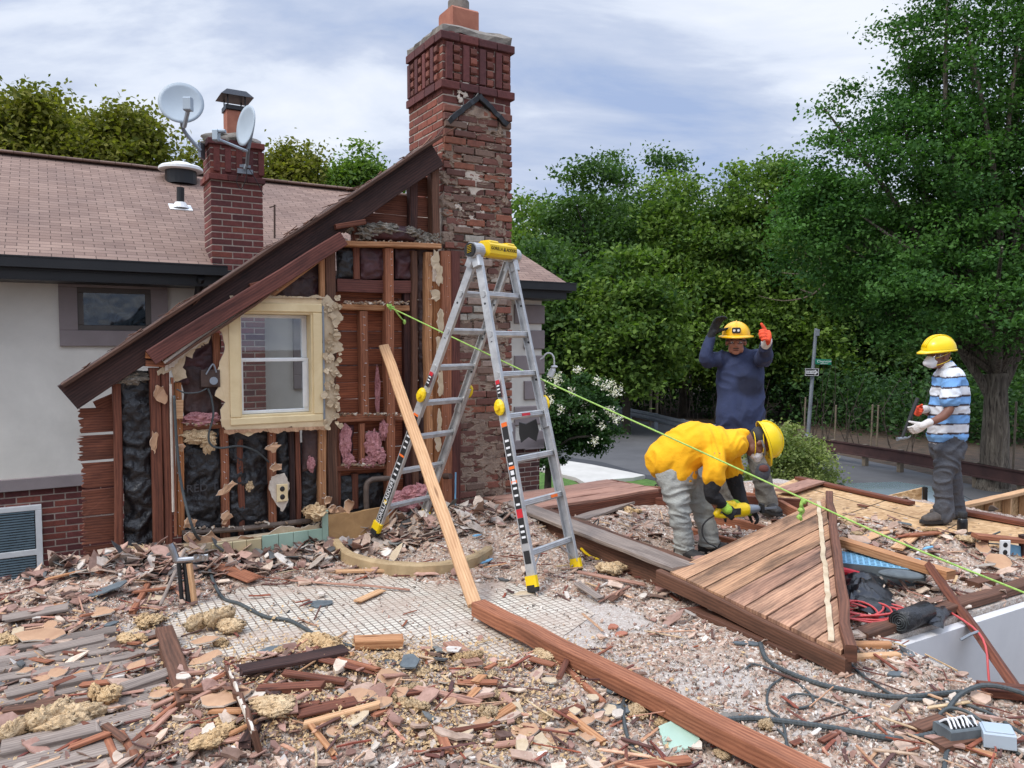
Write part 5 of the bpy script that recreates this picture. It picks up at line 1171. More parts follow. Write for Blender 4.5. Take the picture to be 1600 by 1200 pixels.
# ================================================================ ROPE
ra, rb = wp(607, 479, -.07), at(1720, 975, 3.9)
pts = []
RP = [ra, at(840, 590, 5.78), at(1050, 685, 5.25), at(1252, 778, 4.75), at(1400, 845, 4.4), at(1600, 926, 4.05), rb]
mb = MB(); sp = smooth_path(RP, 12); tube(mb, sp, .0058, 8)
k = smooth_path([ra+V((0, 0, .0)), wp(611, 484, -.1), wp(606, 478, -.12), wp(612, 476, -.02)], 5); tube(mb, k, .008, 7)
tube(mb, smooth_path([wp(617, 484, -.1), wp(625, 495, -.1), wp(632, 502, -.09)], 5), .006, 6); ell(mb, wp(632, 503, -.09), .014, .014, .022)
tube(mb, [wp(604, 476, -.09), wp(616, 481, -.1)], .01, 6)
kp = at(1255, 780, 4.74)
tube(mb, smooth_path([kp, at(1252, 790, 4.74), at(1255, 798, 4.75), at(1249, 806, 4.76), at(1252, 812, 4.77)], 5), .011, 7)
for q_ in ((1256, 784), (1251, 797), (1249, 808)): ell(mb, at(*q_, 4.74), .018, .014, .016, amp=.2)
tag(mb.build('rope', M['lime']), 'lime green rope tied from the torn wall stud across to the right', 'rope')
# ================================================================ TREES AND BACKGROUND
def leafmesh(name, mat, centers, size, flat=.5, parent=None, loc=None, tone=None):
    """centers Nx3 numpy -> small folded leaf quads"""
    n = len(centers); rs = NR
    d = rs.normal(size=(n, 3)); d[:, 2] = np.abs(d[:, 2])*(1+flat); d /= np.linalg.norm(d, axis=1)[:, None]
    t = rs.normal(size=(n, 3)); t -= d*(t*d).sum(1)[:, None]; t /= np.linalg.norm(t, axis=1)[:, None]; b = np.cross(d, t)
    s = size*rs.uniform(.6, 1.3, n)[:, None]
    v = np.empty((n, 4, 3)); v[:, 0] = centers-t*s; v[:, 1] = centers-b*s*.62+d*s*.18; v[:, 2] = centers+t*s; v[:, 3] = centers+b*s*.62+d*s*.18
    v = v.reshape(-1, 3); c = v.mean(0) if loc is None else np.array(loc)
    me = bpy.data.meshes.new(name); me.vertices.add(4*n); me.vertices.foreach_set('co', (v-c).ravel())
    me.loops.add(4*n); me.loops.foreach_set('vertex_index', np.arange(4*n)); me.polygons.add(n); me.polygons.foreach_set('loop_start', np.arange(n)*4); me.polygons.foreach_set('loop_total', np.full(n, 4))
    ca = me.color_attributes.new('Col', 'FLOAT_COLOR', 'POINT'); tn = rs.uniform(0, 1, n) if tone is None else np.clip(tone+rs.normal(0, .16, n), 0, 1)
    cc = np.ones((n, 4, 4)); cc[:, :, 0] = tn[:, None]; ca.data.foreach_set('color', cc.ravel())
    me.materials.append(M[mat]); me.update(); me.validate(); return link(name, me, V(c), parent)
def tree(base, height, ellips, label, leafm, nclump, perclump, lsize, crad=.5, trunk_r=.2, barkm='bark2', name='tree', group=None, trunk_top=.6, branches=14, split=None, cat='tree', limbs=None, shell=.55, trunk_px=None):
    t = empty(name, base, label, cat, group); base = V(base)
    cl = []; wts = np.array([e_[1]*e_[1]*e_[2] for e_ in ellips]); wts = wts/wts.sum()
    for k in range(nclump):
        e_ = ellips[NR.choice(len(ellips), p=wts)]; d = NR.normal(size=3); d /= np.linalg.norm(d); rr = (NR.uniform(shell**3, 1))**(1/3)
        p = np.array([e_[0][0]+d[0]*e_[1]*rr, e_[0][1]+d[1]*e_[1]*rr, e_[0][2]+d[2]*e_[2]*rr])
        if p[2] > GZ+.5: cl.append(p)
    cl = np.array(cl); pts = []; tn = []
    for p in cl:
        m_ = int(perclump*NR.uniform(.5, 1.4)); q_ = NR.normal(size=(m_, 3))*np.array([1, 1, .5])*crad*NR.uniform(.6, 1.1)*.6; pts.append(p+q_); tn.append(np.full(m_, NR.uniform(.15, .85)))
    pts = np.concatenate(pts); leafmesh('crown', leafm, pts, lsize, parent=t, tone=np.concatenate(tn))
    mb = MB(); top = base+V((0, 0, height*trunk_top)); cx = np.mean([e_[0][0] for e_ in ellips]); cy = np.mean([e_[0][1] for e_ in ellips]); top.x = base.x*.5+cx*.5; top.y = base.y*.5+cy*.5
    if split: top = base+V((0, 0, split))
    tp = [base-V((0, 0, .1))]+[base.lerp(top, f)+V((R.gauss(0, .04), R.gauss(0, .04), 0))*trunk_r*2 for f in (.04, .12, .3, .5, .7, .85, 1)]; rr = [trunk_r*x for x in (1.35, 1.15, 1.0, .95, .9, .8, .75, .8 if split else .45)]
    tube(mb, smooth_path(tp, 3), np.interp(np.linspace(0, 7, 22), range(8), rr).tolist(), 14)
    tips = cl[NR.permutation(len(cl))[:branches]]
    for l_ in (limbs or []): tube(mb, smooth_path(l_[0], 4), np.interp(np.linspace(0, 1, (len(l_[0])-1)*4+1), [0, 1], [l_[1], l_[1]*.4]).tolist(), 10)
    for p in tips:
        p = V(p); f = R.uniform(.35, 1) if not split else 1.0; s = base.lerp(top, f); k = trunk_r*(.4 if not split else .35)
        if p.z < s.z: s = base.lerp(top, max(.3, min(1, (p.z-base.z)/max(.1, (top.z-base.z))*.7)))
        mid = s.lerp(p, .5)+V((R.gauss(0, .25), R.gauss(0, .25), R.uniform(.1, .5))); tube(mb, smooth_path([s, mid, p], 4), np.linspace(k, .02, 9).tolist(), 6)
    mb.build('trunk', M[barkm], t); return t
def px2(px, pyTop, Y): p = at(px, pyTop, Y); return p
def woods(px, ytop, Y, wpx, label, leafm, seed=0, yb=560, n=150, per=95, ls=.13, cr=.9, **kw):
    top = at(px, ytop, Y); rad = wpx/2/F*Y; bot = at(px, yb, Y).z; base = V((top.x, Y, GZ)); hz = top.z-bot
    E = [((top.x, Y, bot+hz*.38), rad, hz*.40), ((top.x+R.uniform(-.3, .3)*rad, Y, bot+hz*.68), rad*.72, hz*.32), ((top.x+R.uniform(-.5, .5)*rad, Y-.2*rad, bot+hz*.15), rad*.9, hz*.2)]
    return tree(base, top.z-GZ, E, label, leafm, n, per, ls, cr, trunk_r=kw.pop('tr', .22), group=kw.pop('group', 'trees in the wood across the road'), **kw)
WD = [(830, 300, 40, 110, 'lf1', 'yellow green tree at the left end of the wood, beside the big chimney'),
      (905, 232, 38, 150, 'lf2', 'tall dark green tree in the wood above the flowering shrub'),
      (965, 240, 44, 120, 'lf2', 'dark tree partly hidden behind the tall twin tops of the wood'),
      (1025, 218, 41, 110, 'lf2', 'tallest dark green tree in the middle of the wood'),
      (1075, 262, 38, 120, 'lf1', 'mid green tree left of the pointing worker hat, in the wood'),
      (1130, 258, 36, 130, 'lf1', 'bright yellow green tree rising straight behind the pointing worker'),
      (1200, 225, 37, 130, 'lf1', 'tall light green tree with see-through top right of the pointing worker'),
      (860, 370, 33, 150, 'lf2', 'low dark tree behind the security light'),
      (980, 390, 31, 150, 'lf1', 'low bright green tree in front of the wood, left of the workers'),
      (1230, 330, 37, 130, 'lf1', 'green tree just left of the one way sign pole'),
      (1255, 265, 38, 130, 'lf1', 'light green tree at the gap beside the big dark tree'),
      (1330, 300, 40, 200, 'lf2', 'dark tree behind the street name sign'),
      (1440, 320, 38, 220, 'lf2', 'dark background tree behind the striped shirt worker'),
      (1580, 300, 36, 240, 'lf2', 'dark background tree at the right edge behind the big trunk')]
for i, (px, yt, Y, wpx, lm, lb) in enumerate(WD):
    woods(px, yt, Y, wpx*1.12, lb, lm, yb=585 if Y > 32 else 600, n=170, per=150, ls=.115, cr=.95, tr=R.uniform(.16, .28), branches=16, name='maple_tree' if lm == 'lf1' else 'oak_tree')
# far wood seen as one mass behind
pts = []
for k in range(420):
    px = R.uniform(700, 1750); Y = R.uniform(46, 58); yt = R.uniform(330, 620); p = at(px, yt, Y)
    pts.append(np.array(p)+NR.normal(size=(110, 3))*np.array([1.3, 1.3, .7]))
pts = np.concatenate(pts); tag(leafmesh('far_wood', 'lf2', pts[pts[:, 2] > GZ], .24), kind='stuff')
# undergrowth at the foot of the wood
pts = []
for k in range(330):
    px = R.uniform(900, 1660); t_ = (px-900)/760; Yb = 43-16*min(1, max(0, t_*1.25)); p = at(px, 600, Yb+R.uniform(0, 4)); p.z = GZ+R.uniform(.1, 2.2)
    pts.append(np.array(p)+NR.normal(size=(60, 3))*np.array([.6, .6, .45]))
pts = np.concatenate(pts); tag(leafmesh('undergrowth', 'lf5', pts[pts[:, 2] > GZ], .10), kind='stuff')
# thin bare stems / saplings and posts by the fence
mb = MB()
for k in range(46):
    px = R.uniform(985, 1500); t_ = (px-900)/760; Y = 40-15.5*min(1, t_*1.25)-R.uniform(0, 1.5); b_ = at(px, 640, Y); b_.z = GZ; h = R.uniform(1.2, 3)
    tube(mb, [b_, b_+V((R.gauss(0, .2), 0, h*.5)), b_+V((R.gauss(0, .5), 0, h))], [.016, .012, .006], 5)
tag(mb.build('brush_stems', M['bark2']), kind='stuff')
for i, (px, Y, h, lb) in enumerate(((1016, 34, 1.9, 'pale wooden fence post left of a twin post by the far guardrail'), (1026, 34, 2.1, 'pale wooden fence post right of its twin by the far guardrail'), (1257, 27.5, 1.7, 'thin grey fence post just left of the one way sign pole'), (1305, 26.5, 1.5, 'thin fence post right of the one way sign pole'), (1362, 25.5, 1.6, 'left one of two thin fence posts left of the striped shirt worker'), (1371, 25.3, 1.6, 'right one of two thin fence posts left of the striped shirt worker'), (1586, 21.5, 2.0, 'thin fence post right of the big tree trunk'))):
    b_ = at(px, 640, Y); b_.z = GZ; mb = MB(); tube(mb, [b_, b_+V((.03, 0, h))], [.06 if i < 2 else .03]*2, 8); ell(mb, b_+V((.03, 0, h)), .06 if i < 2 else .035, .06 if i < 2 else .035, .03, None, 8); tag(mb.build('fence_post', M['woodpost'], base=True), lb, 'post', 'fence posts at the wood edge')
# big dark tree on the right
gb = G(1551, 764); Yg = gb.y
def e_at(px, py, rx, ry, dy=0): c = at(px, py, Yg+dy); return ((c.x, Yg+dy, c.z), rx/F*Yg, ry/F*Yg)
E = [e_at(1540, 120, 130, 230), e_at(1400, 330, 150, 160), e_at(1300, 370, 90, 110), e_at(1270, 340, 60, 90, .5), e_at(1560, 380, 180, 130), e_at(1430, 200, 70, 130), e_at(1300, 240, 38, 110), e_at(1405, 110, 45, 120, 1), e_at(1680, 200, 150, 280), e_at(1385, 455, 90, 50), e_at(1520, 470, 170, 80, -1.5), e_at(1660, 470, 100, 70), e_at(1460, 40, 60, 110)]
cr_ = at(1548, 555, Yg)
def q(px, py, dy=0): return at(px, py, Yg+dy)
limbs = [([q(1548, 622), q(1530, 590), q(1500, 545), q(1470, 480), q(1430, 380)], .13), ([q(1553, 622), q(1575, 580), q(1592, 530), q(1600, 440), q(1605, 300)], .19), ([q(1556, 620, .1), q(1550, 560, .3), q(1545, 440, .5), q(1540, 200, .5)], .16), ([q(1595, 520), q(1640, 460), q(1690, 380)], .12), ([q(1500, 545), q(1455, 520), q(1390, 500)], .07)]
tree(gb, 11, E, 'big dark green tree with pale grooved trunk at the right edge', 'lf3', 1350, 125, .055, .5, trunk_r=.34, barkm='trunk', name='ginkgo_tree', split=(cr_.z-GZ)*.86, branches=70, limbs=limbs, shell=.35)
# dead branch sticking out left of the big tree
mb = MB(); Yb = 22
for P in ([(1330, 440), (1290, 418), (1250, 428), (1215, 425)], [(1290, 418), (1262, 400), (1235, 412)], [(1262, 400), (1250, 385)], [(1300, 430), (1270, 460), (1225, 470), (1185, 462)], [(1270, 460), (1245, 450)], [(1290, 440), (1283, 410), (1278, 390)]):
    tube(mb, smooth_path([at(x, y, Yb+R.uniform(-.2, .2)) for x, y in P], 3), np.linspace(.035, .008, (len(P)-1)*3+1).tolist(), 5)
tag(mb.build('dead_branch', M['woodpost']), 'bare grey dead branches in the gap left of the big tree', 'branch')
# trees behind the house, left
def ht(px, yt, Y, w_, lb, lm='lf4', n=110, per=85, yb=330): woods(px, yt, Y, w_, lb, lm, yb=yb, n=n, per=int(per*1.5), ls=.075, cr=.6, group='trees behind the house', tr=.2, branches=22, shell=.3, name='maple_tree')
ht(35, 128, 20, 150, 'yellow green tree behind the roof at the far left edge', n=190); ht(120, 165, 22, 120, 'yellow green tree behind the roof between its two neighbours', n=150); ht(188, 148, 20, 105, 'yellow green tree with an open top left of the satellite dish', n=140)
ht(300, 228, 24, 80, 'small yellow green tree behind the small chimney', n=80, yb=360); ht(450, 220, 24, 100, 'yellow green tree right of the small chimney', n=110, yb=360); ht(505, 252, 27, 80, 'low green tree behind the ridge left of the rafter top', 'lf1', n=70, yb=360); ht(575, 222, 24, 95, 'open green tree behind the ridge next to the big chimney', 'lf1', n=75, yb=360)
# flowering shrub tree
cb = G(856, 789); Yc = cb.y
def ec(px, py, rx, ry, dy=0): c = at(px, py, Yc+dy); return ((c.x, Yc+dy, c.z), rx/F*Yc, ry/F*Yc)
E = [ec(885, 650, 62, 55), ec(870, 610, 36, 36), ec(915, 610, 40, 28), ec(925, 675, 45, 34), ec(860, 690, 45, 40), ec(900, 640, 60, 45, .4)]
cm = tree(cb, 3, E, 'flowering shrub tree with white blossom on the lawn beside the ladder', 'lf5', 300, 90, .042, .22, trunk_r=.09, name='flowering_shrub', split=1.1, branches=26, cat='tree', shell=.2)
pts = []
for (x, y) in ((842, 572), (903, 578), (872, 590), (870, 600), (848, 612), (932, 595), (955, 600), (966, 610), (945, 605), (912, 630), (893, 612), (905, 655), (940, 665), (960, 650), (958, 615), (860, 625), (925, 650), (877, 640), (930, 690), (890, 655), (845, 600), (952, 640), (862, 585), (965, 655)):
    c = at(x, y, Yc-R.uniform(.5, 1.0)); pts.append(np.array(c)+NR.normal(size=(55, 3))*.055)
leafmesh('blossom', 'flower', np.concatenate(pts), .026, parent=cm)
mb = MB(); c = G(853, 790); ell(mb, V((c.x, c.y, GZ+.05)), .45, .45, .12, amp=.3); tag(mb.build('mulch_mound', M['earth']), kind='stuff')
# light green bush behind the workers
Yb = 12.5
def eb(px, py, rx, ry, dy=0): c = at(px, py, Yb+dy); return ((c.x, Yb+dy, c.z), rx/F*Yb, ry/F*Yb)
bb = at(1235, 700, Yb); bb.z = GZ
tree(bb, 2, [eb(1215, 720, 55, 60), eb(1250, 735, 50, 50), eb(1200, 690, 30, 36), eb(1275, 760, 40, 30), eb(1225, 780, 70, 60)], 'light green rounded bush behind the workers at the deck edge', 'lf6', 420, 90, .028, .2, trunk_r=.07, name='bush', split=.8, cat='bush', shell=.3)
bb = at(1030, 745, 14.5); bb.z = GZ
tree(bb, 1.2, [((bb.x, 14.5, GZ+.35), .35, .45)], 'small grassy bush left of the bending worker beside the pavement', 'lf6', 60, 60, .03, .2, trunk_r=.04, name='bush', split=.2, cat='bush')
# ---------------------------------------------------------------- guardrails
def guard(P, zt, h, mat, lb, posts, wave=True):
    t = empty('guardrail', P[0], lb, 'guardrail'); mb = MB(); pr = [(0, 0), (.04, .05), (.0, .10), (0, .16), (.04, .21), (0, .27), (0, .31)] if wave else [(0, 0), (.06, 0), (.06, .03), (.015, .04), (.015, .26), (.06, .27), (.06, .3), (0, .3)]
    vs = []; k = len(pr); Ps = smooth_path(P, 6)
    for i, p in enumerate(Ps):
        d = (Ps[min(i+1, len(Ps)-1)]-Ps[max(i-1, 0)]).normalized(); n = V((d.y, -d.x, 0))
        for side in (0, 1):
            for (a, z) in pr: vs.append(V((p.x, p.y, zt-h+z*h/.31))+n*(a-side*.012))
    fs = []
    for i in range(len(Ps)-1):
        for j in range(k-1): a = i*2*k+j; fs += [[a, a+1, a+2*k+1, a+2*k], [a+k, a+3*k, a+3*k+1, a+k+1]]
    mb.add(vs, fs); mb.build('rail', M[mat], t); 
    L_ = sum((Ps[i+1]-Ps[i]).length for i in range(len(Ps)-1)); step = L_/posts; acc = 0; nxt = step*.4
    for i in range(len(Ps)-1):
        sl2 = (Ps[i+1]-Ps[i]).length
        while acc+sl2 > nxt: q_ = Ps[i].lerp(Ps[i+1], (nxt-acc)/sl2); m2 = MB(); d = (Ps[i+1]-Ps[i]).normalized(); nn = V((-d.y, d.x, 0)); box(m2, V((q_.x, q_.y, (GZ+zt)/2))+nn*.08, .12, .14, zt-GZ, (d, nn, Z_), bev=.01); m2.build('post', M['woodpost' if not wave else 'steel'], t); nxt += step
        acc += sl2
def gr(px, py, z): return gz(px, py, z)
guard([gr(925, 629, -1.3), gr(1000, 641, -1.3), gr(1070, 656, -1.3), gr(1180, 672, -1.3)], -1.3, .36, 'steel', 'silver metal guardrail across the road left of the pointing worker', 5)
guard([gr(1236, 678, -1.35), gr(1400, 702, -1.35), gr(1520, 722, -1.35), gr(1640, 742, -1.35)], -1.35, .36, 'brownrail', 'brown rusty guardrail across the road right of the sign pole', 7, False)
# ---------------------------------------------------------------- signs
sb = G(1262, 687); sp = empty('sign_pole', sb, 'grey street sign pole carrying a green name sign and a one way sign', 'sign pole')
Ys = sb.y; ptop = at(1275, 513, Ys)
mb = MB(); tube(mb, [sb, sb.lerp(ptop, .5), ptop], [.075, .07, .06], 12); mb.build('pole', M['steel'], sp)
mb = MB(); tube(mb, [sb, sb+V((0, 0, .22))], [.17, .12], 14); mb.build('base', M['steel'], sp)
mb = MB(); c = at(1276, 520, Ys); box(mb, c+V((0, -.08, 0)), .14, .05, .24, bev=.01); mb.build('bracket', M['steel'], sp)
def signbox(nm, x0, y0, x1, y1, Y, m_, par, skew=0, th=.01):
    a_, b_, c_, d_ = at(x0, y0, Y), at(x1, y0+skew, Y+.12), at(x1, y1+skew, Y+.12), at(x0, y1, Y); mb = MB(); poly(mb, [d_, c_, b_, a_], th, (0, 1, 0)); return mb.build(nm, M[m_], par)
g1 = signbox('name_sign', 1275, 561, 1299, 563, Ys-.15, 'signg', sp) if False else None
gp = signbox('name_sign', 1274, 560.5, 1299, 569, Ys-.15, 'signg', sp, 1)
text_mesh('Clearview', .135, Matrix.Translation(at(1288, 564.6, Ys-.17)) @ Matrix.Rotation(math.pi/2, 4, 'X'), M['signw'], 'lettering', gp, ext=.002)
text_mesh('EXPRESSWAY', .05, Matrix.Translation(at(1288, 568.2, Ys-.17)) @ Matrix.Rotation(math.pi/2, 4, 'X'), M['signw'], 'lettering', gp, ext=.002)
def oneway(x, y, w_, h_, Y, par, rt=1):
    c = at(x, y, Y); W_, H_ = w_/F*Y, h_/F*Y; X = V((1, 0, 0)); mb = MB(); box(mb, c, W_, .012, H_, bev=.004); s = mb.build('one_way_plate', M['rub'], par)
    m2 = MB(); f = -.009
    for (a, b_, hh) in ((-.5, .5, .06),): 
        for sg in (1, -1): box(m2, c+V((0, f, sg*(H_/2-.018))), W_-.01, .004, .016)
        for sg in (1, -1): box(m2, c+V((sg*(W_/2-.018), f, 0)), .016, .004, H_-.04)
    m2.build('border', M['signw'], s); m2 = MB()
    P = [(-.42, -.2), (.2, -.2), (.2, -.36), (.44, 0), (.2, .36), (.2, .2), (-.42, .2)]; poly(m2, [c+V((p[0]*W_, f-.002, p[1]*H_)) for p in P], .003, (0, 1, 0)); m2.build('arrow', M['signw'], s)
    text_mesh('ONE WAY', H_*.30, Matrix.Translation(c+V((-W_*.07, f-.006, 0))) @ Matrix.Rotation(math.pi/2, 4, 'X'), M['rub'], 'lettering', s, ext=.002)
oneway(1268.5, 581.5, 22, 12, Ys-.12, sp)
b2 = at(897, 640, 34); b2.z = GZ; sp2 = empty('sign_pole', b2, 'far one way sign above the flowering shrub beside the white security light', 'sign pole')
mb = MB(); tube(mb, [b2, at(897, 560, 34)], .04, 8); mb.build('pole', M['steel'], sp2); oneway(897.5, 565, 12, 8.5, 33.9, sp2)
# lamp post thin, far, in the wood gap
b2 = at(1279, 600, 40); b2.z = GZ; mb = MB(); tube(mb, [b2, at(1279, 402, 40)], [.12, .07], 8); tube(mb, smooth_path([at(1279, 405, 40), at(1276, 399, 40), at(1270, 398, 40)], 4), .05, 6); tag(mb.build('lamp_post', M['steel'], base=True), 'tall thin grey lamp post far behind in the gap of the trees', 'lamp post')
# ---------------------------------------------------------------- parked car (only its roof shows)
def car(c, rz, label):
    t = empty('parked_car', c, label, 'car'); X = V((math.cos(rz), math.sin(rz), 0)); Y = V((-X.y, X.x, 0)); c = V(c)
    prof = [(-2.2, .35), (-2.25, .75), (-2.1, .95), (-1.65, 1.02), (-1.0, 1.42), (-.2, 1.48), (.5, 1.40), (1.2, .98), (2.0, .85), (2.25, .65), (2.25, .35)]
    mb = MB(); vs = []; n = len(prof)
    ws = [(-1, .0), (-.92, 1), (.92, 1), (1, 0)]
    for wv in (-.88, -.80, -.62, 0, .62, .80, .88):
        for (x, z) in prof:
            k = 1 if abs(wv) < .7 else 0; zz = z if (abs(wv) <= .63 or z < 1.03) else (1.0 + (z-1.0)*(.75 if abs(wv) < .85 else .0)); w2 = wv*(1 if z < 1.1 else .93); vs.append(c+X*x+Y*w2+Z_*zz)
    fs = [[a*n+j, (a+1)*n+j, (a+1)*n+j+1, a*n+j+1] for a in range(6) for j in range(n-1)]+[[j for j in range(n-1, -1, -1)], [6*n+j for j in range(n)]]
    mb.add(vs, fs); mb.build('body', M['carblue'], t, True)
    for (P, nm) in ((((1.17, 1.03), (.53, 1.40)), 'windscreen'), (((-1.6, 1.06), (-1.03, 1.42)), 'rear_window')):
        mb = MB(); (xa, za_), (xb, zb_) = P; nr = V((za_-zb_, 0, xb-xa)); poly(mb, [c+X*xa+Y*-.6+Z_*(za_+.01), c+X*xa+Y*.6+Z_*(za_+.01), c+X*xb+Y*.55+Z_*(zb_+.01), c+X*xb+Y*-.55+Z_*(zb_+.01)], .012, Z_); mb.build(nm, M['dglass'], t)
    for sg in (1, -1):
        mb = MB(); poly(mb, [c+X*x+Y*sg*(.885-(z-.95)*.25)+Z_*z for x, z in ((-1.4, 1.02), (.95, 1.02), (.45, 1.32), (-.95, 1.34))], .01, Y*sg); mb.build('side_window', M['dglass'], t)
        for x in (-1.4, 1.4):
            mb = MB(); p = c+X*x+Y*sg*.78+Z_*.33; tube(mb, [p-Y*.1, p+Y*.1], .33, 20); w_ = mb.build('wheel', M['rub'], t); mb = MB(); tube(mb, [p-Y*.105, p+Y*.105], .2, 16); mb.build('rim', M['steel'], w_)
        mb = MB(); ell(mb, c+X*2.18+Y*sg*.62+Z_*.66, .08, .18, .08, (X, Y, Z_), 12); mb.build('headlight', M['pw'], t)
    return t
cc = at(1462, 762, 11.4); car((cc.x-.2, cc.y, GZ+.0), math.radians(-12), 'grey blue parked car whose roof shows past the striped shirt worker legs')
# ================================================================ PEOPLE
def rings(mb, pts, rad, side=(1, 0, 0), n=16, sub=3):
    """closed tube of elliptical rings; rad = list of (ra, rb); ra along side"""
    P = [V(p) for p in pts]; m_ = len(P); sp = smooth_path(P, sub); rr = []
    for i in range(m_-1):
        for k in range(sub): t = k/sub; t = t*t*(3-2*t); rr.append((rad[i][0]*(1-t)+rad[i+1][0]*t, rad[i][1]*(1-t)+rad[i+1][1]*t))
    rr.append(rad[-1]); side = V(side); vs = []; k = len(sp)
    def ringat(p, t, a, b_):
        s = side-t*side.dot(t)
        if s.length < 1e-4: s = V((0, 1, 0))-t*t.y
        s.normalize(); u = t.cross(s); return [p+s*a*math.cos(6.2832*j/n)+u*b_*math.sin(6.2832*j/n) for j in range(n)]
    T = [(sp[min(i+1, k-1)]-sp[max(i-1, 0)]).normalized() for i in range(k)]
    L_ = []
    e0 = min(rr[0])*.8; e1 = min(rr[-1])*.8
    L_.append(ringat(sp[0]-T[0]*e0, T[0], rr[0][0]*.35, rr[0][1]*.35)); L_.append(ringat(sp[0]-T[0]*e0*.6, T[0], rr[0][0]*.8, rr[0][1]*.8))
    for i in range(k): L_.append(ringat(sp[i], T[i], *rr[i]))
    L_.append(ringat(sp[-1]+T[-1]*e1*.6, T[-1], rr[-1][0]*.8, rr[-1][1]*.8)); L_.append(ringat(sp[-1]+T[-1]*e1, T[-1], rr[-1][0]*.35, rr[-1][1]*.35))
    vs = [p for r_ in L_ for p in r_]; K = len(L_)
    fs = [[i*n+j, i*n+(j+1) % n, (i+1)*n+(j+1) % n, (i+1)*n+j] for i in range(K-1) for j in range(n)]+[list(range(n-1, -1, -1)), [(K-1)*n+j for j in range(n)]]
    mb.add(vs, fs)
def fuse(name, mb, mat, parent, vox=.012, sm=3, wr=0.0, wf=9.0, colf=None, wst=(1, 1, 1)):
    """one continuous surface from overlapping closed shells, with optional cloth folds"""
    me = bpy.data.meshes.new('tmp'); me.from_pydata([tuple(v_) for v_ in mb.v], [], mb.f); o = bpy.data.objects.new('tmp', me); COL.objects.link(o)
    r = o.modifiers.new('r', 'REMESH'); r.mode = 'VOXEL'; r.voxel_size = vox; s = o.modifiers.new('s', 'SMOOTH'); s.factor = .5; s.iterations = sm
    dg = bpy.context.evaluated_depsgraph_get(); ne = bpy.data.meshes.new_from_object(o.evaluated_get(dg)); bpy.data.objects.remove(o)
    n = len(ne.vertices); co = np.empty(n*3); ne.vertices.foreach_get('co', co); co = co.reshape(-1, 3); no = np.empty(n*3); ne.vertices.foreach_get('normal', no); no = no.reshape(-1, 3)
    if wr:
        off = V((R.random()*40, R.random()*40, R.random()*40))
        for i in range(n):
            p = V((co[i][0]*wst[0], co[i][1]*wst[1], co[i][2]*wst[2]))*wf+off; q_ = p+V((1, 1, 1))*noise.noise(p*.5)*1.3
            h = max(-.4, 1-abs(noise.noise(q_))*3.0)*.8+.18*noise.noise(q_*2.3)-.25; co[i] += no[i]*h*wr
    lo, hi = co.min(0), co.max(0); c = (lo+hi)/2; ne.vertices.foreach_set('co', (co-c).ravel())
    cc = np.ones((n, 4))
    if colf:
        for i in range(n): cc[i, :3] = colf(V(co[i]))
    ca = ne.color_attributes.new('Col', 'FLOAT_COLOR', 'POINT'); ca.data.foreach_set('color', cc.ravel())
    ne.materials.clear()
    for m_ in (mat if isinstance(mat, list) else [mat]): ne.materials.append(m_)
    ne.polygons.foreach_set('use_smooth', [True]*len(ne.polygons)); ne.update(); ne.name = name
    return link(name, ne, V(c), parent)
def headblob(mb, c, f, u, s=1.0):
    """c = centre of skull, f forward, u up"""
    f = V(f).normalized(); u = (V(u)-f*V(u).dot(f)).normalized(); r = f.cross(u); E = lambda p, a, b_, c_: ell(mb, c+(f*p[0]+r*p[1]+u*p[2])*s, a*s, b_*s, c_*s, (f, r, u), 14)
    E((-.01, 0, .03), .098, .078, .092); E((.03, 0, -.035), .066, .062, .075); E((.058, 0, -.085), .03, .034, .024); E((.03, .045, -.06), .04, .02, .035); E((.03, -.045, -.06), .04, .02, .035)
    E((.078, 0, .018), .018, .055, .014); E((.1, 0, -.018), .02, .014, .026); E((.092, .014, -.034), .012, .01, .01); E((.092, -.014, -.034), .012, .01, .01); E((.082, 0, -.062), .012, .028, .007); E((.08, 0, -.073), .012, .024, .008)
    for sg in (1, -1): E((0, sg*.079, -.008), .02, .009, .034); E((.06, sg*.04, -.022), .022, .02, .022)
    return f, r, u
def eyes(par, c, f, r, u, s=1.0):
    for sg in (1, -1):
        mb = MB(); p = c+(f*.079+r*sg*.031+u*.0)*s; ell(mb, p, .0125*s, .0135*s, .0085*s, (f, r, u), 10); e_ = mb.build('eye', M['pw'], par, True)
        mb = MB(); ell(mb, p+f*.009*s, .005*s, .006*s, .006*s, (f, r, u), 8); mb.build('iris', M['bootd'], e_)
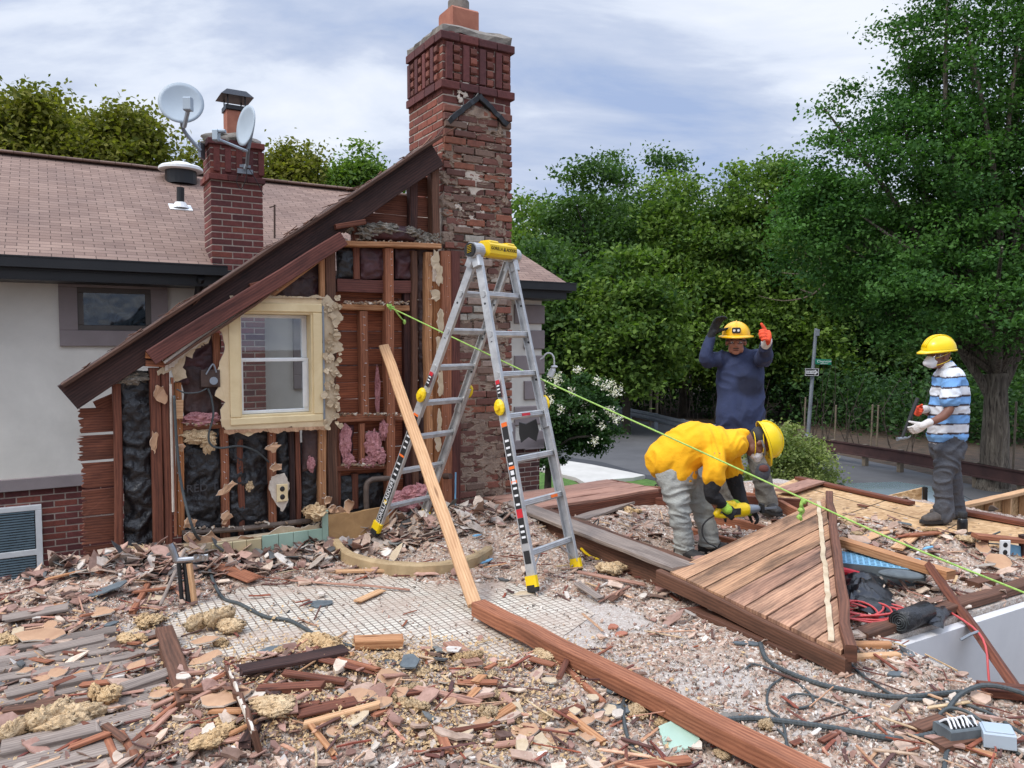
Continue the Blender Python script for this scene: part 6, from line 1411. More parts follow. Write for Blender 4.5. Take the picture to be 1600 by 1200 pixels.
def hand(mb, w, d, palm, curl=.3, s=1.0, thumb_out=.6, right=1, fat=1.0, point=False, spread=.12):
    """w wrist, d direction of the fingers, palm = palm normal; five separate fingers"""
    d = V(d).normalized(); palm = (V(palm)-d*V(palm).dot(d)).normalized(); side = d.cross(palm)*right
    rings(mb, [w-d*.01*s, w+d*.04*s, w+d*.085*s], [(.026*s*fat, .018*s*fat), (.038*s*fat, .016*s*fat), (.036*s*fat, .013*s*fat)], side, 12, 2)
    for k, (o_, ln) in enumerate(((-.030, .072), (-.010, .08), (.010, .075), (.029, .058))):
        cu = curl*(.15 if (point and k == 0) else 1); p = w+d*.084*s+side*o_*s; dd = (d+side*(o_*spread*40*.1)).normalized(); pts = [p-dd*.012*s]; a = 0
        for j in range(3): a += cu*(.8+.2*j); dr = (dd*math.cos(a)+palm*math.sin(a)); pts.append(pts[-1]+dr*ln*s*(.42, .32, .26)[j]+(dr*.012*s if j == 0 else V()))
        rings(mb, pts, [(.0095*s*fat, .009*s*fat), (.0092*s*fat, .0088*s*fat), (.0085*s*fat, .008*s*fat), (.007*s*fat, .0068*s*fat)], side, 8, 2)
    p = w+d*.02*s-side*.026*s; td = (-side*thumb_out+d*.75+palm*.35).normalized(); rings(mb, [p, p+td*.035*s, p+td*.062*s+palm*.006*s, p+td*.085*s+palm*.014*s], [(.014*s*fat, .013*s*fat), (.012*s*fat, .0115*s*fat), (.0105*s*fat, .010*s*fat), (.008*s*fat, .008*s*fat)], palm, 8, 2)
def hardhat(par, c, f, u, mat, brim_full, s=1.0, lab=None):
    f = V(f).normalized(); u = (V(u)-f*V(u).dot(f)).normalized(); r = f.cross(u); c = V(c)+u*.045*s; n = 32; vs = []; fs = []; K = 9
    for k in range(K):
        a = k/(K-1)*math.pi/2
        for j in range(n):
            ph = 6.2832*j/n; cx_, sy_ = math.cos(ph), math.sin(ph); rd = 1+.02*(1 if abs(sy_) < .2 else 0)*math.sin(a)
            vs.append(c+(f*cx_*.142*math.cos(a)+r*sy_*.118*math.cos(a)+u*.118*math.sin(a)*rd)*s)
    for k in range(K-1):
        for j in range(n): fs.append([k*n+j, k*n+(j+1) % n, (k+1)*n+(j+1) % n, (k+1)*n+j])
    b0 = len(vs)
    for q_ in (0, 1):
        for (kk, z) in ((1.0, -.002-.010*q_), (1, -.008-.010*q_)):
            for j in range(n):
                ph = 6.2832*j/n; cx_, sy_ = math.cos(ph), math.sin(ph); ext = (.030 if brim_full else .006)+(.035 if brim_full else .045)*max(0, cx_)**1.5; e_ = 0 if kk == 1.0 and z == -.002-.010*q_ else 1
                vs.append(c+(f*cx_*(.142+ext*e_)+r*sy_*(.118+(.028 if brim_full else .006)*e_)+u*(z-.012*e_*max(0, cx_)))*s)
    ii = [b0, b0+n, b0+3*n, b0+2*n]
    for a, b_ in ((0, 1), (1, 2), (2, 3)):
        for j in range(n): fs.append([ii[a]+j, ii[b_]+j, ii[b_]+(j+1) % n, ii[a]+(j+1) % n])
    mb = MB(); mb.add(vs, fs)
    for o_ in ((0,) if brim_full else (-.022, 0, .022)):
        pts = [c+(f*.143*math.cos(a)+r*o_+u*.120*math.sin(a))*s for a in [math.radians(x) for x in range(12, 170, 12)]]; tube(mb, pts, .006*s if o_ == 0 else .004*s, 6)
    return mb.build('hard_hat', M[mat], par, True), c, f, r, u
def boot(par, ank, d, mat, s=1.0, z=None, up=V((0, 0, 1)), name='boot'):
    d = V(d); d.z = 0; d.normalize(); r = d.cross(Z_); g_ = z if z is not None else ank.z-.10; mb = MB(); b_ = V((ank.x, ank.y, g_))
    rings(mb, [ank+V((0, 0, .07)), ank, V((ank.x, ank.y, g_+.055))-d*.01, b_+d*.07+Z_*.05, b_+d*.14+Z_*.042, b_+d*.19+Z_*.036], [(.055*s, .06*s), (.052*s, .058*s), (.046*s, .05*s), (.048*s, .044*s), (.05*s, .036*s), (.04*s, .030*s)], r, 14, 3)
    ell(mb, b_-d*.045+Z_*.05, .045, .042, .05, (d, r, Z_), 12); o = fuse(name, mb, M[mat], par, .009, 2)
    mb = MB(); P = []
    for k in range(18): a = 6.2832*k/18; P.append(b_+d*(.07+.148*math.cos(a))*s+r*(.052+.006*math.cos(a))*math.sin(a)*s+Z_*.0)
    poly(mb, P, .024, Z_); mb.build('sole', M['rub'], o); return o
def lerp3(a, b_, t): return V(a).lerp(V(b_), t)
# ---------------- person 1: striped polo, facing left -------------------------
Y1 = 6.84; P_ = lambda px, py, dy=0: at(px, py, Y1+dy)
p1 = empty('person', V((P_(1470, 800).x, Y1, .05)), 'person in a yellow hard hat, white mask and blue striped polo shirt holding a hammer', 'person')
fw = V((-1, -.18, -.12)).normalized(); hc = P_(1467, 556, 0); fz = .07
nk = P_(1478, 574); sh_n = P_(1489, 588, -.16); sh_f = P_(1480, 586, .16); el_n = P_(1482, 642, -.22); wr_n = P_(1444, 664, -.26); el_f = P_(1468, 645, .16); wr_f = P_(1440, 640, -.02)
hip = P_(1482, 690); k_n = P_(1474, 748, -.10); a_n = P_(1474, 806, -.10); k_f = P_(1487, 750, .10); a_f = P_(1492, 800, .12)
mb = MB(); f, r, u = headblob(mb, hc, fw, V((.12, 0, 1)))
rings(mb, [hc-u*.04-f*.02, nk, P_(1482, 588)], [(.055, .055), (.056, .058), (.07, .08)], (0, 1, 0))
rings(mb, [P_(1484, 600), P_(1484, 640), P_(1481, 690)], [(.13, .08), (.12, .09), (.11, .09)], (0, 1, 0))
for a, b_, c in ((sh_n, el_n, wr_n), (sh_f, el_f, wr_f)): rings(mb, [a, b_, c], [(.040, .040), (.040, .040), (.028, .026)], (0, 1, 0), 12, 4)
for a, b_ in ((k_n, a_n), (k_f, a_f)): rings(mb, [hip+(a-hip)*.1+V((0, (a.y-hip.y)*.8, 0)), a, b_], [(.06, .065), (.055, .06), (.04, .045)], (0, 1, 0), 12, 4)
hammer_d = (P_(1407, 690, -.2)-P_(1432, 628, -.1)).normalized()
hand(mb, wr_n, (P_(1424, 674, -.22)-wr_n), V((.2, .9, .2)), .6, 1.0, .5, 1, .85); hand(mb, wr_f, (P_(1420, 642, -.10)-wr_f), V((.2, -.9, -.3)), .9, 1.0, .5, -1, .85)
fuse('body', mb, M['skind'], p1, .008, 2); eyes(p1, hc, f, r, u)
# shirt with stripes from a colour function along the torso height
M['polo'] = plain('striped_polo', (255, 255, 255), (225, 225, 225), 5, .9, bs=.3, bscale=20, bd=.01, usecol=True)
def stripes(p):
    z = p.z*1.0+.03*math.sin(p.x*6)+.10*(abs(p.y-Y1) > .14)*0; t = (z/.083) % 2.0; w_ = lin((226, 230, 236)); b_ = lin((120, 170, 224)); d = lin((62, 44, 44)); k = t % 1.0
    if k < .17: return d
    return w_ if t < 1 else b_
mb = MB()
rings(mb, [P_(1479, 573), P_(1482, 588), P_(1484, 612, 0), P_(1482, 642), P_(1480, 668), P_(1480, 681)], [(.07, .07), (.185, .105), (.175, .15), (.16, .165), (.155, .165), (.16, .168)], (0, 1, 0), 24)
rings(mb, [sh_n+V((0, .03, 0)), sh_n.lerp(el_n, .45), sh_n.lerp(el_n, .72)], [(.072, .072), (.078, .08), (.08, .085)], (0, 1, 0)); rings(mb, [sh_f+V((0, -.03, 0)), sh_f.lerp(el_f, .45), sh_f.lerp(el_f, .72)], [(.07, .07), (.075, .075), (.078, .08)], (0, 1, 0))
fuse('polo_shirt', mb, M['polo'], p1, .009, 2, .010, 8, stripes, (1, 1, 1.6))
mb = MB(); rings(mb, [P_(1474, 571, -.0), P_(1482, 574, 0)], [(.066, .05), (.076, .065)], (0, 1, 0), 16, 2); fuse('collar', mb, M['polo'], p1, .009, 1)
mb = MB(); rings(mb, [P_(1480, 676), P_(1481, 694), P_(1481, 708)], [(.15, .145), (.155, .15), (.145, .14)], (0, 1, 0), 20)
for kx, ax2, lo in ((k_n, a_n, -.085), (k_f, a_f, .09)): rings(mb, [P_(1482, 702, lo), P_(1480, 722, lo), kx, kx.lerp(ax2, .5), ax2+V((.0, 0, .05)), ax2-V((0, 0, .01))], [(.09, .12), (.09, .112), (.072, .085), (.068, .078), (.074, .084), (.082, .09)], (0, 1, 0), 18)
fuse('trousers', mb, M['dgrey'], p1, .009, 2, .014, 6, None, (.8, .8, 1.7))
boot(p1, a_n+V((0, 0, -.02)), (-1, -.25, 0), 'boot', 1.12, fz, name='boot'); boot(p1, a_f+V((0, 0, -.02)), (-1, .1, 0), 'boot', 1.1, fz+.0, name='boot')
hardhat(p1, hc+u*.012, f+V((0, 0, .05)), u+V((.05, 0, 0)), 'hat', False, 1.06)
mb = MB(); rings(mb, [hc+f*.055-u*.042, hc+f*.10-u*.045, hc+f*.135-u*.05], [(.062, .056), (.055, .05), (.03, .028)], u, 16, 3); fuse('dust_mask', mb, M['maskw'], p1, .007, 1)
mb = MB()
for z in (.015, -.05): tube(mb, [hc+(f*math.cos(a)*.1+r*math.sin(a)*.086)+u*(z+.05*(-math.cos(a))*.6) for a in [math.radians(x) for x in range(35, 330, 15)]], .003, 5)
mb.build('mask_strap', M['yel'], p1)
mb = MB(); tube(mb, [hc+(f*.104*math.cos(a)+r*.082*math.sin(a))+u*.008 for a in [math.radians(x) for x in range(-75, 76, 10)]], .012, 6); mb.build('safety_glasses', M['glass'], p1)
for wv, tgt, pl, cv, rt, mm in ((wr_n, P_(1424, 674, -.22), V((.2, .9, .2)), .6, 1, 'gwh'), (wr_f, P_(1420, 642, -.10), V((.2, -.9, -.3)), .9, -1, 'orange')):
    mb = MB(); hand(mb, wv, tgt-wv, pl, cv, 1.0, .5, rt, 1.18); rings(mb, [wv-(tgt-wv).normalized()*.05, wv+(tgt-wv).normalized()*.02], [(.038, .034), (.036, .03)], (0, 1, 0), 12, 2); g_ = fuse('glove', mb, M[mm], p1, .005, 1)
    if mm == 'orange': mb = MB(); dd = (tgt-wv).normalized(); rings(mb, [wv-dd*.055, wv+dd*.01], [(.042, .038), (.041, .035)], (0, 1, 0), 12, 2); fuse('cuff', mb, M['gwh'], g_, .007, 1)
hm = empty('hammer', P_(1410, 688, -.2), 'hammer with grey head held low by the striped shirt worker', 'hammer')
mb = MB(); ha, hb = P_(1434, 622, -.12), P_(1409, 685, -.2); tube(mb, [ha, ha.lerp(hb, .3), hb], [.016, .017, .012], 10); mb.build('handle', M['rub'], hm)
mb = MB(); c = hb; X = V((1, .2, .12)).normalized(); tube(mb, [c-X*.045, c-X*.02, c+X*.03], [.018, .013, .014], 12); tube(mb, smooth_path([c+X*.03, c+X*.06-Z_*.002, c+X*.09+Z_*.01], 4), [.013, .012, .011, .01, .008, .007, .006, .005, .004], 8); mb.build('head', M['steel'], hm)
# ---------------- person 2: navy shirt, arms raised --------------------------
Y2 = 7.05; Q = lambda px, py, dy=0: at(px, py, Y2+dy); fz2 = .12
p2 = empty('person', V((Q(1160, 800).x, Y2, .0)), 'person in a navy long sleeve shirt raising one hand and pointing with the other', 'person')
hc = Q(1150, 534, -.05); fw = V((-.28, -1, -.06))
lsh, rsh = Q(1127, 561), Q(1184, 560, .02); lel, lwr = Q(1102, 562, -.10), Q(1112, 522, -.12); rel_, rwr = Q(1194, 560, -.24), Q(1198, 534, -.52)
mb = MB(); f, r, u = headblob(mb, hc, fw, (0, 0, 1), 1.06)
rings(mb, [hc-u*.05, Q(1152, 551, 0), Q(1155, 562, .02)], [(.062, .06), (.066, .066), (.09, .08)], (1, 0, 0))
rings(mb, [Q(1156, 572), Q(1157, 620), Q(1160, 670)], [(.14, .08), (.17, .13), (.16, .12)], (1, 0, 0))
for a, b_, c in ((lsh, lel, lwr), (rsh, rel_, rwr)): rings(mb, [a, b_, c], [(.045, .045), (.036, .036), (.026, .024)], (0, 1, 0), 12, 4)
lg = [(Q(1142, 672, 0), Q(1138, 735, -.02), Q(1140, 795, 0)), (Q(1178, 672, 0), Q(1188, 735, -.03), Q(1199, 790, 0))]
for a, b_, c in lg: rings(mb, [a, b_, c], [(.085, .085), (.06, .065), (.045, .045)], (1, 0, 0), 12, 4)
ld, lp = Q(1124, 494, -.16)-lwr, V((.5, -.8, .1)); rd, rp = V((-.42, -.5, .62)), V((.3, -.9, -.1))
rd = V((-.10, -.8, .42)); rp = V((-1, .1, 0))
hand(mb, lwr, ld, lp, .35, 1.25, .9, -1, .68); hand(mb, rwr, rd, rp, 1.15, 1.3, .95, 1, .72)
fuse('body', mb, M['skin'], p2, .008, 2); eyes(p2, hc, f, r, u, 1.06)
mb = MB(); ell(mb, hc+f*.094-u*.071, .008, .026, .006, (f, r, u), 10); mb.build('lips', M['paintred'], p2, True); mb = MB(); ell(mb, hc+f*.098-u*.055, .007, .028, .006, (f, r, u), 10); mb.build('moustache', M['iron'], p2, True)
for sg in (1, -1): mb = MB(); ell(mb, hc+f*.088+r*sg*.034+u*.026, .008, .02, .004, (f, r, u), 8); mb.build('eyebrow', M['bootd'], p2, True)
mb = MB()
rings(mb, [Q(1152, 551, 0), Q(1155, 561, 0), Q(1156, 584), Q(1157, 620, -.03), Q(1156, 648, -.04), Q(1158, 668, -.03)], [(.085, .08), (.205, .115), (.215, .15), (.215, .175), (.225, .19), (.215, .175)], (1, 0, 0), 24)
rings(mb, [lsh+V((.05, 0, 0)), lsh.lerp(lel, .5), lel, lel.lerp(lwr, .5), lel.lerp(lwr, .85)], [(.085, .08), (.08, .078), (.068, .066), (.055, .055), (.045, .045)], (0, 1, 0), 14)
rings(mb, [rsh+V((-.05, 0, 0)), rsh.lerp(rel_, .5), rel_, rel_.lerp(rwr, .5), rel_.lerp(rwr, .9)], [(.09, .085), (.085, .08), (.072, .07), (.06, .058), (.048, .046)], (0, 1, 0), 14)
M['navy2'] = plain('navy_shirt', (255, 255, 255), (205, 205, 205), 4, .9, bs=.4, bscale=14, bd=.02, usecol=True)
SW = Q(1172, 604, -.18)
def sweat(p):
    a = lin((50, 60, 92)); b_ = lin((26, 31, 54)); d = math.hypot((p.x-SW.x)/.14, (p.z-SW.z)/.11)+.35*noise.noise(p*9); d = d if p.y < Y2 else 9; k = max(0, min(1, (1.15-d)*2.2)); return tuple(a[i]*(1-k)+b_[i]*k for i in range(3))
fuse('long_sleeve_shirt', mb, M['navy2'], p2, .009, 2, .014, 5.5, sweat, (1.2, 1, .9))
mb = MB(); rings(mb, [Q(1159, 664), Q(1160, 684)], [(.19, .15), (.18, .14)], (1, 0, 0), 20, 3)
for (a, b_, c), ox in zip(lg, (-.07, .07)): rings(mb, [a+V((0, 0, -.02)), a.lerp(b_, .5), b_, b_.lerp(c, .5), c+V((0, 0, .04)), c-V((0, 0, .02))], [(.105, .12), (.098, .11), (.086, .09), (.082, .086), (.088, .09), (.09, .095)], (1, 0, 0), 18)
tr_ = fuse('trousers', mb, M['camo'], p2, .01, 2, .014, 7)
for a, b_, c in lg:
    mb = MB(); ell(mb, b_+V((0, -.065, .0)), .07, .04, .10, amp=.1); kp_ = mb.build('knee_pad', M['dgrey'], p2, True); mb = MB(); ell(mb, b_+V((.0, -.085, .03)), .05, .03, .04); mb.build('pad_cap', M['paintred'], kp_, True)
    boot(p2, V((c.x, c.y, fz2+.10)), (-.15 if c is lg[0][2] else .2, -1, 0), 'bootd', 1.1, fz2-.02)
hardhat(p2, hc+u*.015, f+V((0, 0, .04)), u, 'hat2', True, 1.06)
mb = MB(); c = hc+u*.075*1.06+f*.15-r*.0; hl = c+u*.03-f*.012; box(mb, hl, .03, .075, .05, (f, r, u), bev=.008); hlp = mb.build('head_lamp', M['rub'], p2)
mb = MB(); 
for sg in (-.018, .018): tube(mb, [hl+f*.014+r*sg, hl+f*.018+r*sg], .011, 10)
mb.build('lens', M['pw'], hlp)
mb = MB(); fr = [hc+(f*.112*math.cos(a)+r*.088*math.sin(a))+u*.006 for a in [math.radians(x) for x in range(-80, 81, 10)]]; tube(mb, [p+u*.014 for p in fr], .0035, 5); tube(mb, [p-u*.016 for p in fr[3:-3]], .0025, 5); tube(mb, [hc+f*.02+r*.09+u*.01, hc+f*.1+r*.06+u*.012], .004, 5); tube(mb, [hc+f*.02-r*.09+u*.01, hc+f*.1-r*.06+u*.012], .004, 5); mb.build('safety_glasses', M['rub'], p2)
mb = MB(); hand(mb, lwr, ld, lp, .35, 1.3, .9, -1, 1.05); dl_ = ld.normalized(); rings(mb, [lwr-dl_*.04, lwr+dl_*.03], [(.042, .04), (.04, .034)], (0, 1, 0), 12, 2); fuse('glove', mb, M['gdk'], p2, .005, 1)
mb = MB(); hand(mb, rwr, rd, rp, 1.15, 1.35, .95, 1, 1.1); dr_ = rd.normalized(); g_ = fuse('glove', mb, M['orange'], p2, .005, 1); mb = MB(); rings(mb, [rwr-dr_*.05, rwr+dr_*.035], [(.048, .045), (.05, .04)], (0, 1, 0), 12, 2); fuse('cuff', mb, M['gwh'], g_, .006, 1)
# ---------------- person 3: bending worker in yellow t-shirt ----------------
Y3 = 5.95; S = lambda px, py, dy=0: at(px, py, Y3+dy)
p3 = empty('person', V((S(1090, 850).x, Y3, 0)), 'person in a yellow t-shirt and pale jeans bending over with a yellow saw', 'person')
hc = S(1185, 691, -.03); fw = V((.30, -.10, -.95)); up3 = V((1, -.05, .28))
mb = MB(); f, r, u = headblob(mb, hc, fw, up3)
rings(mb, [hc-u*.05, S(1162, 683, -.01), S(1148, 688, 0)], [(.056, .056), (.056, .056), (.05, .05)], (0, 1, 0))
shn, shf = S(1118, 712, -.20), S(1135, 705, .18); eln, wrn = S(1112, 772, -.22), S(1132, 792, -.19); elf, wrf = S(1152, 766, .10), S(1164, 796, -.02)
rings(mb, [S(1138, 692), S(1090, 694), S(1052, 728)], [(.12, .07), (.12, .09), (.12, .09)], (0, 1, 0))
for a, b_, c in ((shn, eln, wrn), (shf, elf, wrf)): rings(mb, [a, b_, c], [(.054, .054), (.044, .044), (.03, .028)], (0, 1, 0), 12, 4)
L3 = [(S(1048, 738, -.09), S(1062, 798, -.15), S(1068, 858, -.13)), (S(1068, 742, .09), S(1098, 795, .05), S(1108, 848, .02))]
for a, b_, c in L3: rings(mb, [a, b_, c], [(.085, .09), (.058, .062), (.042, .045)], (0, 1, 0), 12, 4)
hdn, hdf = S(1142, 801, -.20)-wrn, S(1186, 806, -.06)-wrf
hand(mb, wrn, hdn, V((.5, .6, -.5)), .95, 1.0, .5, 1, .85); hand(mb, wrf, hdf, V((.1, -.5, -.8)), .7, 1.0, .6, -1, .85)
fuse('body', mb, M['skind'], p3, .008, 2); eyes(p3, hc, f, r, u)
mb = MB()
rings(mb, [S(1160, 682, -.01), S(1148, 690, -.01), S(1120, 696), S(1085, 692), S(1055, 708), S(1034, 722)], [(.07, .07), (.17, .11), (.205, .15), (.195, .165), (.185, .165), (.18, .145)], (0, 1, 0), 24)
rings(mb, [S(1080, 700), S(1056, 722, 0), S(1062, 742, -.01)], [(.19, .15), (.195, .16), (.19, .14)], (0, 1, 0), 20)
rings(mb, [shn+V((0, .06, .03)), shn.lerp(eln, .25), shn.lerp(eln, .58)], [(.088, .09), (.088, .09), (.086, .088)], (0, 1, 0), 14); rings(mb, [shf+V((0, -.05, .02)), shf.lerp(elf, .3), shf.lerp(elf, .5)], [(.09, .095), (.095, .1), (.09, .095)], (0, 1, 0), 14)
fuse('t_shirt', mb, M['yshirt'], p3, .009, 2, .016, 5.5, None, (1.9, 1, .8))
# faded print on the back of the shirt
pb = MB()
M['print'] = plain('faded_shirt_print', (214, 196, 160), (226, 160, 60), 40, .9, bs=0)
mb = MB()
for nm, a, b_, c in (('sleeve', shn, eln, wrn), ('sleeve', shf, elf, wrf)):
    mb = MB(); rings(mb, [a.lerp(b_, .3), a.lerp(b_, .65), b_, b_.lerp(c, .5), b_.lerp(c, .85)], [(.07, .07), (.066, .066), (.06, .06), (.052, .05), (.044, .042)], (0, 1, 0), 14); fuse(nm, mb, M['blk'], p3, .009, 2, .007, 10)
mb = MB(); rings(mb, [S(1046, 722), S(1056, 742), S(1060, 754)], [(.175, .15), (.18, .16), (.165, .14)], (0, 1, 0), 20)
for a, b_, c in L3: rings(mb, [a, a.lerp(b_, .5), b_, b_.lerp(c, .5), c+V((0, 0, .05)), c-V((0, 0, .0))], [(.10, .115), (.096, .105), (.080, .084), (.072, .076), (.074, .078), (.078, .082)], (0, 1, 0), 18)
fuse('jeans', mb, M['jean'], p3, .009, 2, .016, 6, None, (.7, .7, 2.0))
boot(p3, V((L3[0][2].x, L3[0][2].y, .10)), (.5, -.6, 0), 'bootd', 1.05, .0); boot(p3, V((L3[1][2].x, L3[1][2].y, .10)), (1, -.15, 0), 'bootd', 1.1, .0)
hardhat(p3, hc+u*.01, f+V((0, 0, 0)), u, 'hat', False, 1.06)
mb = MB(); ell(mb, hc-f*.03+u*.02, .09, .084, .075, (f, r, u), 16); mb.build('hair', M['bootd'], p3, True)
mb = MB(); rings(mb, [hc+f*.055-u*.042, hc+f*.10-u*.045, hc+f*.125-u*.05], [(.058, .05), (.05, .045), (.028, .026)], u, 16, 3); fuse('dust_mask', mb, M['maskw'], p3, .007, 1)
mb = MB()
for z, k in ((.02, 1), (-.045, 1)): tube(mb, [hc+(f*math.cos(a)*.1+r*math.sin(a)*.09)+u*(z-.03*math.cos(a)) for a in [math.radians(x) for x in range(35, 330, 15)]], .0035, 5)
mb.build('mask_strap', M['yel'], p3)
mb = MB(); tube(mb, [hc+(f*.106*math.cos(a)+r*.086*math.sin(a))+u*.012 for a in [math.radians(x) for x in range(-100, 101, 10)]], .009, 6); mb.build('goggles', M['steel'], p3)
for wv, hd, pl, rt, cl_, m1, cf in ((wrn, hdn, V((.5, .6, -.5)), 1, .95, 'gdk', 'lime2'), (wrf, hdf, V((.1, -.5, -.8)), -1, .7, 'gdk', 'lime2')):
    mb = MB(); hand(mb, wv, hd, pl, cl_, 1.02, .55, rt, 1.18); g_ = fuse('glove', mb, M[m1], p3, .005, 1); d_ = hd.normalized(); mb = MB(); rings(mb, [wv-d_*.09, wv-d_*.02, wv+d_*.035], [(.046, .044), (.044, .042), (.048, .038)], (0, 1, 0), 12, 2); fuse('cuff', mb, M[cf], g_, .007, 1)
# ---------------- reciprocating saw ----------------
sw_ = empty('reciprocating_saw', S(1150, 800, -.15), 'yellow electric saw with black cord held by the bending worker', 'saw')
sa, sb2 = S(1119, 800, -.20), S(1166, 796, -.13); ax3 = (sb2-sa).normalized(); sz = ax3.cross(V((0, 1, 0))).normalized(); sz = sz if sz.z > 0 else -sz
mb = MB(); rings(mb, [sa+sz*-.015, sa+ax3*.045+sz*.045, sa+ax3*.10+sz*.055, sa+ax3*.14+sz*.04], [(.024, .024), (.023, .022), (.024, .024), (.035, .04)], (0, 1, 0), 12, 4)
rings(mb, [sa-sz*.02, sa+ax3*.05-sz*.035, sa+ax3*.12-sz*.02], [(.022, .024), (.02, .02), (.03, .035)], (0, 1, 0), 12, 4); rings(mb, [sa+ax3*.10, sb2-ax3*.02, sb2+ax3*.01], [(.042, .058), (.044, .055), (.038, .045)], (0, 1, 0), 14, 4); fuse('motor_housing', mb, M['yel'], sw_, .006, 1)
mb = MB(); box(mb, sa+ax3*.17+V((0, -.046, 0)), .05, .008, .05, (ax3, V((0, 1, 0)), sz), bev=.003); mb.build('label_plate', M['rub'], sw_)
mb = MB(); rings(mb, [sb2, sb2+ax3*.05, sb2+ax3*.10], [(.038, .042), (.034, .036), (.026, .028)], (0, 1, 0), 12, 3); fuse('gear_case', mb, M['steel'], sw_, .006, 1)
mb = MB(); box(mb, sb2+ax3*.135, .02, .05, .07, (ax3, V((0, 1, 0)), sz), bev=.004); box(mb, sb2+ax3*.12, .03, .03, .03, (ax3, V((0, 1, 0)), sz)); mb.build('shoe', M['rub'], sw_)
mb = MB(); box(mb, sb2+ax3*.20-sz*.005, .14, .002, .018, (ax3, V((0, 1, 0)), sz)); mb.build('blade', M['steel'], sw_)
mb = MB(); tube(mb, smooth_path([sa-sz*.02, S(1106, 812, -.22), S(1098, 822, -.22), S(1098, 836, -.22), S(1106, 848, -.24), S(1120, 856, -.26), g(1128, 872, .02), g(1100, 884, .03)], 6), .006, 6); mb.build('power_cord', M['rub'], sw_)
# ================================================================ DEBRIS
PAP = [(206, 180, 160), (196, 168, 148), (214, 194, 174), (188, 160, 142), (208, 184, 166)]
RBR = [(180, 146, 132), (166, 130, 116), (192, 156, 140), (174, 138, 124), (152, 118, 106)]
WHT = [(222, 212, 200), (206, 194, 182), (230, 222, 212), (196, 182, 168)]
SLT = [(120, 122, 120), (104, 106, 106), (136, 138, 134), (92, 92, 92)]
DRK = [(128, 104, 94), (108, 86, 78), (138, 112, 98)]
GRY = [(178, 166, 156), (160, 148, 138), (192, 182, 170)]
FLOORP = [p for p in deck_out]
def onfloor(x, y): return inpoly(x, y, deck_out) and not inpoly(x, y, hgrow) and not inpoly(x, y, PLY)
def surf(x, y): return max(H(x, y), .004)
def sb_(x, y): d = V((x, y, 0))-O_; return d.dot(A_), d.dot(N_)
def zone(x, y):
    """0 heavy, 1 light dust, 2 tile"""
    if tilemask(x, y) > .35: return 2
    if math.hypot((x-1.05)/.85, (y-3.8)/1.0) < 1+.3*noise.noise(V((x*2, y*2, 0))): return 1
    return 0
def chips(name, n, smin, smax, pals, wts, region, tilt=.35, zf=lambda x, y: 1.0, lift=.0, aspect=(1, 1.6), th=(.002, .006)):
    mb = MB(); k = 0; x0, x1, y0, y1 = region; tries = 0
    while k < n and tries < n*12:
        tries += 1
        # denser near the viewer, where the photograph shows them largest
        y = y0+(y1-y0)*R.random()**1.5; x = R.uniform(-.78, .78)*y if x0 is None else R.uniform(x0, x1)
        if not onfloor(x, y) or R.random() > zf(x, y): continue
        k += 1; s = smin+(smax-smin)*R.random()**2.2; m_ = R.choice((4, 5, 5, 6)) if s < .05 else R.choice((6, 7, 9)); an = R.random()*6.28; asp = R.uniform(*aspect); t_ = R.uniform(*th)
        tx, ty = R.gauss(0, tilt), R.gauss(0, tilt); z = surf(x, y)+lift*R.random()+.3*s*abs(tx); ca, sa_ = math.cos(an), math.sin(an); pal = pals[np.searchsorted(np.cumsum(wts), R.random()*sum(wts))]
        top = []
        for j in range(m_):
            a = 6.2832*(j+R.uniform(-.3, .3))/m_; rr = s*R.uniform(.5, 1.15)*.5; px_, py_ = rr*math.cos(a)*asp, rr*math.sin(a)/asp**.5; lx, ly = px_*ca-py_*sa_, px_*sa_+py_*ca
            top.append(V((x+lx, y+ly, z+lx*tx+ly*ty+t_+R.gauss(0, s*.03))))
        al = top+[p-V((0, 0, t_*1.6)) for p in top]; mb.add(al, [list(range(m_))]+[[i, m_+i, m_+(i+1) % m_, (i+1) % m_] for i in range(m_)], None, 0, pick(pal))
    return tag(mb.build(name, M['chipcol']), kind='stuff')
REG = (None, None, 2.3, 7.3)
hv = lambda x, y: (1.0, .45, .03)[zone(x, y)]
def hvl(x, y): z_ = (1.0, .12, .02)[zone(x, y)]; return z_*(1.0 if x < .2 else .45)
chips('rubble_crumbs', 52000, .005, .020, [WHT, PAP, GRY, RBR, SLT, DRK], [.28, .26, .28, .12, .02, .04], REG, .5, lambda x, y: (1, .8, .10)[zone(x, y)], .006)
chips('plaster_chips', 4600, .018, .055, [PAP, WHT, RBR, GRY, SLT, DRK], [.38, .17, .24, .14, .025, .045], REG, .35, hv, .015)
chips('broken_flakes', 650, .05, .13, [PAP, RBR, WHT, SLT, DRK], [.46, .30, .10, .03, .08], REG, .22, hvl, .03, (1, 1.9), (.003, .009))
chips('red_flakes', 1000, .035, .12, [RBR, DRK], [.8, .2], (-3.4, -.9, 2.4, 5.6), .25, lambda x, y: (1, .1, 0)[zone(x, y)], .02, (1, 2.2))
chips('wall_foot_rubble', 1500, .03, .15, [PAP, WHT, RBR, SLT, DRK, GRY], [.32, .14, .2, .1, .14, .1], (-3.2, .1, 5.0, 7.6), .45, lambda x, y: 1.0 if (sb_(x, y)[1] > -.75 and sb_(x, y)[1] < -.03) else 0, .03)
chips('deck_rubble', 1100, .03, .14, [PAP, GRY, RBR, WHT, DRK], [.35, .2, .22, .1, .13], (.9, 5.6, 4.4, 8.2), .35, hv, .03)
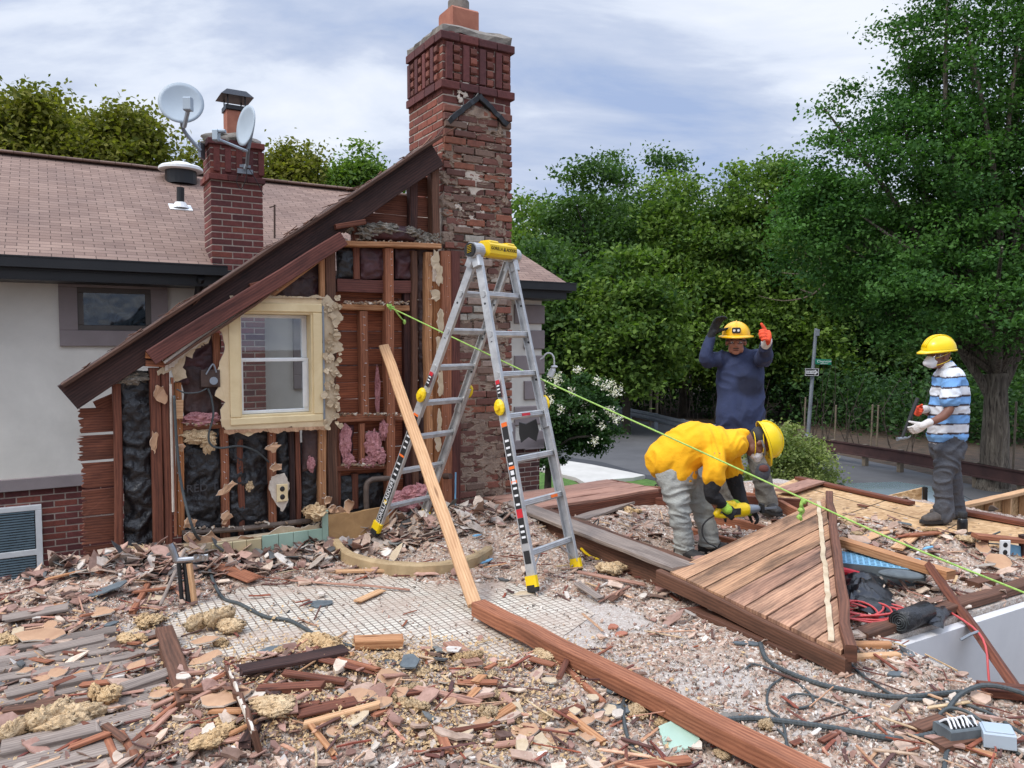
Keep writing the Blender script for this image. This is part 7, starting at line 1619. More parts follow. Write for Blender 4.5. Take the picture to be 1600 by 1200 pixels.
# loose sticks, laths and splinters too many to count
mb = MB(); k = 0
while k < 1300:
    y = 2.4+4.6*R.random()**1.4; x = R.uniform(-.78, .78)*y
    if not onfloor(x, y) or R.random() > (1, .3, .12)[zone(x, y)]: continue
    k += 1; l_ = R.uniform(.05, .24); a = R.random()*6.28; p = V((x, y, surf(x, y)+R.uniform(.006, .03))); d = V((math.cos(a), math.sin(a), R.gauss(0, .10)))*l_; w_ = R.uniform(.004, .018)
    board(mb, p, p+d, w_, R.uniform(.003, .008), ch=.001, jit=.001, seg=2, col=tuple(v_*R.uniform(.9, 1.1) for v_ in pick([(196, 150, 120), (150, 84, 62), (120, 66, 54), (210, 176, 140), (98, 66, 58)])), cut=w_)
tag(mb.build('splinters', plain('splinter_wood', (255, 255, 255), (190, 185, 180), 30, .85, usecol=True)), kind='stuff')
LM = [('the dark floor beam end', 258, 1010), ('the plaster rimmed board', 385, 1150), ('the dark plaster edged board', 450, 1085), ('the short tan block', 592, 1015), ('the pink brown plank', 722, 1045), ('the crossed splinters', 890, 1075), ('the mint green shard', 1062, 1163), ('the two laths', 190, 1185), ('the pipe bundle', 290, 915), ('the large tan sheet', 68, 1006), ('the long pale insulation strip', 60, 1150), ('the pale narrow strip', 530, 1170), ('the yellow strap end', 1095, 1135), ('the orange tile fragments', 965, 988), ('the blue crate', 1375, 900), ('the black bottle', 1503, 840), ('the tan plasterboard flake', 620, 1120), ('the pale tan sheet', 760, 1105), ('the grey slate among tufts', 640, 1078), ('the front ladder feet', 870, 920), ('the broad brown sheet', 350, 1135), ('the bottom edge centre', 680, 1195), ('the left edge', 5, 1080), ('the black terminal block', 1497, 1150)]
USED = {}
def where(px, py, what):
    n_, x, y = min(LM, key=lambda l: (l[1]-px)**2+((l[2]-py)*1.6)**2); dx_, dy_ = px-x, (py-y)*1.6; d = math.hypot(dx_, dy_)
    sd = ('right of' if dx_ > 0 else 'left of') if abs(dx_) > abs(dy_) else ('in front of' if dy_ > 0 else 'behind')
    q_ = 'just' if d < 45 else ('a little' if d < 100 else 'well'); base = f'{what} {q_} {sd} {n_}'
    USED[base] = USED.get(base, 0)+1; k = USED[base]
    return base if k == 1 else base+[', second nearest', ', third nearest', ', fourth nearest', ', fifth nearest', ', sixth nearest', ', seventh nearest', ', eighth nearest', ', ninth nearest'][min(k-2, 7)]
# ---------------------------------------------------------------- insulation tufts
def cards(mb, c, r, n, size, m=0, flat=.6):
    for k in range(n):
        d = V((R.gauss(0, 1), R.gauss(0, 1), R.gauss(0, 1))).normalized(); p = c+V((d.x*r[0], d.y*r[1], d.z*r[2]))*R.uniform(.75, 1.12); t = V((R.gauss(0, 1), R.gauss(0, 1), R.gauss(0, .7))).normalized(); b_ = t.cross(d).normalized(); s = size*R.uniform(.5, 1.5)
        mb.add([p-t*s, p+b_*s*.35+d*s*.3, p+t*s, p-b_*s*.35+d*s*.2], [[0, 1, 2, 3]], None, m)
def tuftmesh(sx, sy, sz, n=5):
    mb = MB()
    for k in range(n):
        c = V((R.gauss(0, sx*.42), R.gauss(0, sy*.42), sz*R.uniform(.2, .6))); r = (sx*R.uniform(.3, .6), sy*R.uniform(.3, .6), sz*R.uniform(.35, .6)); ell(mb, c, *r, None, 22, amp=.6, ncl=14); cards(mb, c, r, 130, min(sx, sy)*.10)
    return mb
tufts = [tuftmesh(R.uniform(.06, .11), R.uniform(.04, .07), R.uniform(.035, .06), R.randint(4, 7)) for _ in range(6)]
tm = []
for i, t_ in enumerate(tufts):
    for m_ in ('yelins', 'yelins2'):
        o = t_.build('insulation_tuft', M[m_], None, True, base=True); tm.append(o.data); bpy.data.objects.remove(o)
def tuft(px, py, sc, label=None, z=.0, kind=None):
    p = gz(px, py); o = bpy.data.objects.new('insulation_tuft', kind or R.choice(tm)); COL.objects.link(o); o.location = (p.x, p.y, surf(p.x, p.y)-.006+z); o.rotation_euler = (0, 0, R.random()*6.28); o.scale = (sc, sc, sc*R.uniform(.7, 1.1)); LOC[o.name] = V(o.location)
    tag(o, label or 'small ragged tuft of yellow insulation lying in the rubble', 'insulation', 'loose insulation tufts on the floor'); return o
for (px, py, sc, lb) in ((232, 978, 1.2, 'yellow insulation clump beside the end of the dark floor beam'), (205, 1010, 1.3, None), (330, 985, 1.3, 'long yellow insulation roll at the left edge of the tile floor'), (360, 990, 1.3, None), (500, 1015, 1.3, 'round yellow insulation clump below the grey cable'), (60, 1150, 1.4, 'long pale insulation strip on the planks at lower left'), (110, 1140, 1.5, None), (165, 1105, 1.4, 'large pale yellow insulation wad on the planks'), (430, 1165, 1.5, 'large yellow insulation lump at the bottom beside the plaster board'), (345, 1180, 1.3, 'pale insulation wad at the bottom edge left of the yellow lump'), (955, 905, 1.2, 'tan insulation clump right of the front ladder feet'), (850, 1040, 1.1, 'tan insulation tuft just left of the crossed splinters'), (995, 1120, .9, None), (1440, 845, 1.3, 'long tan insulation mat beside the black bottle'), (1405, 850, 1.2, 'tan insulation wad behind the blue crate'), (1480, 855, 1.4, None), (1330, 838, 1.2, None), (10, 1010, 1.2, 'yellow insulation tuft at the left edge of the picture'), (1510, 872, 1.0, None), (985, 810, 1.3, 'dirty tan insulation beside the bending worker boots')):
    tuft(px, py, sc, lb or where(px, py, 'ragged insulation clump'))
for k in range(70):
    z_ = R.random()
    if z_ < .62: px, py = R.gauss(640, 120), R.uniform(1030, 1150)
    elif z_ < .8: px, py = R.uniform(20, 420), R.uniform(960, 1190)
    elif z_ < .9: px, py = R.uniform(1020, 1200), R.uniform(1130, 1190)
    else: px, py = R.uniform(1280, 1480), R.uniform(820, 870)
    tuft(px, py, R.uniform(.3, .75), where(px, py, 'insulation tuft'))
cards_ = MB(); k = 0
while k < 9000:
    px, py = (R.gauss(640, 170), R.uniform(1000, 1200)) if R.random() < .7 else (R.uniform(0, 500), R.uniform(950, 1200)); p = gz(px, py)
    if not onfloor(p.x, p.y): k += 1; continue
    k += 1; z = surf(p.x, p.y); t = V((R.gauss(0, 1), R.gauss(0, 1), .3)).normalized(); s = R.uniform(.005, .014); b_ = V((-t.y, t.x, R.gauss(0, .6))); c = V((p.x, p.y, z+R.uniform(.004, .03))); cards_.add([c-t*s, c+b_*s*.6, c+t*s, c-b_*s*.6], [[0, 1, 2, 3]])
tag(cards_.build('insulation_fluff', M['yelins']), kind='stuff')
# ---------------------------------------------------------------- single boards
def floorboard(px0, py0, px1, py1, w_, t, mat, label, name='board', z0=.03, z1=.03, cat='board', group=None, cut=.02, col=(1, 1, 1)):
    a, b_ = gz(px0, py0), gz(px1, py1); a.z = surf(a.x, a.y)+z0; b_.z = surf(b_.x, b_.y)+z1
    mb = MB(); board(mb, a, b_, w_, t, cut=cut, jit=.002, col=col); return tag(mb.build(name, M[mat], base=True), label, cat, group)
FB = [((205, 968), (262, 886), .035, .03, 'wor', 'thin red lath propped against the rubble heap left of the pipe bundle', .02, .02),
 ((165, 1158), (188, 1215), .03, .02, 'wor', 'left one of two short orange laths at the bottom left', .03, .03), ((188, 1156), (222, 1212), .03, .02, 'wor', 'right one of two short orange laths at the bottom left', .03, .03),
 ((372, 1102), (545, 1066), .10, .02, 'wdark', 'dark board with a white plaster edge at lower left', .05, .06), ((400, 1126), (508, 1128), .06, .03, 'wred', 'short red board lying below the dark plaster edged board', .04, .04),
 ((440, 1108), (545, 1110), .045, .02, 'wred', 'thin red board just under the dark plaster edged board', .06, .05), ((460, 1170), (560, 1150), .08, .015, 'wred', 'broad red board fragment near the bottom centre left', .03, .03), ((470, 1182), (598, 1156), .035, .025, 'wfresh', 'pale narrow strip along the red board near the bottom', .04, .04),
 ((703, 1018), (742, 1074), .085, .02, 'wpink', 'pink brown plank piece lying by itself left of the long beam', .04, .05), ((552, 1019), (632, 1013), .09, .05, 'wtan', 'short tan timber block at the lower edge of the tile floor', .04, .04),
 ((522, 902), (620, 898), .045, .02, 'wfresh', 'cream strip of wood on the tile floor below the kerb', .02, .02), ((452, 912), (642, 926), .02, .012, 'wpink', 'long thin reddish lath across the tile floor', .02, .02), ((556, 946), (598, 926), .06, .012, 'wfresh', 'short cream board piece in the middle of the tile floor', .02, .02),
 ((858, 1032), (942, 1118), .03, .02, 'wor', 'long splintered lath crossing another left of the long beam', .04, .03), ((890, 1046), (872, 1090), .03, .015, 'wred', 'short splinter lying over the long splintered lath', .05, .04), ((825, 1052), (868, 1062), .045, .012, 'wor', 'orange sliver of wood left of the crossed splinters', .03, .03), ((876, 1140), (910, 1124), .05, .03, 'wred', 'small dark red wood block below the crossed splinters', .02, .02),
 ((902, 910), (1010, 924), .04, .015, 'wpink', 'pinkish lath right of the front ladder feet', .03, .03), ((900, 925), (940, 944), .06, .015, 'wgrey', 'short grey board piece beside the front ladder foot', .03, .03), ((935, 945), (985, 924), .02, .012, 'wpink', 'thin pale lath crossing below the pinkish one', .02, .03), ((1000, 905), (1062, 945), .03, .012, 'wred', 'curved red strip along the dark deck beam', .02, .01),
 ((1308, 884), (1486, 936), .085, .06, 'wtan', 'tan timber lying across the blue crate right of the panel', .13, .14), ((1290, 1034), (1408, 1032), .05, .035, 'wfresh', 'lower one of two pale battens at the panel corner', .01, .01), ((1330, 1017), (1392, 1016), .05, .03, 'wtan', 'upper shorter batten beside the dark block at the panel corner', .02, .02), ((1516, 920), (1558, 912), .09, .05, 'wbrown', 'short brown timber block on the floor above the stairwell edge', .02, .02),
 ((1430, 862), (1400, 880), .09, .015, 'wfresh', 'flat cream board piece beyond the blue crate', .02, .02), ((1345, 870), (1395, 860), .10, .012, 'wfresh', 'square cream panel offcut near the black flashing', .02, .02), ((1432, 890), (1500, 903), .04, .02, 'wred', 'red lath lying among the rubble beyond the leaning timber', .02, .02), ((1400, 866), (1470, 868), .05, .02, 'wor', 'short orange board under the insulation mat', .02, .02),
 ((1255, 1160), (1235, 1170), .03, .01, 'wred', 'tiny red chip of wood near the yellow strip', .01, .01), ((1280, 1168), (1312, 1152), .03, .012, 'wred', 'thin red brown splinter between the thick cables', .02, .02), ((1530, 1092), (1640, 1100), .10, .04, 'wred', 'red brown board behind the cable loop at the right edge', .03, .03), ((1462, 1178), (1530, 1158), .07, .03, 'wbrown', 'brown board piece under the black terminal block', .02, .02), ((1430, 1152), (1478, 1138), .07, .05, 'wbrown', 'square cut brown timber end left of the terminal block', .02, .02),
 ((1560, 1192), (1480, 1168), .03, .015, 'wtan', 'thin tan lath at the bottom right corner', .01, .01), ((960, 1216), (1080, 1200), .05, .02, 'wor', 'orange board edge at the very bottom near the mint shard', .02, .02), ((60, 1070), (95, 1050), .07, .01, 'wpink', 'pinkish wood piece on the planks at far left', .02, .02), ((340, 905), (400, 915), .14, .012, 'wor', 'flat orange brown panel piece at the left of the tile floor', .02, .03), ((250, 958), (290, 905), .02, .015, 'wgrey', 'thin grey stick in the rubble heap beside the red lath', .03, .08)]
for (a, b_, w_, t, m_, lb, z0, z1) in FB: floorboard(*a, *b_, w_, t, m_, lb, z0=z0, z1=z1)
# plaster board panel standing on edge at lower left with torn white edge
a, b_ = gz(362, 1095), gz(404, 1215); a.z, b_.z = .09, .11; mb = MB(); board(mb, a, b_, .16, .02, up=(1, .35, .25), jit=.005, seg=12); pb_ = tag(mb.build('plaster_board', M['wbrown'], base=True), 'dark board standing on edge with torn white plaster rim at lower left', 'board')
mb = MB(); 
def torn(mb, a, b_, h, th, nrm):
    n = max(8, int((b_-a).length/.012)); P = [a.lerp(b_, k/n) for k in range(n+1)]; Q_ = [p+Z_*(h*(.35+.9*abs(noise.noise(p*14)))+R.gauss(0, .002)) for p in P]
    vs = P+Q_+[p+nrm*th for p in P]+[p+nrm*th*.8+V((0, 0, R.gauss(0, .002))) for p in Q_]; m_ = n+1
    mb.add(vs, [[i, i+1, m_+i+1, m_+i] for i in range(n)]+[[2*m_+i+1, 2*m_+i, 3*m_+i, 3*m_+i+1] for i in range(n)]+[[m_+i, m_+i+1, 3*m_+i+1, 3*m_+i] for i in range(n)])
torn(mb, a+V((-.012, 0, .06)), b_+V((-.012, 0, .06)), .035, .012, V((-.95, -.3, 0)))
mb.build('plaster_rim', M['plw'], pb_)
mb = MB(); a, b_ = gz(372, 1102), gz(548, 1066)
torn(mb, a+V((0, .05, .07)), b_+V((0, .05, .08)), .04, .014, V((.2, -.95, 0)))
tag(mb.build('plaster_strip', M['plw'], base=True), 'torn white plaster edging on the dark board at lower left', 'plaster')
for (a, b_, w_, t, m_, lb) in (((0, 1100), (150, 1068), .09, .03, 'wgrey', 'upper long grey plank end at the lower left edge'), ((0, 1128), (145, 1112), .05, .04, 'wbrown', 'brown moulded strip below the upper grey plank at lower left'), ((180, 1092), (282, 1062), .09, .03, 'wgrey', 'grey plank end meeting the dark floor beam'), ((0, 1185), (160, 1150), .12, .03, 'wgrey', 'lowest long grey plank at the lower left edge'),
    ((0, 985), (110, 965), .12, .02, 'wgrey', 'grey plank showing under the rubble at the left edge'), ((60, 1030), (170, 1005), .10, .02, 'wgrey', 'grey plank showing beside the large tan sheet'), ((380, 1210), (440, 1120), .05, .03, 'wdark', 'dark stick beside the large yellow lump'), ((640, 1110), (760, 1132), .04, .02, 'wpink', 'thin pinkish lath in the lower centre'), ((520, 1075), (600, 1095), .03, .015, 'wor', 'thin orange splinter below the short tan block')):
    floorboard(*a, *b_, w_, t, m_, lb, z0=.03, z1=.035, cut=.04)
# ---------------------------------------------------------------- flat shards
def shard(px, py, w_, h_, rot, m_, label, z=.02, tilt=(0, 0), th=.008, pts=None, edge='plw', cat='plaster piece', name='plaster_piece', group=None, n=None):
    p = gz(px, py); p.z = surf(p.x, p.y)+z; mb = MB(); n = n or R.randint(6, 9); P = []
    for k in range(n):
        a = 6.2832*(k+R.uniform(-.22, .22))/n; rr = R.uniform(.72, 1.1); lx, ly = w_/2*rr*math.cos(a), h_/2*rr*math.sin(a); x, y = lx*math.cos(rot)-ly*math.sin(rot), lx*math.sin(rot)+ly*math.cos(rot); P.append(p+V((x, y, x*tilt[0]+y*tilt[1]+R.gauss(0, .002))))
    P = jag(P, .002, .025); poly(mb, P, th, (0, 0, -1), 0, 1); return tag(mb.build(name, [M[m_], M[edge]], base=True), label, cat, group)
SH = [(68, 1006, .30, .17, .3, 'paper', 'large tan plasterboard sheet with a white edge at far left', .05, (-.1, .1)), (56, 1075, .16, .12, .7, 'paper', 'tan plasterboard piece below the large sheet at far left', .03, (.1, .1)), (165, 945, .26, .16, .2, 'slate', 'grey green shingle piece in the left rubble heap', .03, (.3, .1)), (500, 946, .19, .14, .1, 'slate', 'dark grey slate lying on the tile floor', .012, (0, 0)), (640, 1078, .10, .16, .2, 'slate', 'grey slate piece among the insulation tufts', .04, (.15, .1)),
 (425, 1042, .14, .08, 0, 'slate', 'grey slate left of the short tan timber block', .04, (.1, .1)), (958, 1088, .16, .12, -.4, 'slate', 'dark grey slate beside the crossed splinters', .02, (.05, 0)), (960, 1120, .2, .1, -.1, 'slate', 'lower dark grey slate touching the thin cable', .015, (0, 0)), (958, 983, .07, .09, .3, 'terra', 'upper one of two orange tile fragments right of the long beam', .015, (.1, 0)), (972, 995, .09, .06, .2, 'terra', 'lower one of two orange tile fragments right of the long beam', .015, (0, .1)),
 (1062, 1163, .17, .20, .6, 'mint', 'mint green curved tile shard near the bottom centre', .03, (.25, .25)), (1078, 1168, .06, .18, .4, 'plw', 'white shard leaning on the mint green tile shard', .03, (.3, .1)), (822, 930, .19, .10, .3, 'plaster', 'cream plaster piece under the front ladder foot', .012, (0, .05)), (752, 812, .10, .07, 0, 'blue', 'pale blue tile fragment at the foot of the big chimney', .08, (.2, -.7)), (745, 858, .08, .05, .3, 'blue', 'small pale blue chip on the rubble below the big chimney', .03, (.1, 0)), (760, 885, .13, .04, .6, 'blue', 'narrow pale blue tile sliver beside the kerb end', .03, (.2, 0)), (650, 897, .11, .07, 0, 'plw', 'white plaster lump right below the kerb', .02, (0, 0)),
 (520, 870, .10, .09, .3, 'plw', 'pale plaster flake at the left end of the kerb', .03, (.2, .1)), (618, 880, .07, .24, -.3, 'plaster', 'long cream plaster shard leaning over the kerb', .06, (.1, .5)), (785, 820, .22, .08, .2, 'slate', 'dark slate sheet behind the blue fragment by the chimney', .04, (0, .1)), (400, 885, .14, .10, .3, 'slate', 'grey flake left of the mint wall tiles', .02, (.1, 0)), (250, 900, .12, .08, .5, 'slate', 'small dark grey flake on the left rubble heap', .05, (.4, .1)), (175, 985, .12, .06, 1, 'slate', 'slate sliver left of the red lath', .04, (.1, 0)),
 (820, 1165, .13, .12, .2, 'paper', 'left one of two brown plasterboard flakes at the bottom', .02, (.05, .1)), (865, 1165, .13, .11, .5, 'paper', 'right one of two brown plasterboard flakes at the bottom', .02, (0, .1)), (905, 1150, .17, .06, .5, 'paper', 'curled tan plasterboard strip above the two brown flakes', .03, (.1, 0)), (620, 1120, .12, .10, .1, 'paper', 'tan plasterboard flake in the lower centre', .03, (.1, .1)), (560, 1138, .2, .12, .2, 'paper', 'wide tan plasterboard flake in the lower centre left', .03, (.05, .05)), (760, 1105, .2, .1, .1, 'paper', 'pale tan plasterboard sheet in the lower centre right', .02, (0, 0)),
 (700, 1135, .10, .10, .4, 'paper', 'small brown plasterboard flake left of the pale tan sheet', .03, (.2, 0)), (325, 1050, .18, .10, .4, 'paper', 'tan flake right of the dark floor beam', .04, (.2, .2)), (320, 1015, .16, .08, .2, 'paper', 'tan flake between the dark floor beam and the insulation roll', .05, (.1, .2)), (350, 1135, .22, .2, .3, 'paper', 'broad brown plasterboard sheet left of the plaster rimmed board', .04, (.1, .0)), (240, 1022, .10, .08, 0, 'paper', 'triangular tan flake beside the dark floor beam', .06, (.3, .1)), (160, 975, .16, .1, .2, 'paper', 'tan flake in the left rubble heap', .04, (.1, .1)), (215, 1055, .1, .09, .6, 'paper', 'brown flake left of the middle of the dark floor beam', .05, (.1, .2)),
 (1130, 1125, .3, .07, .25, 'conc', 'long grey mortar slab beside the yellow strip', .01, (0, 0)), (1165, 1010, .18, .07, -.1, 'slate', 'dark flake below the loose plank', .008, (0, 0)), (1400, 1060, .14, .05, .2, 'slate', 'dark flake near the stairwell corner', .02, (0, 0)), (1195, 1000, .05, .04, .2, 'plw', 'little white chip above the cable loops', .01, (0, 0)), (1405, 1022, .2, .14, -.6, 'slate', 'flat grey sheet at the stairwell corner', .01, (0, 0)), (1535, 880, .1, .14, .2, 'paper', 'brown cardboard piece leaning near the outlet', .06, (.3, .6)), (1560, 895, .2, .16, .1, 'paper', 'large brown cardboard piece in front of the outlet', .05, (.1, .5)), (1450, 880, .12, .03, .3, 'blue', 'pale blue strip in the rubble beyond the leaning timber', .05, (.1, 0))]
for s_ in SH:
    px, py, w_, h_, ro_, m_, lb, z, tl = s_; cat, nm = {'slate': ('slate', 'slate_piece'), 'terra': ('tile', 'tile_fragment'), 'mint': ('tile', 'tile_shard'), 'blue': ('tile', 'tile_fragment'), 'conc': ('mortar', 'mortar_slab')}.get(m_, ('plaster piece', 'plaster_piece')); shard(px, py, w_, h_, ro_, m_, lb, z, tl, edge='plw' if m_ in ('paper', 'plaster', 'plw') else m_, cat=cat, name=nm)
k = 0
while k < 70:
    px, py = R.uniform(0, 1200)**1.0, R.uniform(940, 1195); p = gz(px, py)
    if zone(p.x, p.y) or px > 1050 and R.random() < .7: continue
    k += 1; sz = R.uniform(.06, .12); shard(px, py, sz, sz*R.uniform(.5, .9), R.random()*3, R.choice(['paper', 'paper', 'paper', 'plaster', 'plw']), where(px, py, R.choice(['broken plasterboard flake'])), R.uniform(.01, .045), (R.gauss(0, .18), R.gauss(0, .18)), .007, group='plasterboard flakes in the foreground')
k = 0
while k < 70:
    px, py = R.uniform(0, 1250), R.uniform(925, 1195); p = gz(px, py)
    if zone(p.x, p.y): continue
    k += 1; l_ = R.uniform(.1, .28); a = R.gauss(.5, .7); q_ = p+V((math.cos(a), math.sin(a), 0))*l_
    if not onfloor(q_.x, q_.y): continue
    p.z = surf(p.x, p.y)+R.uniform(.01, .05); q_.z = surf(q_.x, q_.y)+R.uniform(.01, .05); mb = MB(); board(mb, p, q_, R.uniform(.02, .05), R.uniform(.006, .015), cut=.03, jit=.002, ch=.002); tag(mb.build('broken_lath', M[R.choice(['wred', 'wpink', 'wor', 'wbrown', 'wtan'])], base=True), where(px, py, 'short broken lath'), 'lath', 'broken laths in the foreground')
# dark clods beside the lower window
for i, (px, py, lb) in enumerate(((52, 912, 'dark earthy clod at the window sill by the left edge'), (85, 908, 'brown fibrous clod left of the black one'), (115, 905, 'black clod of roofing in front of the torn sheathing'))):
    p = gz(px, py); mb = MB()
    for k in range(5): ell(mb, p+V((R.gauss(0, .04), R.gauss(0, .03), .05)), .07, .05, .05, None, 14, amp=.8, ncl=9)
    cards(mb, p+V((0, 0, .05)), (.09, .06, .06), 80, .014); tag(mb.build('clod', M['rub' if i == 2 else 'greyins' if i == 1 else 'iron'], base=True), lb, 'clod')
for (px, py, lb, r_) in ((212, 872, 'lump of dirty insulation between the left posts', .12), (490, 800, 'shaggy dark insulation ball on the wall base', .07)):
    p = wp(px, py, -.15); mb = MB()
    for k in range(4): ell(mb, p+V((R.gauss(0, r_*.4), R.gauss(0, r_*.3), 0)), r_, r_*.7, r_*.6, None, 18, amp=.6, ncl=9)
    cards(mb, p, (r_*1.2, r_*.8, r_*.7), 120, .016); tag(mb.build('insulation_lump', M['yelins2'], base=True), lb, 'insulation')
# ================================================================ CABLES AND SMALL THINGS
def cable(P, r, mat, label, cat='cable', name='cable', nrib=0, z=None, group=None):
    pts = []
    for p in P:
        q_ = gz(p[0], p[1]); q_.z = (surf(q_.x, q_.y) if onfloor(q_.x, q_.y) else 0)+r+.004+(p[2] if len(p) > 2 else 0); pts.append(q_)
    sp = smooth_path(pts, 10); rr = [r*(1+(.10 if i % 2 else -.04)*nrib) for i in range(len(sp))] if nrib else r
    if nrib: # ribbed conduit: resample finely
        d = []; 
        for i in range(len(sp)-1):
            k = max(1, int((sp[i+1]-sp[i]).length/.008)); d += [sp[i].lerp(sp[i+1], j/k) for j in range(k)]
        sp = d; rr = [r*(1.1 if i % 2 else .94) for i in range(len(sp))]
    mb = MB(); tube(mb, sp, rr, 8); return tag(mb.build(name, M[mat], smooth=not nrib), label, cat, group)
P = [wp(272, 618, -.12), wp(276, 690, -.14), wp(284, 760, -.16), wp(303, 830, -.25)]
g0 = [gz(322, 872), gz(324, 905), gz(345, 935), gz(375, 948), gz(415, 968), gz(455, 975), gz(500, 1000), gz(552, 1018)]
for q_ in g0: q_.z = surf(q_.x, q_.y)+.014
g0[0].z = .10
mb = MB(); tube(mb, smooth_path(P+g0, 8), .011, 8); tag(mb.build('cable', M['cable'], smooth=True), 'grey cable hanging from the torn wall and running across the tile floor', 'cable')
cable([(1090, 1140), (1160, 1130), (1210, 1133), (1300, 1145), (1380, 1160), (1430, 1162), (1500, 1150), (1545, 1148)], .013, 'cable', 'thick ribbed grey conduit running to the white junction box', nrib=1)
cable([(1188, 1012), (1200, 1040), (1250, 1065), (1310, 1085), (1400, 1098), (1500, 1094), (1620, 1090)], .012, 'cable', 'long grey cable sweeping to the right edge in front of the stairwell', nrib=1)
cable([(1085, 1130), (1000, 1098), (978, 1100), (974, 1120), (978, 1150), (990, 1180), (1015, 1215)], .009, 'cable', 'grey cable passing under the long beam and leaving at the bottom')
cable([(1165, 1050), (1180, 1042), (1225, 1060), (1262, 1085), (1270, 1105), (1245, 1112), (1230, 1100), (1240, 1090), (1270, 1092), (1320, 1110), (1380, 1145), (1405, 1160)], .006, 'cable', 'thin black cable making a small loop on the dusty floor')
cable([(1315, 1028), (1345, 1058), (1390, 1092), (1420, 1100), (1480, 1105), (1540, 1122), (1590, 1150), (1620, 1170)], .008, 'cable', 'thin grey cable from the panel corner to the right edge')
cable([(1195, 1130), (1225, 1155), (1230, 1180), (1222, 1132), (1200, 1110), (1202, 1080), (1225, 1062)], .006, 'cable', 'thin dark cable crossing the thick conduit')
cable([(1480, 1120), (1500, 1108, .03), (1540, 1102, .06), (1600, 1110, .05), (1640, 1120)], .011, 'cable', 'grey cable loop arching at the right edge', nrib=1)
cable([(1545, 1150), (1560, 1165), (1600, 1185), (1640, 1200)], .010, 'cable', 'grey cable leaving the white junction box to the corner', nrib=1)
cable([(1475, 1215), (1480, 1182), (1500, 1168, .02), (1560, 1170), (1620, 1200)], .009, 'cable', 'grey cable curling at the bottom right corner', nrib=1)
cable([(1460, 1135), (1480, 1125, .03), (1510, 1130, .03), (1540, 1142)], .008, 'cable', 'short grey lead above the black terminal block')
cable([(1090, 1128, .01), (1110, 1136, .0), (1165, 1165, .01), (1215, 1190, .01), (1260, 1215)], .009, 'yel', 'bright yellow strap lying beside the end of the long beam', 'strap', 'strap')
cable([(908, 872, .02), (925, 880), (960, 888), (990, 896)], .010, 'yel', 'yellow strap along the foot of the dark deck beam', 'strap', 'strap')
cable([(912, 865, .06), (920, 850, .05), (935, 846, .12), (925, 868, .03), (935, 880), (918, 884), (908, 876)], .005, 'rub', 'thin black cord coiled beside the rear right ladder foot', 'cord', 'cord')
# red hose coil
pts = []
for i in range(150):
    a = i*.33; rr = .17+.05*math.sin(i*.13)+.02*math.sin(i*.7); c = gz(1345+18*math.sin(i*.05), 968); pts.append(V((c.x+rr*math.cos(a)*1.05, c.y+rr*.75*math.sin(a), .02+.035*abs(math.sin(i*.37))+.0002*i)))
e0_ = [gz(1412, 975), gz(1440, 965), gz(1470, 958)]
for q_ in e0_: q_.z = .03
pts += e0_ + [at(1520, 980, 4.4), at(1540, 1010, 4.25), at(1545, 1060, 4.15), at(1552, 1100, 4.1)]
mb = MB(); tube(mb, smooth_path(pts, 3), .0065, 7); tag(mb.build('hose', M['red'], smooth=True), 'coiled pinkish red air hose beside the panel trailing into the stairwell', 'hose')
mb = MB(); tube(mb, smooth_path([gz(1302, 892, .12), gz(1320, 893, .10), gz(1345, 900, .06)], 4), .028, 10); tag(mb.build('red_cylinder', M['redp'], base=True), 'bright red tube end just right of the panel rail', 'tube')
# rolled black roofing felt and black sheet
a, b_ = gz(1405, 972, .07), gz(1447, 955, .07); ax = (b_-a).normalized(); mb = MB(); tube(mb, [a, a.lerp(b_, .5), b_], [.062, .060, .061], 24)
rr = empty('felt_roll', (a+b_)/2-V((0, 0, .07)), 'roll of black plastic sheeting showing its spiral end', 'roll'); mb.build('roll', M['bagblk'], rr, True)
mb = MB(); side = ax.cross(Z_).normalized(); sp = [a-ax*.003+side*(.058*(1-t/46))*math.cos(t*.6)+Z_*(.058*(1-t/46))*math.sin(t*.6) for t in range(44)]; tube(mb, sp, .0025, 4); mb.build('spiral_edge', M['cable'], rr)
def crumpled(name, quad, z, mat, label, cat, amp=.03, n=26, fr=7, hump=.05, seed=0):
    vs = []; fs = []; off = V((R.random()*50, R.random()*50, 0)); A, B_, C_, D_ = [gz(*q_) for q_ in quad]
    for j in range(n+1):
        for i in range(n+1):
            u, v_ = i/n, j/n; p = A.lerp(B_, u).lerp(D_.lerp(C_, u), v_); q_ = V((p.x*fr, p.y*fr, 0))+off; e_ = (math.sin(math.pi*u)*math.sin(math.pi*v_))**.5
            h = (1-abs(noise.fractal(q_, .9, 2.1, 4))*2)*amp+hump*e_; p = p+V((noise.noise(q_*1.1)*amp, noise.noise(q_*1.3+V((4, 4, 4)))*amp, 0)); vs.append(V((p.x, p.y, z+max(.004, h*(.3+.7*e_)))))
    for j in range(n):
        for i in range(n): a_ = j*(n+1)+i; fs.append([a_, a_+1, a_+n+2, a_+n+1])
    mb = MB(); mb.add(vs, fs); return tag(mb.build(name, M[mat], smooth=True), label, cat)
M['blkplastic'] = plain('black_plastic', (30, 31, 34), (20, 20, 23), 5, .28, bs=.4, bscale=14, bd=.02)
crumpled('plastic_bag', [(1308, 955), (1405, 975), (1375, 905), (1306, 905)], .03, 'blkplastic', 'crumpled black plastic bag beside the panel rail', 'bag', .04, hump=.07)
crumpled('plastic_sheet', [(1370, 985), (1412, 990), (1400, 945), (1340, 930)], .02, 'blkplastic', 'black plastic sheet between the bag and the roll', 'sheet', .025, hump=.02)
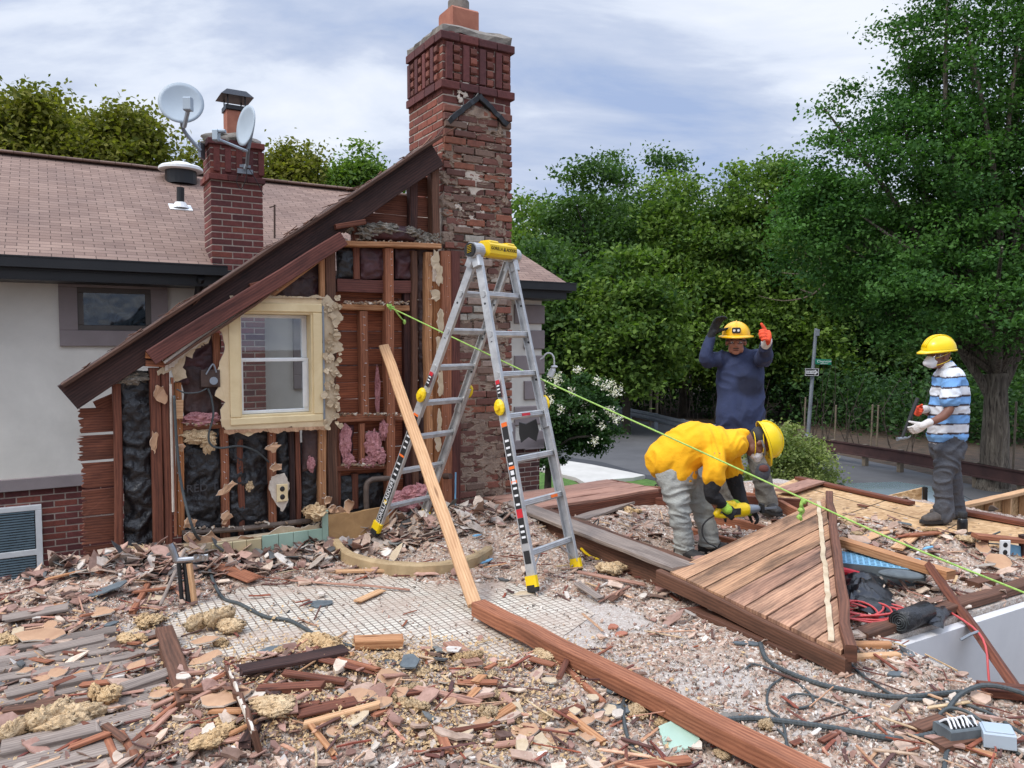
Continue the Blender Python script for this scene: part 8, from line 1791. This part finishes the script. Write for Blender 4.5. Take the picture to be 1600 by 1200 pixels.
crumpled('plastic_flap', [(1430, 975), (1472, 992), (1490, 960), (1455, 950)], .03, 'blkplastic', 'black plastic flap hanging at the stairwell edge', 'sheet', .02, hump=.03)
# pale blue crate
cr0 = gz(1375, 905, 0); X = V((.93, -.37, 0)).normalized(); Yv = V((-X.y, X.x, 0)); cr = empty('crate', cr0, 'pale blue plastic crate lid with square holes under the tan timber', 'crate')
mb = MB(); W_, D_ = .52, .30
for i in range(15): board(mb, cr0+X*(-W_/2+i*W_/14)-Yv*D_/2+Z_*.13, cr0+X*(-W_/2+i*W_/14)+Yv*D_/2+Z_*.13, .012, .006, ch=.001, jit=0, seg=1)
for i in range(9): board(mb, cr0-X*W_/2+Yv*(-D_/2+i*D_/8)+Z_*.132, cr0+X*W_/2+Yv*(-D_/2+i*D_/8)+Z_*.132, .012, .006, ch=.001, jit=0, seg=1)
mb.build('grid', M['blue'], cr); mb = MB()
for sg in (1, -1): board(mb, cr0-X*W_/2+Yv*sg*D_/2+Z_*.065, cr0+X*W_/2+Yv*sg*D_/2+Z_*.065, .012, .13, ch=.002, jit=0, seg=1); board(mb, cr0+X*sg*W_/2-Yv*D_/2+Z_*.065, cr0+X*sg*W_/2+Yv*D_/2+Z_*.065, .012, .13, ch=.002, jit=0, seg=1)
mb.build('walls', M['slate'], cr)
mb = MB(); p = gz(1408, 898, .12); ell(mb, p, .14, .07, .03, (X, Yv, Z_), 18); tag(mb.build('grey_tray', M['slate'], base=True), 'dark grey oval tray beside the blue crate grid', 'tray')
mb = MB(); p = gz(1342, 878, .05); tube(mb, [p, p+V((.06, -.01, .0))], .024, 12); tag(mb.build('blue_cup', M['blue'], base=True), 'small pale blue cup lying beyond the tan timber end', 'cup')
mb = MB(); p = gz(1410, 884, .05); tube(mb, smooth_path([p-V((.12, 0, 0)), p, p+V((.04, -.03, 0))], 4), [.016]*5+[.03, .04, .045, .04], 12); tag(mb.build('pipe_elbow', M['pipe'], base=True), 'dusty metal pipe elbow in the rubble beyond the crate', 'pipe')
# leaning red brown 2x4 out of the stairwell
a, b_ = at(1452, 884, 5.0), at(1600, 1092, 4.0); mb = MB(); board(mb, a, b_, .085, .045, up=(.6, -.6, .5), cut=.05, jit=.003); lt = tag(mb.build('leaning_timber', M['wred'], base=True), 'dark red timber standing in the stairwell and leaning up to the left', 'timber')
mb = MB(); p = at(1515, 992, 4.35); tube(mb, smooth_path([p+V((-.05, 0, -.03)), p, p+V((.05, 0, .02))], 4), .008, 6); tube(mb, [at(1570, 1080, 4.05), at(1585, 1075, 4.0), at(1590, 1092, 4.0)], .02, 8); mb.build('clamp', M['steel'], lt)
# stub frame with outlet at the right edge
sf = empty('stub_frame', gz(1560, 880), 'broken stub of wall framing with a white double outlet at the right edge', 'frame'); Ys_ = gz(1560, 878).y
T_ = lambda px, py, dy=0: at(px, py, Ys_+dy)
mb = MB(); board(mb, T_(1522, 838), T_(1605, 846), .09, .035); mb.build('top_rail', M['wor'], sf)
mb = MB(); board(mb, T_(1538, 836, .03), T_(1540, 884, .03), .04, .04, up=(0, 1, 0)); mb.build('post', M['wred'], sf)
mb = MB(); board(mb, T_(1535, 860, .05), T_(1580, 868, .05), .04, .03); mb.build('mid_rail', M['wred'], sf)
mb = MB(); board(mb, T_(1600, 836), T_(1601, 905), .05, .05, up=(0, 1, 0)); mb.build('post', M['wdark'], sf)
mb = MB(); poly(mb, [T_(1577, 850), T_(1598, 854), T_(1600, 905), T_(1577, 896)], .01, (0, 1, 0)); mb.build('blue_board', M['blue'], sf)
mb = MB(); c = T_(1570, 857, -.06); box(mb, c, .075, .012, .125, bev=.004); op = mb.build('outlet_plate', M['white'], sf); mb = MB()
for dz in (.028, -.028): ell(mb, c+V((0, -.006, dz)), .018, .005, .02, None, 12)
mb.build('socket', M['black'], op)
cable([(1480, 848), (1500, 856, .05), (1540, 856, .08), (1562, 856, .12)], .007, 'cable', 'dark cable arching to the outlet on the stub frame'); cable([(1482, 865), (1520, 872), (1560, 862, .05)], .007, 'cable', 'lower dark cable looping towards the outlet')
# insulated bottle
b0 = gz(1503, 847); bo = empty('bottle', b0, 'tall black insulated drinking bottle standing on the rubble', 'bottle'); mb = MB()
tube(mb, [b0, b0+Z_*.004, b0+Z_*.17, b0+Z_*.19, b0+Z_*.205], [.036, .04, .04, .036, .03], 20); mb.build('body', M['navyb'] if 'navyb' in M else M['blkplastic'], bo, True); mb = MB(); tube(mb, [b0+Z_*.203, b0+Z_*.215, b0+Z_*.25, b0+Z_*.255], [.032, .034, .034, .028], 20); mb.build('cap', M['rub'], bo, True)
mb = MB(); box(mb, b0+V((.022, -.036, .03)), .012, .002, .02); mb.build('mark', M['pw'], bo)
# terminal block and junction box bottom right
b0 = gz(1497, 1150, .03); tbx = empty('terminal_box', b0, 'open black terminal box with white wires at the bottom right', 'electrical box'); X = V((.97, .22, 0)).normalized(); Yv = V((-X.y, X.x, 0))
mb = MB(); box(mb, b0+Z_*.02, .16, .10, .06, (X, Yv, Z_), bev=.005); mb.build('body', M['slate'], tbx)
mb = MB()
for k in range(7): tube(mb, smooth_path([b0+X*(-.06+k*.02)-Yv*.03+Z_*.05, b0+X*(-.06+k*.02+R.gauss(0, .01))+Z_*(.075+R.random()*.01), b0+X*(-.06+k*.02)+Yv*.035+Z_*.05], 3), .005, 5)
mb.build('wires', M['pw'], tbx)
mb = MB()
for k in range(6): box(mb, b0+X*(-.05+k*.02)+Z_*.054, .008, .07, .01, (X, Yv, Z_))
mb.build('slots', M['rub'], tbx)
b0 = gz(1558, 1160, .03); jb = empty('junction_box', b0, 'pale grey junction box at the end of the thick conduit', 'electrical box'); X = V((.93, -.36, .05)).normalized(); Yv = Z_.cross(X).normalized()
mb = MB(); box(mb, b0+Z_*.025, .115, .10, .065, (X, Yv, X.cross(Yv)), bev=.006); mb.build('box', M['dish'], jb); mb = MB(); box(mb, b0+Z_*.06, .10, .085, .006, (X, Yv, X.cross(Yv)), bev=.002); mb.build('cover', M['dish'], jb)
b0 = gz(1325, 1024); mb = MB(); box(mb, b0+Z_*.03, .07, .07, .06, bev=.004); tag(mb.build('spacer_block', M['slate'], base=True), 'dark grey block wedged under the lower corner of the panel', 'block')
# dark boards over the striped worker's deck: small offcuts, hammer-side chips
for (a, b_, w_, m_, lb) in (((1392, 844), (1428, 850), .03, 'wdark', 'thin dark lath near the worker boots on the strand board'), ((1400, 816), (1425, 819), .05, 'slate', 'little grey flake on the strand board left of the boots'), ((1340, 788), (1356, 792), .05, 'wred', 'small red chip in the middle of the strand board deck'), ((1480, 838), (1520, 832), .04, 'wdark', 'dark strip on the strand board right of the boots')):
    p, q_ = gz(*a, .07), gz(*b_, .07); mb = MB(); board(mb, p, q_, w_, .012, cut=.02); tag(mb.build('offcut', M[m_], base=True), lb, 'offcut')
mb = MB(); k = 0
while k < 260:
    px, py = R.uniform(1215, 1600), R.uniform(758, 840); p = gz(px, py, .055)
    if not inpoly(p.x, p.y, [gz(*q_, .05) for q_ in ((1210, 768), (1250, 750), (1392, 780), (1620, 822), (1620, 850), (1412, 835), (1300, 808))]): k += 1; continue
    k += 1; s = R.uniform(.008, .03); a = R.random()*6.28; mb.add([p+V((math.cos(a+j*1.57)*s, math.sin(a+j*1.57)*s*.6, R.random()*.006)) for j in range(4)], [[0, 1, 2, 3]], None, 0, pick(R.choice([RBR, DRK, PAP, WHT])))
tag(mb.build('deck_crumbs', M['chipcol']), kind='stuff')
